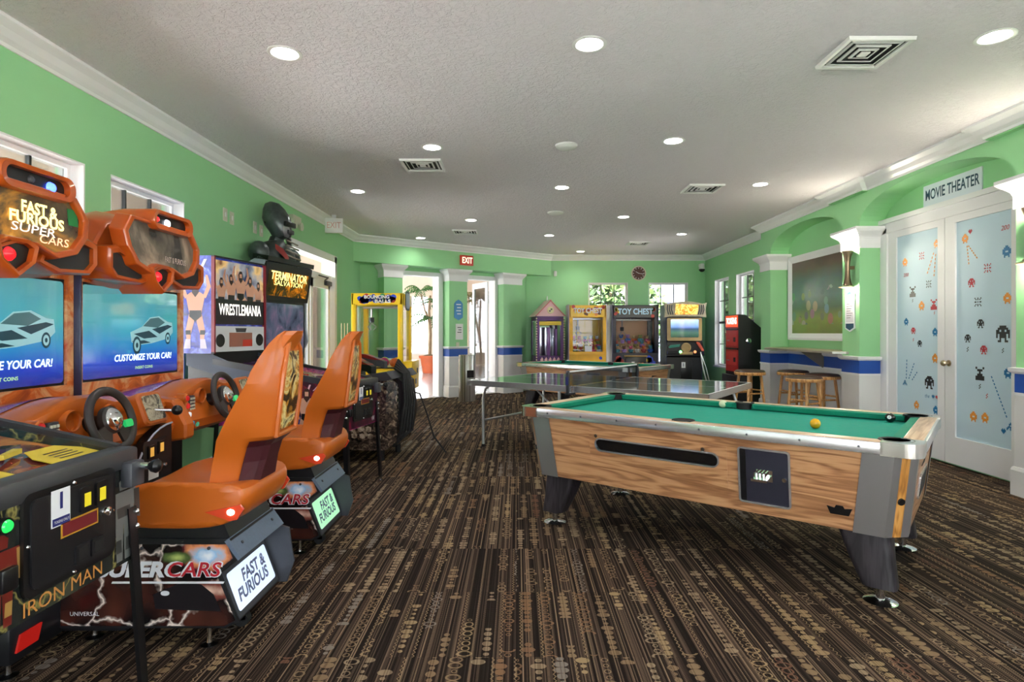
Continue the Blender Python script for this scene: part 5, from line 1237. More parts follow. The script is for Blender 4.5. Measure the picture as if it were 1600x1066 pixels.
    if not second:
        cd = MB(BLACKP)
        arc = [(-.14, .06), (.14, .06), (.14, .83)] + [(.14 - .28 * math.sin(k * PI / 16), .83 - .22 * (1 - math.cos(k * PI / 16))) for k in range(1, 9)]
        cd.prism(arc, (-1.852, .33, 0), Y, Z, (.05, 0, 0), BLACKP); cd.box(-2.33, -1.852, .21, .46, .06, .69, BLACKP)
        co = cd.build('coin_door_console', t)
        ed_ = MB(mat('white edge trim', rgb(170, 176, 196), .4)); pts = [(-1.80, .33 + p[0] * 1.01, p[1] + .003) for p in arc[2:]] + [(-1.80, .188, .1)]; ed_.tube(pts, .005, None, 6); ed_.build('edge_trim', co)
        dd_ = MB(BLACK); P0 = Vector((-1.802, .335, .64))
        dd_.prism(rrect(.22, .26, .02, 4), P0, Y, Z, X * .008, BLACK)
        for k, (a_, b2) in enumerate(((-.05, .075), (.03, .085))):
            dd_.prism(rrect(.055, .065, .006, 3), P0 + Y * a_ + Z * b2 + X * .008, Y, Z, X * .006, BLACKP); dd_.prism(rect(-.014, .014, -.022, .022), P0 + Y * a_ + Z * b2 + X * .0145, Y, Z, X * .001, mat('amber coin slot', rgb(190, 150, 70), .4, emit=rgb(190, 140, 60), es=.4))
        dd_.prism(rect(-.04, .04, -.06, .03), P0 + Y * -.03 + X * .008, Y, Z, X * .001, PAPER); dd_.text('1', P0 + Y * -.03 + X * .0092, Y, Z, .08, NAVY, bold=.02)
        dd_.lathe([(.012, 0), (.01, .01), (.0001, .012)], CHROME, 14, (P0.x + .008, P0.y + .06, P0.z - .01), 'X')
        dd_.prism(rrect(.13, .05, .006, 3), P0 + Z * -.095 + X * .008, Y, Z, X * .005, BLACKP)
        dd_.build('coin_door', co, recalc=False)
    return t
RM1 = race_machine('orange racing cabinet nearest the viewer, with lit topper lettering and white rear sign', 2.60, False)
RM2 = race_machine('second orange racing cabinet, with whole screen in view and greenish rear sign', 3.62, True)

# ================================================================ pinball machines
def pinball(label, front, cy, rz, art, artf, name_lines, figure, playcol, backbox, key, Ln=1.30, zr1=1.06):
    """front: x of the front face; the machine runs back to the wall along -x"""
    t = thing('pinball_machine', label, 'pinball machine', (front, cy, 0), rz, None)
    hw = .29
    zf0, zf1, zr0 = .52, .885, .54
    prof = [(0, zf0), (0, zf1), (-Ln, zr1), (-Ln, zr0), (-.35, zf0)]
    b_ = MB(art, BLACK)
    b_.prism([(0, zf0), (0, zf1 - .09), (-Ln, zr1 - .12), (-Ln, zr0), (-.35, zf0)], (0, -hw, 0), X, Z, (0, 2 * hw, 0), art); b_.box(-.02, 0, -hw, hw, zf1 - .1, zf1, art)
    for sy in (-1, 1): b_.prism([(0, zf1 - .1), (0, zf1), (-Ln, zr1), (-Ln, zr1 - .13)], (0, sy * hw, 0), X, Z, (0, -sy * .014, 0), art)
    b_.build('cabinet', t)
    sl_ = Vector((-Ln, 0, zr1 - zf1)).normalized(); up = Vector((-sl_.z, 0, sl_.x * -1)).normalized(); up = Vector((.134, 0, .99)).normalized()
    # lockdown bar and side rails
    lb = MB(worn('charcoal lockdown bar', rgb(66, 66, 68), .45, .3)); lb.box(-.075, .012, -hw - .012, hw + .012, zf1 - .045, zf1 + .022, None, .012); lb.build('lockdown_bar', t)
    for sy in (-1, 1):
        r = MB(worn('charcoal side rail', rgb(54, 54, 58), .45, .3)); r.prism([(-.05, zf1 - .02), (-.05, zf1 + .028), (-Ln, zr1 + .03), (-Ln, zr1 - .02)], (0, sy * (hw - .012), 0), X, Z, (0, sy * .026, 0)); r.build('side_rail', t)
    # playfield under glass
    pf = MB(playcol); z0 = lambda x: zf1 + (zr1 - zf1) * (-x / Ln)
    pf.loft([[(-.07, -hw + .03, z0(-.07) - .018), (-.07, hw - .03, z0(-.07) - .018)], [(-Ln + .02, -hw + .03, z0(-Ln) - .05), (-Ln + .02, hw - .03, z0(-Ln) - .05)]], playcol, closed=False, cap=False)
    po = pf.build('playfield', t, recalc=False)
    YP = mat('yellow instruction card', rgb(226, 200, 70), .5)
    cards = MB(YP)
    dx = sl_
    def onp(x, y, dz=0): return Vector((x, y, z0(x) - .013 + dz))
    for yy in (-.17, .17):
        cards = MB(YP); cards.prism([(0, -.10), (.07, -.10), (.13, -.06), (.13, .06), (.07, .10), (0, .10)], onp(-.10, yy), dx, Y, (0, 0, .003), YP)
        for k in range(4): cards.plate(rect(.02 + k * .018, .026 + k * .018, -.05, .05), onp(-.10, yy, .0045), dx, Y, DARKG)
        cards.build('instruction_card', po)
    rnd = random.Random(key)
    toys = MB(mat('amber plastic ramp', rgb(200, 100, 40), .15, coat=.6), mat('smoky plastic', rgb(70, 50, 90), .15, coat=.6), CHROME, mat('red plastic', rgb(170, 30, 30), .2))
    for k in range(26):
        x = -rnd.uniform(.25, 1.15); y = rnd.uniform(-.24, .24); m_ = toys.mats[rnd.randrange(4)]
        a0 = rnd.uniform(0, PI); l_ = rnd.uniform(.03, .09); d_ = Vector((math.cos(a0) * l_, math.sin(a0) * l_, 0))
        toys.prism([(0, 0), (1, 0), (.8, .5), (.2, .6)], onp(x, y, -.015), d_, Vector((-d_.y, d_.x, 0)), (0, 0, rnd.uniform(.01, .03)), m_)
    for yy in (-.1, .1): toys.prism([(0, -.012), (.11, -.006), (.11, .006), (0, .012)], onp(-.24, yy), Vector((.3, -yy * 8, 0)).normalized() * 1.0, Vector((yy * 8, .3, 0)).normalized(), (0, 0, .015), YP)
    toys.build('playfield_toys', po)
    PGL = thin_glass('table top glass', (1, 1, 1, 1), .22); gl = MB(PGL); gl.add([(-.06, -hw + .014, z0(-.06) + .012), (-.06, hw - .014, z0(-.06) + .012), (-Ln, hw - .014, zr1 + .012), (-Ln, -hw + .014, zr1 + .012)], [(0, 1, 2, 3)]); gl.build('top_glass', t, recalc=False)
    # front printed face
    ff = MB(artf); ff.prism(rect(-hw + .002, hw - .002, zf0 + .005, zf1 - .04), (.0005, 0, 0), Y, Z, (.0025, 0, 0), artf)
    for txt, y, z, sz, wd, m_ in name_lines: ff.text(txt, (.0035, y, z), Y, Z, sz, m_, width=wd, bold=.0)
    figure(ff); ff.build('front_art', t, recalc=False)
    # coin door
    cd = MB(BLACKP); P0 = Vector((.004, .0, .722)); cd.prism(rrect(.36, .285, .03, 4), P0, Y, Z, X * .01, BLACKP)
    for p in (rrect(.32, .245, .02, 4),): cd.prism(p, P0 + X * .01, Y, Z, X * .006, BLACK)
    for k in range(4): cd.lathe([(.006, 0), (.004, .004), (.0001, .005)], CHROME, 10, (P0.x + .01, P0.y + (-.165, .165, 0, 0)[k], P0.z + (0, 0, .132, -.132)[k]), 'X')
    cdo = cd.build('coin_door', t)
    Q = P0 + X * .016
    for a_ in (.035, .10):
        c2 = MB(BLACKP); c2.prism(rrect(.05, .075, .008, 3), Q + Y * a_ + Z * .075, Y, Z, X * .008, BLACKP); c2.prism(rect(-.013, .013, -.022, .018), Q + Y * a_ + Z * .075 + X * .0085, Y, Z, X * .001, mat('lit yellow coin slot', rgb(220, 200, 40), .4, emit=rgb(220, 200, 40), es=.12)); c2.build('coin_slot', cdo)
    for a_ in (.02, .085): c2 = MB(BLACK); c2.prism(rrect(.055, .055, .006, 3), Q + Y * a_ - Z * .085, Y, Z, X * .006, BLACK); c2.prism(rect(-.018, .018, -.018, .018), Q + Y * a_ - Z * .085 + X * .0062, Y, Z, X * .001, POCKET); c2.build('coin_return', cdo)
    c3 = MB(PAPER); c3.prism(rect(-.035, .035, -.055, .05), Q + Y * -.06 + Z * .08, Y, Z, X * .001, PAPER); c3.text('1', Q + Y * -.06 + Z * .095 + X * .0012, Y, Z, .065, NAVY, bold=.03); c3.plate(rect(-.032, .032, -.052, -.03), Q + Y * -.06 + Z * .08 + X * .0018, Y, Z, NAVY)
    c3.text('TOKENS ONLY', Q + Y * -.06 + Z * .039 + X * .0022, Y, Z, .011, PAPER, width=.055); c3.build('price_sticker', cdo, recalc=False)
    c4 = MB(YP); c4.prism(rect(-.06, .09, -.02, .026), Q + Z * .005, Y, Z, X * .001, mat('gold plate border', rgb(190, 140, 40), .4)); c4.prism(rect(-.054, .084, -.015, .021), Q + Z * .005 + X * .001, Y, Z, X * .001, mat('maroon plate', rgb(110, 28, 34), .4)); c4.build('reward_plate', cdo)
    MB(CHROME).lathe([(.016, 0), (.014, .01), (.006, .014), (.0001, .012)], CHROME, 18, (Q.x, Q.y + .125, Q.z + .01), 'X').build('door_lock', cdo)
    MB(BLACKP).lathe([(.024, 0), (.022, .01)], BLACKP, 20, (.004, -hw + .06, .80), 'X').lathe([(.017, .01), (.014, .015), (.0001, .016)], A_plain('green start button', rgb(30, 190, 70), .8), 20, (.004, -hw + .06, .80), 'X').build('start_button', t)
    MB(BLACKP).box(.003, .02, -hw + .04, -hw + .09, .63, .69, BLACKP, .004).build('ball_button_plate', t)
    pg = MB(DARKG).box(.003, .045, hw - .075, hw - .005, .78, .865, DARKG, .008); pg.cyl((.04, hw - .03, .845), (.075, hw - .03, .845), .012, None, CHROME, 14); pg.lathe([(.006, .07), (.02, .085), (.024, .1), (.016, .112), (.0001, .116)], BLACKP, 18, (0, hw - .03, .845), 'X'); pg.build('launch_button', t)
    # legs
    for x_, z_ in ((-.02, .70), (-Ln + .05, .72)):
        for sy in (-1, 1):
            lg = MB(BLACKP); y_ = sy * (hw + .004); sx = 1 if x_ > -.5 else -1
            top = Vector((x_ + sx * .028, y_, z_)); bot = Vector((x_ + sx * .06, y_ + sy * .02, .03))
            for du, dv in ((Vector((-sx * .045, 0, 0)), Vector((0, 0, 0))), (Vector((0, -sy * .045, 0)), Vector((0, 0, 0)))):
                th = Vector((0, -sy * .005, 0)) if abs(du.x) > 0 else Vector((-sx * .005, 0, 0))
                vs = [top, top + du * .9, bot + du * .75, bot]; vs += [v + th for v in vs]
                lg.add(vs, [(0, 1, 2, 3), (7, 6, 5, 4), (0, 4, 5, 1), (1, 5, 6, 2), (2, 6, 7, 3), (3, 7, 4, 0)], BLACKP)
            for dz in (-.02, -.07): lg.ball(top + Vector((sx * .002, 0, dz)), .010, CHROME, 12)
            lg.lathe([(.028, 0), (.028, .006), (.008, .012), (.007, .05)], CHROME, 16, (bot.x - sx * .012, bot.y - sy * .012, 0)); lg.build('leg', t)
    # backbox
    backbox(t, Ln, hw)
    return t
def fig_armor(ff):
    """plain standing armoured figures left and right of the door, no likeness"""
    r_, g_, d_ = mat('figure dark red', rgb(110, 34, 26), .35), mat('figure gold', rgb(170, 130, 70), .35), mat('figure grey', rgb(104, 106, 104), .35)
    for y0, m1, m2, s in ((-.235, r_, g_, 1.0), (.235, d_, mat('figure dark grey', rgb(52, 54, 52), .35), 1.15)):
        P = Vector((.0034, y0, .535)); sc = s * .25
        for poly, m_ in (([(-.12, 0), (-.02, 0), (0, .45), (-.14, .45)], m1), ([(.02, 0), (.12, 0), (.14, .45), (0, .45)], m1), ([(-.16, .42), (.16, .42), (.22, .8), (-.22, .8)], m1), ([(-.1, .5), (.1, .5), (.12, .62), (-.12, .62)], m2),
                         ([(-.3, .45), (-.2, .42), (-.18, .78), (-.28, .78)], m2), ([(.2, .45), (.3, .42), (.28, .78), (.18, .78)], m2), ([(-.07, .82), (.07, .82), (.08, .92), (0, .99), (-.08, .92)], m1), ([(-.12, .1), (-.03, .1), (-.04, .25), (-.13, .25)], m2), ([(.03, .1), (.12, .1), (.13, .25), (.04, .25)], m2)):
            ff.plate([(p[0] * sc, p[1] * sc) for p in poly], P, Y, Z, m_); P = P + X * .00005
def bb_none(t, Ln, hw):
    b = MB(A_IRON).box(-Ln - .25, -Ln + .02, -hw - .04, hw + .04, 1.10, 1.9, A_IRON, .01).box(-Ln - .2, -Ln, -hw, hw, .5, 1.1, BLACK); b.build('backbox', t)
GOLD = mat('gold metal lettering', rgb(206, 140, 70), .35, coat=.3)
pinball('black pinball machine with gold front lettering at the left edge, nearest the viewer', -1.33, 1.75, 0, A_IRON, A_IRON, [('IRON MAN', -.02, .549, .058, .30, GOLD)], fig_armor,
        art_noise('iron playfield art', [(.3, rgb(50, 36, 60)), (.5, rgb(130, 60, 50)), (.65, rgb(200, 130, 70))], 7, .1, seed=3), bb_none, 3, 1.30, 1.15)
SKIN = mat('print skin tone', rgb(214, 160, 134), .4); HAIR = mat('print dark brown', rgb(60, 38, 28), .4)
def wrestler(mb, P, u, w, h, arms_up=True):
    """a printed man: trunks, boots, beard"""
    def pl(pts, m_, dz=0): mb.plate([(p[0] * h, p[1] * h) for p in pts], P + (u.cross(w)) * (.0006 + dz), u, w, m_)
    for s in (-1, 1):
        pl([(s * .015, .47), (s * .1, .47), (s * .15, .25), (s * .13, .06), (s * .17, .0), (s * .08, .0), (s * .07, .2), (s * .02, .36)], SKIN)
        pl([(s * .075, .0), (s * .18, .0), (s * .15, .13), (s * .075, .13)], mat('print boot', rgb(210, 200, 214), .4), .0003); pl([(s * .07, .19), (s * .15, .19), (s * .15, .25), (s * .075, .25)], BLACKP, .0003)
        if arms_up: pl([(s * .12, .72), (s * .16, .68), (s * .24, .84), (s * .19, 1.0), (s * .155, 1.0), (s * .175, .85)], SKIN)
        else: pl([(s * .12, .73), (s * .16, .70), (s * .24, .5), (s * .12, .42), (s * .12, .46), (s * .19, .52)], SKIN)
    pl([(-.09, .46), (.09, .46), (.15, .72), (.07, .77), (-.07, .77), (-.15, .72)], SKIN, .0001)
    pl([(-.095, .44), (0, .37), (.095, .44), (.09, .52), (-.09, .52)], BLACKP, .0004)
    pl([(-.05, .76), (0, .70), (.05, .76), (.06, .86), (.03, .92), (-.03, .92), (-.06, .86)], HAIR, .0005); pl([(-.03, .80), (.03, .80), (.032, .87), (-.032, .87)], SKIN, .0007)
def bb_wrestle(t, Ln, hw):
    bw = .345; x0, x1 = -Ln - .27, -Ln + .02; z0, z1 = 1.13, 1.93
    b = MB(A_WBLUE, BLACKP); b.box(x0, x1, -bw, bw, z0, z1, A_WBLUE)
    RED = mat('red edge', rgb(130, 24, 40), .4)
    b.box(x1, x1 + .03, -bw, -bw + .016, z0, z1, RED).box(x1, x1 + .03, bw - .016, bw, z0, z1, RED).box(x1, x1 + .03, -bw, bw, z1 - .012, z1, BLACKP).box(x1, x1 + .03, -bw, bw, z0, z0 + .012, BLACKP)
    P = Vector(((x0 + x1) / 2, -bw - .0008, z0 + .04)); wrestler(b, P, X, Z, .60)
    b.text('W', ((x0 + x1) / 2, -bw - .0008, z1 - .1), X, Z, .17, PAPER, width=.2, shear=.12, bold=.03)
    b.build('backbox', t, recalc=False)
    tr = MB(BLACKP); P = Vector((x1 + .008, 0, 0))
    CR = mat('lit crowd translite', rough=.1, coat=.6); n = NT(CR); c = n.coords()
    cc = n.ramp(n.noise(n.mapping(c, (1, 5, 5)), 1.0, 3), [(.3, rgb(50, 60, 90)), (.5, rgb(150, 150, 160)), (.62, rgb(220, 180, 120)), (.75, rgb(120, 80, 60))])
    n.link(cc, n.b.inputs['Base Color']); n.link(cc, n.b.inputs['Emission Color']); n.b.inputs['Emission Strength'].default_value = .22
    tr.prism(rect(-bw + .02, bw - .02, z0 + .24, z1 - .03), P, Y, Z, X * .004, CR)
    for k, (yy, hh) in enumerate(((-.24, .40), (.25, .40), (-.12, .44), (.13, .44), (0, .48))): wrestler(tr, P + Vector((.0042 + .0012 * k, yy, z0 + .26)), Y, Z, hh, k % 2 == 0)
    tr.plate(rect(-bw + .02, bw - .02, z0 + .24, z0 + .45), P + X * .0115, Y, Z, mat('translite dark foot', rgb(30, 26, 34), .2))
    tr.text('WRESTLEMANIA', P + X * .0118 + Z * (z0 + .36), Y, Z, .13, A_plain('white lit lettering', rgb(240, 235, 225), .6), width=.56, bold=.02)
    tr.build('translite', t, recalc=False)
    sp = MB(mat('white speaker panel', rgb(206, 208, 214), .35)); sp.prism(rect(-bw + .02, bw - .02, z0 + .012, z0 + .225), P, Y, Z, X * .012)
    for s in (-1, 1): sp.lathe([(.055, 0), (.05, .004), (.0001, .001)], BLACKP, 24, (P.x + .012, s * .26, z0 + .105), 'X')
    sp.prism(rect(-.15, .15, .05, .17), P + X * .012 + Z * z0, Y, Z, X * .003, mat('reflective dot display', rgb(150, 100, 84), .1, coat=.6)); sp.prism(rect(.02, .15, .05, .11), P + X * .0152 + Z * z0, Y, Z, X * .001, mat('red display glow', rgb(190, 50, 30), .3))
    sp.prism([(-.06, .175), (.06, .175), (.075, .21), (-.075, .21)], P + X * .012 + Z * z0, Y, Z, X * .002, DARKG); sp.build('speaker_panel', t)
    for s in (-1, 1):
        h_ = MB(mat('blue grey hinge', rgb(58, 66, 84), .6)); pts = [(x0 + .02, 1.13), (x1 - .02, 1.12), (-Ln + .42, .965), (-Ln + .44, .90), (-Ln + .37, .87), (-Ln + .3, .88), (x0 + .02, 1.03)]
        h_.prism(pts, (0, s * (hw + .004), 0), X, Z, (0, s * .006, 0)); h_.lathe([(.012, 0), (.01, s * .006), (.0001, s * .008)], CHROME, 12, (-Ln + .38, s * (hw + .01), .92), 'Y'); h_.build('hinge_arm', t)
    MB(BLACK).box(x0 + .03, x1 - .02, -hw, hw, .52, 1.13, BLACK).build('neck', t)
def fig_none(ff): pass
pb2 = pinball('wrestling pinball machine with blue backbox standing behind the second orange seat', -1.29, 4.90, -math.radians(11), A_WPUR, A_WFRONT, [('W', .2, .56, .06, .06, PAPER)], fig_none,
        art_noise('wrestling playfield art', [(.3, rgb(60, 90, 50)), (.5, rgb(190, 190, 70)), (.65, rgb(220, 200, 200))], 9, .1, seed=5), bb_wrestle, 8, 1.17)
sd = MB(A_WFRONT); sd.prism([(-.01, .525), (-.01, .88), (-.55, .95), (-.55, .53)], (0, -.2925, 0), X, Z, (0, .002, 0), A_WFRONT)
Pm = Vector((-.33, -.2935, .555)); 
sd.plate(rect(-.16, .16, -.03, .08), Pm + Vector((0, -.0004, 0)), X, Z, mat('blue print foot', rgb(40, 40, 110), .4))
wrestler(sd, Pm + Vector((.0, -.0008, -.16)), X, Z, .50, False)
sd.text('1/3', (-.25, -.2935, .86), X, Z, .07, mat('red white lettering', rgb(226, 190, 196), .4), width=.16, shear=.4); sd.build('side_art', pb2, recalc=False)

# ================================================================ shooting machine with the dark bust
def shooter():
    t = thing('gun_arcade_machine', 'tall black shooting arcade machine topped by a dark metallic bust', 'arcade machine', (-2.6, 6.56, 0), -math.radians(10))
    SV = worn('silver side trim', rgb(170, 172, 190), .35, .3)
    MB(BLACK).box(-.24, -.03, -.42, .42, .1, 2.0, BLACK, .01).build('cabinet', t)
    for s in (-1, 1):
        st = MB(SV); st.prism([(-.2, 1.12), (.0, 1.12), (.04, 1.2), (.015, 1.35), (.015, 1.9), (.08, 2.06), (.0, 2.10), (-.2, 2.0)], (0, s * .43, 0), X, Z, (0, s * .03, 0), SV); st.build('side_trim', t)
    sc = MB(BLACKP); sc.box(-.03, .01, -.43, .43, 1.0, 1.66, BLACKP, .01)
    SM_ = art_noise('dim reflective game screen', [(.3, rgb(34, 36, 52)), (.5, rgb(70, 78, 96)), (.62, rgb(100, 86, 110)), (.75, rgb(150, 160, 176))], 4, .05, seed=11, emit=.3)
    sc.prism(rrect(.78, .58, .03, 4), (.0102, 0, 1.33), Y, Z, (.003, 0, 0), SM_); sc.build('screen', t)
    mq = MB(BLACKP); o = Vector((.03, 0, 1.84)); wv = Vector((.16, 0, 1)).normalized(); n = Y.cross(wv)
    mq.prism(rect(-.45, .45, -.19, .21), o - n * .1, Y, wv, n * .13, BLACKP)
    AM = art_noise('fiery marquee print', [(.3, rgb(26, 22, 10)), (.5, rgb(60, 50, 16)), (.62, rgb(190, 110, 20)), (.75, rgb(240, 190, 70))], 6, .15, seed=12, emit=.4)
    mq.prism(rect(-.40, .40, -.14, .13), o + n * .03, Y, wv, n * .003, AM)
    GL = A_plain('pale yellow sign lettering', rgb(236, 226, 130), .9)
    mq.text('TERMINATOR', o + n * .034 + wv * .075, Y, wv, .125, GL, width=.72, bold=.02); mq.text('SALVATION', o + n * .034 + wv * .0, Y, wv, .075, GL, width=.56, bold=.01); mq.build('marquee', t, recalc=False)
    MB(BLACKP).prism(rect(-.46, .46, 0, .05), o + wv * .22 - n * .14, Y, wv, n * .18, BLACKP).build('roof_ledge', t)
    # base body
    bd = MB(A_BONE)
    def sec(x, y0, y1, zt, zb=.12): return [(x, y0, zb), (x, y0 - .012, (zt + zb) * .5), (x, y0 + .02, zt), (x, y1 - .02, zt), (x, y1, (zt + zb) * .5), (x, y1, zb)]
    bd.loft([sec(-.05, -.45, .45, .95), sec(.5, -.46, .42, .80), sec(.95, -.46, .34, .74), sec(1.2, -.46, .26, .84), sec(1.38, -.42, .18, .86), sec(1.46, -.34, .08, .78, .2)], A_BONE, False); bd.build('base_body', t)
    # raised skull-like print: brow ridge, socket with red glow, two rows of teeth
    RG = art_noise('red glowing print', [(.35, rgb(70, 18, 12)), (.5, rgb(170, 40, 20)), (.62, rgb(236, 90, 50)), (.72, rgb(60, 40, 34))], 14, seed=2); BN = art_noise('bone metal print', [(.35, rgb(90, 74, 60)), (.5, rgb(160, 140, 116)), (.65, rgb(214, 200, 176))], 16, seed=4)
    pr = MB(RG, BN); P = Vector((1.0, -.474, .55)); n_ = -Y
    pr.plate([(p[0] * .17, p[1] * .13) for p in [(-1, .1), (-.6, .8), (.2, 1), (.9, .6), (1, -.1), (.5, -.8), (-.2, -1), (-.8, -.6)]], P - X * .08 + Y * .0, X, Z, RG)
    pr.plate([(p[0] * .05, p[1] * .06) for p in [(-1, 0), (0, 1), (1, 0), (0, -1)]], P + X * .02 - Y * .001 + Z * .02, X, Z, BLACKP)
    for k in range(13):
        for r, (zz, hh) in enumerate(((.335, .05), (.265, .045))):
            x_ = .28 + k * .085 + r * .02; pr.plate([(p[0] * .034, p[1] * hh * .6) for p in [(-.9, .6), (0, 1), (.9, .6), (.8, -.7), (0, -1), (-.8, -.7)]], Vector((x_, -.4745, zz)), X, Z, BN)
    for k in range(5): pr.plate([(0, 0), (.03, .012), (.11, -.12), (.09, -.14)], Vector((.62 + .12 * k, -.4742, .44 - .01 * k)), X, Z, BN)
    pr.build('side_print', t, recalc=False)
    # control deck
    dk = MB(DARKG); dk.prism([(.6, .78), (.98, .80), (1.2, .88), (1.40, .91), (1.46, .84), (1.40, .82), (1.2, .82), (.95, .73), (.6, .72)], (0, -.47, 0), X, Z, (0, .74, 0), DARKG); dk.build('control_deck', t)
    for i, (x0, y0, ang, zz) in enumerate(((1.05, -.33, .5, .97), (.98, .02, .2, 1.0))):
        g = MB(BLACKP); d = Vector((-math.cos(ang), math.sin(ang), .12)).normalized(); s_ = Vector((-d.y, d.x, 0)).normalized(); q = Vector((x0, y0, zz))
        up = Z
        g.prism([(-.24, .02), (-.1, .05), (.1, .05), (.34, .02), (.34, -.02), (.12, -.04), (.02, -.05), (-.03, -.14), (-.08, -.14), (-.06, -.04), (-.24, -.05)], q - s_ * .03, d, up, s_ * .06, mat('gun grey', rgb(80, 82, 84), .4) if i else BLACKP)
        g.prism([(-.2, .03), (.0, .065), (.16, .055), (.16, .03), (-.1, .02)], q - s_ * .036, d, up, s_ * .072, mat('dark red gun shell', rgb(140, 30, 26), .3)); g.cyl(q + d * .3, q + d * .4, .02, .016, BLACKP, 12)
        g.cyl(q - Z * .03 + d * .1, q - Z * .15 + d * .1, .03, .045, BLACKP, 14); go = g.build('mounted_gun', t)
    cb = MB(RUBBER)
    for k in range(5): cb.tube([(1.38 - .01 * k, -.2 + .05 * k, .93 + .02 * k), (1.50, -.26 + .04 * k, .88), (1.53 + .015 * k, -.3 + .03 * k, .6), (1.50 + .02 * k, -.34 + .03 * k, .3), (1.42 + .02 * k, -.32, .14 + .02 * k)], .014, RUBBER, 8)
    cb.tube([(1.46, -.1, .7), (1.62, -.1, .66), (1.68, -.05, .45), (1.74, .0, .2), (1.86, .05, .02)], .009, RUBBER, 7); cb.build('cable', t)
    MB(BLACKP).prism([(1.40, .88), (1.5, .8), (1.54, .5), (1.50, .3), (1.47, .3), (1.45, .8)], (0, -.3, 0), X, Z, (0, .36, 0), BLACKP).build('front_guard', t)
    for x_, y_ in ((.2, -.38), (1.3, -.34), (1.3, .1), (-.1, .38), (-.1, -.38)): MB(RUBBER).cyl((x_, y_, 0), (x_, y_, .13), .03, None, RUBBER, 14).build('caster', t)
    # bust: plain dark mannequin head and shoulders
    DM = worn('dark sculpted metal', rgb(76, 84, 84), .32, .5, var=.5, scale=9); bu = MB(DM)
    def el(cx, cy, z, a, b_, n=11): return [(cx + a * math.cos(2 * PI * k / n), cy + b_ * math.sin(2 * PI * k / n), z) for k in range(n)]
    bu.loft([el(-.1, 0, 2.04, .14, .36), el(-.1, 0, 2.14, .15, .37), el(-.1, 0, 2.22, .13, .33), el(-.1, 0, 2.28, .10, .22), el(-.09, 0, 2.32, .075, .10), el(-.08, 0, 2.37, .07, .08)], DM, False)
    bu.loft([el(-.06, 0, 2.34, .05, .05), el(-.03, 0, 2.37, .10, .085), el(-.04, 0, 2.43, .125, .105), el(-.07, 0, 2.5, .15, .13), el(-.09, 0, 2.58, .16, .135), el(-.12, 0, 2.68, .125, .10), el(-.14, 0, 2.74, .085, .06), el(-.15, 0, 2.765, .02, .02)], DM, False)
    for s in (-1, 1): bu.ball((-.1, s * .31, 2.16), .11, DM, 16, (1, .9, 1.1))
    bo = bu.build('bust', t)
    RD = mat('oxide red metal', rgb(150, 30, 22), .35, .4); GM = mat('pale worn metal', rgb(150, 146, 130), .4, .5)
    f_ = MB(BLACKP, RD, GM); f_.box(.055, .095, -.10, .10, 2.47, 2.53, BLACKP, .012); f_.box(.07, .10, -.055, .055, 2.39, 2.44, DARKG, .012)
    f_.loft([[(.035, -.22, 2.26), (.05, -.24, 2.2)], [(.055, -.1, 2.22), (.07, -.1, 2.12)], [(.05, .02, 2.14), (.06, .0, 2.06)]], RD, closed=False, cap=False)
    for s in (-1, 1): f_.loft([[(.05, s * .10, 2.5), (.085, s * .03, 2.49)], [(.045, s * .09, 2.42), (.085, s * .03, 2.40)], [(.04, s * .05, 2.36), (.07, s * .015, 2.35)]], mat('grey jaw plate', rgb(112, 110, 114), .35, .5), False, closed=False, cap=False)
    for k in range(4): f_.cyl((.04, -.02, 2.33 - .055 * k), (.05, .2 + .02 * k, 2.3 - .055 * k), .011, None, GM, 8)
    f_.build('bust_detail', bo, recalc=False)
    return t
shooter()

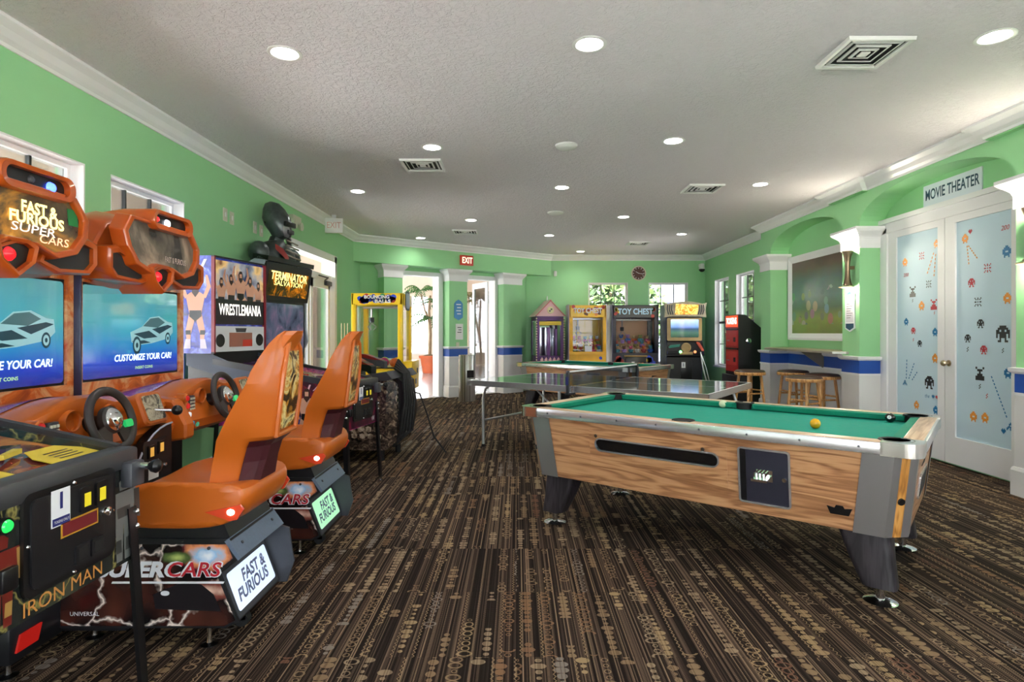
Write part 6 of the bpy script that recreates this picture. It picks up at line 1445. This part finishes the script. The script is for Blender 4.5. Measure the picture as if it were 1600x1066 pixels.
# ================================================================ claw machines
def claw_cabinet(name, label, cx, y0, w, d, H, rz, zw0, zw1, fm, im, bm, sign, extra=None, sign_h=.16):
    t = thing(name, label, 'claw machine', (cx, y0 + d / 2, 0), rz); hw, hd = w / 2, d / 2; p = .075
    MB(bm).box(-hw, hw, -hd, hd, .03, zw0, bm, .01).build('base_cabinet', t)
    for sx in (-1, 1):
        for sy in (-1, 1): MB(fm).box(sx * hw, sx * (hw - p), sy * hd, sy * (hd - p), zw0, H, fm, .006).build('post', t)
    tp = MB(fm).box(-hw, hw, -hd, hd, zw1, H, fm, .01); tp.build('roof_box', t)
    MB(im if 'toy' in name else GLASS).box(-hw + p, hw - p, hd - .026, hd - .02, zw0, zw1).build('back_panel', t)
    gl = MB(GLASS).add([(-hw + p, -hd + .02, zw0), (hw - p, -hd + .02, zw0), (hw - p, -hd + .02, zw1), (-hw + p, -hd + .02, zw1)], [(0, 1, 2, 3)]); gl.build('front_glass', t, recalc=False)
    for sx in (-1, 1): MB(GLASS).add([(sx * (hw - .02), -hd + p, zw0), (sx * (hw - .02), hd - p, zw0), (sx * (hw - .02), hd - p, zw1), (sx * (hw - .02), -hd + p, zw1)], [(0, 1, 2, 3)]).build('side_glass', t, recalc=False)
    ms = MB(sign['bg']); ms.prism(rect(-hw + .03, hw - .03, zw1 + .02, H - .015), (0, -hd - .001, 0), X, Z, (0, -.006, 0), sign['bg'])
    for txt, x, z, sz, wd, m_ in sign['lines']: ms.text(txt, (x, -hd - .008, z), X, Z, sz, m_, width=wd, bold=.03)
    for pts, m_ in sign.get('dots', ()): ms.plate(pts, (0, -hd - .0076, 0), X, Z, m_)
    ms.build('marquee', t, recalc=False)
    cl = MB(STEEL); cx_, zz = -hw * .45, zw1 - .04
    cl.box(-hw + p, hw - p, -.03, .03, zw1 - .04, zw1 - .01, STEEL).cyl((cx_, 0, zw1 - .02), (cx_, 0, zw1 - .24), .014, None, STEEL, 8).cyl((cx_, 0, zw1 - .18), (cx_, 0, zw1 - .26), .04, None, DARKG, 14)
    for k in range(3):
        q = k * 2 * PI / 3; cl.tube([(cx_, 0, zw1 - .26), (cx_ + .08 * math.cos(q), .08 * math.sin(q), zw1 - .33), (cx_ + .03 * math.cos(q), .03 * math.sin(q), zw1 - .38)], .006, STEEL, 6)
    cl.build('claw', t)
    if extra: extra(t, hw, hd)
    if 'toy' in name:
        for r in (1, 2): MB(im).box(-hw + p, hw - p, -hd + (.05 + .54 * r / 3), hd - .045, zw0 + (.0 if r == 1 else .11), zw0 + .11 * r - .001, im).build('toy_step', t)
    return t
def dots(seed, cols, x0, x1, z0, z1, n, r):
    rn = random.Random(seed); out = []
    for k in range(n):
        cx, cz = rn.uniform(x0, x1), rn.uniform(z0, z1); a = rn.uniform(r * .6, r * 1.3)
        out.append(([(cx + a * math.cos(q * PI / 5) * rn.uniform(.8, 1.1), cz + a * math.sin(q * PI / 5)) for q in range(10)], cols[k % len(cols)]))
    return out
PB, PR, PO, PG, PP = (mat('print ' + n_, c_, .4) for n_, c_ in (('blue', rgb(40, 70, 190)), ('red', rgb(180, 50, 40)), ('orange', rgb(230, 130, 40)), ('green', rgb(60, 150, 80)), ('purple', rgb(110, 60, 160))))
WARM = mat('warm strip lamp', (1, 1, 1, 1), .5, emit=(1, .95, .8, 1), es=5)
def ex_yellow(t, hw, hd):
    c = MB(YELLOW).box(hw, hw + .14, -hd + .03, hd - .12, .42, .86, YELLOW, .015); c.box(hw + .14, hw + .148, -.1, .0, .5, .58, BLACKP).box(hw + .14, hw + .148, .06, .14, .66, .74, BLACKP); c.build('prize_chute', t)
    s = MB(DARKG); s.prism(rrect(.36, .30, .08, 5), (hw + .001, 0, 1.80), Y, Z, (.006, 0, 0), DARKG); s.prism(rrect(.30, .24, .06, 5), (hw + .007, 0, 1.80), Y, Z, (.002, 0, 0), mat('grey blue print', rgb(140, 150, 170), .4)); s.build('side_badge', t)
    MB(BLACKP).prism(rect(-hw + .05, hw - .05, -.0, .02), (0, -hd - .002, .755), X, Z, (0, -.01, 0), BLACKP).build('window_trim', t)
    j = MB(BLACKP).box(-.2, .2, -hd - .14, -hd, .68, .74, YELLOW, .01); j.cyl((0, -hd - .08, .74), (0, -hd - .08, .84), .012, None, BLACKP, 10).ball((0, -hd - .08, .86), .025, PR, 12); j.build('control_panel', t)
claw_cabinet('ball_claw_machine', 'big yellow claw machine full of bouncy balls in the corner left of the entry', -2.125, 8.92, .78, .78, 1.9, 0, .76, 1.72, YELLOW, YELLOW, YELLOW,
             {'bg': mat('yellow marquee', rgb(240, 200, 30), .35), 'lines': [('BOUNCING', .0, 1.84, .07, .38, PAPER), ('BALLS', .09, 1.775, .07, .24, PAPER)], 'dots': dots(4, [PB, PR, PB, PG, PB], -.28, .28, 1.77, 1.85, 34, .04)}, ex_yellow)
for i, (x, y, r, c_, cn) in enumerate(((-2.36, 9.1, .085, rgb(40, 120, 210), 'blue'), (-2.21, 9.05, .08, rgb(60, 150, 220), 'sky blue'), (-2.06, 9.12, .09, rgb(200, 60, 130), 'pink'), (-1.90, 9.1, .085, rgb(236, 120, 50), 'orange'),
                               (-2.3, 9.32, .09, rgb(230, 200, 60), 'gold'), (-2.10, 9.34, .09, rgb(180, 220, 70), 'lime green'), (-1.90, 9.33, .088, rgb(250, 200, 30), 'bright yellow'))):
    m_ = worn(cn + ' ball rubber', c_, .4, var=.15, scale=12); o = MB(m_).ball((0, 0, 0), r, m_, 20).build('toy_ball'); o.scale = (.84, .84, .84); o.location = (x, y, .765 + r * .84); tag(o, cn + ' ball inside the yellow bouncing balls machine', 'ball')
    if y > 9.2: o.location.z = .765 + r * .84
YM = worn('golden toy machine laminate', rgb(236, 176, 40), .35); PLP = mat('pale purple trim', rgb(190, 176, 200), .4)
def ex_toy(t, hw, hd):
    for s in (-1, 1): MB(PLP).box(s * hw, s * (hw + .012), -hd, hd, .03, 1.9, PLP).build('side_panel', t)
    MB(YELLOW).box(-.2, .24, -hd - .03, -hd, .38, .72, YELLOW, .008).box(-.18, .22, -hd - .034, -hd - .03, .4, .69, YM).build('prize_door', t)
    a_ = MB(PR); 
    for pts, m_ in dots(9, [PR, mat('print brown', rgb(110, 50, 30), .4)], -hw + .06, -hw + .14, .5, .74, 5, .04) + dots(10, [PR, PB], hw - .12, hw - .05, .55, .8, 5, .035): a_.plate(pts, (0, -hd - .0012, 0), X, Z, m_)
    a_.build('front_stickers', t, recalc=False)
    MB(PAPER).box(-.06, .09, -hd + .012, -hd + .016, .90, 1.02, PAPER).build('price_card', t)
    MB(YM).prism([(-hw, .84), (hw, .84), (hw, .9), (-hw, .9)], (0, -hd - .002, 0), X, Z, (0, -.01, 0), YM).build('front_lip', t)
claw_cabinet('toy_claw_machine', 'golden yellow claw machine with plush toys under the left back window', 1.49, 12.42, .78, .72, 1.88, 0, .86, 1.62, YM, YELLOW, YM,
             {'bg': mat('gold marquee', rgb(240, 190, 30), .3), 'lines': [('TOY CHEST', .0, 1.76, .15, .6, PAPER)], 'dots': dots(6, [PR, PO, mat('print brown', rgb(110, 50, 30), .4)], -.34, .34, 1.67, 1.85, 22, .035)}, ex_toy)
def ex_toy2(t, hw, hd):
    for s in (-1, 1): MB(worn('grey purple side', rgb(96, 92, 116), .4)).box(s * hw, s * (hw + .012), -hd, hd, .03, 1.9).build('side_panel', t)
    c = MB(BLACKP).box(-.22, .22, -hd - .06, -hd, .45, .80, BLACKP, .01); c.box(-.24, .24, -hd - .10, -hd, .80, .82, mat('gold rail', rgb(180, 140, 70), .4), .004)
    c.box(-.09, -.03, -hd - .064, -hd - .06, .6, .69, PAPER).box(.05, .09, -hd - .064, -hd - .06, .62, .67, PO).box(.12, .16, -hd - .064, -hd - .06, .62, .67, PO); c.build('coin_panel', t)
    for grp in (dots(12, [PR, PP, PR], -hw + .05, -.26, .62, .82, 7, .06) + dots(15, [mat('print cream', rgb(220, 200, 160), .4)], -.38, -.3, .5, .6, 3, .05), dots(13, [PB, PB, mat('print yellow', rgb(230, 200, 60), .4)], .26, hw - .05, .5, .78, 8, .05)):
        a_ = MB(PR)
        for pts, m_ in grp: a_.plate(pts, (0, -hd - .0012, 0), X, Z, m_)
        a_.build('front_sticker', t, recalc=False)
BKM = worn('black toy machine laminate', rgb(34, 32, 46), .35)
claw_cabinet('toy_claw_machine', 'black claw machine with plush toys between the two back windows', 2.49, 12.40, .96, .74, 1.88, 0, .87, 1.60, BKM, mat('peach back panel', rgb(220, 160, 120), .4), BKM,
             {'bg': mat('black marquee', rgb(22, 22, 30), .3), 'lines': [('TOY CHEST', .0, 1.74, .17, .74, mat('ice blue print', rgb(180, 214, 236), .4))], 'dots': dots(16, [PR, mat('print yellow', rgb(230, 200, 60), .4), PG], -.44, -.3, 1.64, 1.82, 5, .035) + dots(17, [PR, PG, PO], .32, .44, 1.64, 1.82, 5, .035)}, ex_toy2)
def plush(x, y, z, s, rz, c1, c2, lab):
    t = thing('plush_toy', lab, 'plush toy', (x, y, z), rz); m1 = worn('plush %d %d %d' % tuple(int(v * 255) for v in c1[:3]), c1, .95, var=.15, scale=40); m2 = worn('plush %d %d %d' % tuple(int(v * 255) for v in c2[:3]), c2, .95, var=.15, scale=40)
    MB(m1).ball((0, 0, s * .45), s * .45, m1, 14, (1, .9, 1)).build('body', t)
    h = MB(m2).ball((0, -s * .08, s * 1.1), s * .38, m2, 14); ho = h.build('head', t)
    for q in (-1, 1): MB(m2).ball((q * s * .28, -s * .05, s * 1.42), s * .14, m2, 10).build('ear', ho); MB(m1).ball((q * s * .42, -s * .2, s * .55), s * .17, m1, 10, (1, 1, 1.3)).build('arm', t); MB(m1).ball((q * s * .25, -s * .35, s * .16), s * .18, m1, 10, (1, 1.3, .8)).build('leg', t)
cols = [('white', rgb(226, 222, 220)), ('pink', rgb(226, 90, 130)), ('blue', rgb(50, 100, 200)), ('orange', rgb(226, 110, 50)), ('lilac', rgb(190, 140, 210)), ('brown', rgb(120, 74, 48)), ('teal', rgb(80, 150, 170)), ('olive', rgb(150, 150, 80)), ('red', rgb(180, 50, 50)), ('tan', rgb(200, 160, 110))]
rn = random.Random(11); used = set()
def fill(x0, x1, y0, y1, z, n, place, s0, step=.11):
    for r in range(3):
        m = n // 3; yy0, yy1 = y0 + (y1 - y0) * r / 3, y0 + (y1 - y0) * (r + 1) / 3
        for i in range(m):
            while True:
                a_, b_ = rn.sample(cols, 2)
                if (a_[0], b_[0], place) not in used: used.add((a_[0], b_[0], place)); break
            plush(x0 + (x1 - x0) * (i + .5) / m, (yy0 + yy1) / 2, z + step * r, s0 * rn.uniform(.92, 1.08), rn.uniform(-.3, .3), a_[1], b_[1], '%s plush toy with %s head inside the %s' % (a_[0], b_[0], place))
fill(1.17, 1.81, 12.47, 13.01, .862, 15, 'golden claw machine', .098)
fill(2.07, 2.91, 12.46, 13.0, .872, 18, 'black claw machine', .104)

# castle shaped prize machine
def castle():
    t = thing('castle_prize_machine', 'purple and pink castle shaped prize machine with pointed roof and bead edges', 'prize machine', (.655, 12.85, 0), math.radians(10))
    PU = worn('purple laminate', rgb(96, 46, 120), .35); PK = mat('pink laminate', rgb(238, 192, 196), .4); BE = mat('cream bead', rgb(240, 226, 190), .4); hw, hd = .29, .3
    MB(PU).box(-hw, hw, -hd, hd, .04, .80, PU, .008).build('base_cabinet', t)
    for sx in (-1, 1):
        for sy in (-1, 1): MB(PU).box(sx * hw, sx * (hw - .06), sy * hd, sy * (hd - .06), .80, 1.65, PU).build('post', t)
    MB(PU).box(-hw, hw, -hd, hd, 1.56, 1.65, PU).build('roof_box', t)
    MB(mat('mirror back', (.8, .8, .85, 1), .08, 1.0)).box(-hw + .06, hw - .06, hd - .03, hd - .02, .8, 1.56).build('back_mirror', t)
    rf = MB(PK); rf.prism([(-.34, 1.65), (.34, 1.65), (0, 2.0)], (0, -hd - .02, 0), X, Z, (0, 2 * hd + .04, 0), PK); rf.build('gable_roof', t)
    rb = MB(mat('rose trim', rgb(206, 120, 120), .4)); 
    for s in (-1, 1): rb.prism([(0, 0), (1, 0), (1, 1), (0, 1)], (s * .34, -hd - .03, 1.65), (-s * .34, 0, .35), (-s * .03, 0, -.0), (0, -.012, 0))
    rb.lathe([(.075, 0), (.07, -.012), (.0001, -.012)], mat('cream medallion', rgb(236, 230, 180), .4), 24, (0, -hd - .02, 1.78), 'Y'); rb.plate(rect(0, .035, 0, .035), (0, -hd - .034, 1.78), X, Z, BLACKP); rb.plate(rect(-.035, 0, -.035, 0), (0, -hd - .034, 1.78), X, Z, BLACKP)
    rb.build('roof_trim', t); MB(WHITEP).cyl((0, 0, 1.98), (0, 0, 2.1), .014, .01, WHITEP, 10).build('finial', t)
    for sx in (-1, 1):
        b = MB(BE)
        for k in range(21): b.ball((sx * (hw + .012), -hd - .01, .5 + .055 * k), .018, BE, 8)
        b.build('bead_edge', t)
    PL = mat('tall purple prize tube', rgb(190, 130, 220), .2, coat=.5); SL = mat('silver prize tube', rgb(190, 196, 220), .2, .5)
    p = MB(PL, SL); p.box(-.02, .05, -.1, .1, .8, 1.42, PL, .01).box(.08, .13, -.1, .1, .8, 1.4, SL, .01).box(.16, .2, -.1, .1, .8, 1.38, PL, .01); p.build('prize_column', t)
    f = MB(PU); f.prism(rect(-hw + .05, hw - .05, 1.46, 1.54), (0, -hd - .002, 0), X, Z, (0, -.004, 0), mat('print yellow', rgb(230, 200, 60), .4))
    for k in range(5): f.plate([(-.22 + k * .09, .72), (-.18 + k * .09, .78), (-.14 + k * .09, .72), (-.18 + k * .09, .66)], (0, -hd - .0015, 0), X, Z, PK)
    for k in range(6): f.box(-.245 + k * .09, -.235 + k * .09, -hd - .004, -hd, .64, .8, BLACKP)
    f.build('front_pattern', t, recalc=False)
    MB(GLASS).add([(-hw + .06, -hd + .01, .8), (hw - .06, -hd + .01, .8), (hw - .06, -hd + .01, 1.56), (-hw + .06, -hd + .01, 1.56)], [(0, 1, 2, 3)]).build('front_glass', t, recalc=False)
    MB(GLASS).add([(-hw + .01, -hd + .06, .8), (-hw + .01, hd - .06, .8), (-hw + .01, hd - .06, 1.56), (-hw + .01, -hd + .06, 1.56)], [(0, 1, 2, 3)]).build('side_glass', t, recalc=False)
castle()

# upright cabinet with light guns
def upright():
    t = thing('upright_arcade_machine', 'upright light gun cabinet with gold bezel in the back right corner', 'arcade machine', (3.52, 12.4, 0), -math.radians(3))
    NB = worn('navy cabinet side', rgb(30, 40, 92), .4); GB = worn('gold bezel', rgb(186, 156, 104), .4); IV = worn('carved ivory marquee', rgb(190, 176, 150), .45, var=.25, scale=10)
    side = [(0, .05), (.0, .78), (-.1, .86), (-.02, 1.08), (.05, 1.18), (-.0, 1.62), (-.03, 1.9), (.7, 1.9), (.7, .05)]
    MB(NB).prism(side, (-.36, 0, 0), Y, Z, (.72, 0, 0), BLACK).build('cabinet', t)
    for s in (-1, 1): MB(NB).prism(side, (s * .362, 0, 0), Y, Z, (s * .012, 0, 0), NB).build('side_panel', t)
    b = MB(GB); b.prism(rrect(.72, .48, .03, 4), (0, .0, 1.37), X, Z, (0, -.035, 0), GB); b.build('monitor_bezel', t)
    sm = mat('landscape screen', rough=.08, coat=.8); n = NT(sm); c = n.sep(n.coords()); zf = n.m('DIVIDE', n.m('SUBTRACT', c[2], 1.18), .4)
    cc = n.mix(.35, n.ramp(zf, [(0, rgb(30, 50, 44)), (.3, rgb(70, 104, 84)), (.5, rgb(50, 70, 100)), (.6, rgb(110, 140, 190)), (1, rgb(190, 214, 240))]), n.noise(n.coords(), 6, 4, out=1), 'OVERLAY')
    n.link(cc, n.b.inputs['Emission Color']); n.b.inputs['Emission Strength'].default_value = .8; n.b.inputs['Base Color'].default_value = (.02, .02, .02, 1)
    MB(sm).prism(rrect(.58, .38, .02, 4), (0, -.036, 1.39), X, Z, (0, -.004, 0), sm).build('screen', t)
    m = MB(IV)
    m.prism([(-.43, 1.62), (-.30, 1.64), (.30, 1.64), (.43, 1.62), (.41, 1.78), (.44, 1.93), (.36, 1.90), (.2, 1.94), (0, 1.955), (-.2, 1.94), (-.36, 1.90), (-.44, 1.93), (-.41, 1.78)], (0, -.03, 0), X, Z, (0, -.09, 0), IV)
    AM = art_noise('burst marquee print', [(.3, rgb(150, 60, 20)), (.45, rgb(230, 150, 40)), (.6, rgb(250, 220, 120)), (.75, rgb(90, 150, 90))], 14, .2, seed=3, emit=.5)
    m.prism([(-.22, 1.68), (.24, 1.68), (.27, 1.88), (-.2, 1.90)], (0, -.121, 0), X, Z, (0, -.004, 0), AM)
    for k in range(3):
        for s in (-1, 1): m.tube([(s * (.28 + .045 * k), -.12, 1.88), (s * (.29 + .045 * k), -.135, 1.78), (s * (.26 + .045 * k), -.12, 1.68)], .012, DARKG, 6)
    m.build('marquee', t)
    p = MB(BLACKP); p.prism([(-.40, .82), (.40, .82), (.36, 1.10), (-.36, 1.10)], (0, -.08, 0), X, Z, (0, .1, 0), BLACKP); p.lathe([(.10, 0), (.10, -.02), (.075, -.025), (.07, -.01), (.0001, -.01)], GB, 26, (.02, -.08, .99), 'Y')
    p.box(-.12, .16, -.1, -.08, .84, .9, GB, .01)
    for x_, m_ in ((-.1, A_plain('green lamp', rgb(120, 255, 140), 2)), (.2, A_plain('amber lamp', rgb(240, 140, 90), .8))): p.lathe([(.03, 0), (.02, -.015), (.0001, -.02)], m_, 16, (x_, -.1, .90), 'Y')
    p.build('control_panel', t)
    for x_, m_, nm in ((-.22, mat('teal gun shell', rgb(30, 130, 110), .4), 'a'), (.26, mat('coral gun shell', rgb(214, 90, 70), .4), 'b')):
        g = MB(m_); g.prism([(-.12, .0), (.08, .03), (.1, .08), (-.1, .06), (-.14, .02)], (x_, -.13, .98), X if nm == 'a' else Vector((.4, 0, -.9)), Z if nm == 'a' else Vector((.9, 0, .4)), (0, -.05, 0), m_)
        g.build('light_gun', t)
    cb = MB(WHITEP); cb.tube([(.3, -.15, .9), (.34, -.16, .6), (.42, -.14, .3), (.40, -.1, .12), (.3, -.05, .1)], .012, WHITEP, 8).tube([(.32, -.12, .85), (.42, -.14, .55), (.5, -.1, .25), (.42, -.04, .1)], .010, WHITEP, 8); cb.build('gun_cable', t)
    d = MB(BLACKP); d.box(-.08, .16, -.012, 0, .3, .72, BLACKP, .006).box(-.06, .02, -.014, -.012, .56, .68, PAPER); d.text('1', (-.02, -.0155, .62), X, Z, .09, NAVY, bold=.03); d.build('coin_door', t)
upright()

# token machine
tk = thing('token_machine', 'black and red token machine with sloped back beside the right windows', 'token machine', (0, 0, 0))
MB(BLACK).prism([(3.80, .56), (4.19, .56), (4.19, 1.38), (3.92, 1.605), (3.80, 1.615)], (0, 10.1, 0), X, Z, (0, .62, 0), BLACK).build('cabinet', tk)
MB(BLACK).box(3.74, 4.2, 10.06, 10.76, .02, .56, BLACK, .01).build('stand', tk)
RM_ = worn('red token panel', rgb(170, 34, 30), .4)
f = MB(RM_); f.prism(rect(-.29, .29, .62, 1.60), (3.80, 10.41, 0), -Y, Z, (-.006, 0, 0), RM_); f.prism(rect(-.29, .29, 1.40, 1.60), (3.793, 10.41, 0), -Y, Z, (-.004, 0, 0), mat('orange red token sign', rgb(224, 74, 24), .4, emit=rgb(224, 74, 24), es=.4))
f.text('TOKENS', (3.788, 10.41, 1.50), -Y, Z, .15, A_plain('white token lettering', rgb(250, 250, 245), .8), width=.5, bold=.03)
for z in (1.36, 1.02): f.box(3.785, 3.80, 10.12, 10.70, z - .015, z + .015, BLACKP)
for z, h in ((1.2, .26), (.85, .24)): f.prism(rrect(.5, h, .02, 3), (3.793, 10.41, z), -Y, Z, (-.004, 0, 0), mat('bright red plate', rgb(196, 50, 50), .35)); f.box(3.78, 3.79, 10.22, 10.3, z - .06, z + .02, BLACKP).box(3.78, 3.79, 10.5, 10.62, z - .05, z - .03, STEEL)
f.build('front_panel', tk)
MB(CHROME).lathe([(.045, 0), (.045, -.012), (.02, -.02), (.0001, -.02)], CHROME, 20, (3.97, 10.1, 1.16), 'Y').build('side_lock', tk)

# ================================================================ plants and the outdoors
LEAF = worn('palm leaf green', rgb(70, 120, 60), .5, var=.35, scale=3); LEAF2 = worn('dry palm leaf', rgb(130, 120, 84), .6, var=.3, scale=3); BARK = worn('palm bark', rgb(140, 116, 90), .8, var=.3, scale=8)
TER = worn('terracotta', rgb(196, 98, 60), .6, var=.1)
def crown(mb, c, n, L, m, rn, droop=.9):
    for k in range(n):
        q = 2 * PI * k / n + rn.uniform(-.2, .2); el = rn.uniform(.1, 1.1); pts = []
        for i in range(9):
            f_ = i / 8; r = L * f_ * math.cos(el * .6); z = L * (math.sin(el) * f_ - droop * f_ * f_ * .8); pts.append(Vector(c) + Vector((r * math.cos(q), r * math.sin(q), z)))
        mb.tube(pts, .008, m, 4)
        s = Vector((-math.sin(q), math.cos(q), 0))
        for i in range(1, 9):
            for sg in (-1, 1):
                b = pts[i]; d = (pts[i] - pts[i - 1]).normalized(); l_ = L * .30 * (1 - .55 * i / 8) ; tip = b + s * sg * l_ * .6 + d * l_ * .5 - Z * l_ * .55
                w_ = d * L * .05; mb.add([b - w_, b + w_, tip], [(0, 1, 2)], m)
def palm(x, y, H, pot, label, tiers, mt, L):
    t = thing('potted_palm' if pot else 'palm_tree', label, 'palm', (x, y, 0)); rn_ = random.Random(int(x * 100) + 5)
    if pot:
        p = MB(TER).lathe([(.22, 0), (.28, .35), (.30, .48), (.34, .48), (.35, .56), (.30, .56), (.29, .5), (.0001, .5)], TER, 32); p.build('pot', t)
        MB(worn('brown potting moss', rgb(110, 86, 62), .9)).ball((0, 0, .5), .28, None, 16, (1, 1, .35)).build('moss', t)
    z0 = .5 if pot else 0
    tr = MB(BARK); tr.tube([(0, 0, z0), (.03, 0, z0 + H * .3), (-.02, 0, z0 + H * .6), (.02, 0, H)], [.05, .04, .035, .03], BARK, 10); tr.tube([(0, 0, z0 + H * .45), (-.15, 0, H * .8), (-.28, 0, H * 1.02)], [.035, .03, .02], BARK, 8); tr.build('trunk', t)
    f_ = MB(mt)
    for (dx, dz, n) in tiers: crown(f_, (dx, 0, dz), n, L, mt, rn_)
    f_.build('fronds', t, recalc=False)
palm(-2.82, 19.0, 2.5, True, 'tall green palm in a terracotta pot in the lobby, seen through the left entry', [(.02, 1.75, 12), (-.28, 2.65, 12), (.35, 2.2, 8)], LEAF, .75)
palm(-1.15, 18.2, 2.3, False, 'drooping dry palm in the lobby seen through the right entry', [(.02, 2.35, 14), (-.3, 2.4, 9)], LEAF2, .9)
GRA = worn('outdoor pale paving', rgb(212, 208, 200), .8, scale=.6)
struct(MB(GRA).plate([(-60, -60), (60, -60), (60, 60), (-60, 60)], (0, 0, -.12), X, Y).build('ground_outside'))
LFM = [worn('hedge leaf %d' % i, c_, .6, var=.35, scale=5) for i, c_ in enumerate((rgb(62, 92, 40), rgb(40, 66, 34), rgb(92, 116, 56)))]
rn = random.Random(21)
def leafy(seed, n):
    r_ = random.Random(seed); mb = MB(*LFM)
    for k in range(n):
        while True:
            p = Vector((r_.uniform(-1, 1), r_.uniform(-1, 1), r_.uniform(-1, 1)))
            if .35 < p.length < 1: break
        p = Vector((p.x * 1.2, p.y * 1.0, 1.6 + p.z * 1.5)); a_ = Vector((r_.uniform(-1, 1), r_.uniform(-1, 1), r_.uniform(-1, 1))).normalized(); b_ = a_.orthogonal().normalized(); s = r_.uniform(.07, .15)
        mb.add([p - a_ * s, p + b_ * s * .5, p + a_ * s, p - b_ * s * .5], [(0, 1, 2, 3)], LFM[k % 3])
    return mb
def tree(x, y, s, lab, mesh=None):
    t = thing('leafy_tree', lab, 'tree', (x, y, -.12))
    if mesh is None: o = leafy(int(x * 10 + 77), 2600).build('foliage', t, recalc=False)
    else: o = bpy.data.objects.new('foliage', mesh); COL.objects.link(o); o.parent = t
    MB(BARK).tube([(0, 0, 0), (.05, 0, .9), (-.1, .05, 1.9), (.05, 0, 2.6)], [.09, .07, .05, .02], BARK, 8).build('trunk', t); t.scale = (s, s, s); return o.data
fm = tree(2.72, 16.6, 1.2, 'bright green bushy tree outside the left back window')
tree(6.35, 16.9, 1.1, 'green tree outside the right back window', fm)
tree(7.6, 13.2, 1.1, 'green tree outside the far right window', fm); tree(9.6, 16.4, 1.2, 'green tree beyond the corner of the building', fm)
b = MB(worn('grey blue outside wall', rgb(96, 102, 124), .7)).box(4.05, 4.75, 17.8, 19.5, -.12, 4.2); b.box(3.95, 4.85, 17.75, 17.85, 2.9, 3.1, WHITE); o = b.build('outbuilding'); tag(o, 'grey blue building corner outside the right back window', 'building')

for k in range(3):
    mb = MB(mat('pale cue shaft', rgb(220, 204, 160), .35, coat=.3)); mb.tube([(0, 0, 0), (0, 0, .45)], [.014, .011], mat('dark cue butt', rgb(60, 34, 24), .3), 10); mb.tube([(0, 0, .45), (0, 0, 1.44)], [.011, .0065], mat('pale cue shaft', rgb(220, 204, 160), .35, coat=.3), 10)
    o = mb.build('pool_cue'); o.location = (-2.60 + .045 * k, 8.72, 0); tag(o, 'slim pale pool cue standing upright left of the yellow ball machine', 'pool cue', 'pool cues beside the yellow machine')
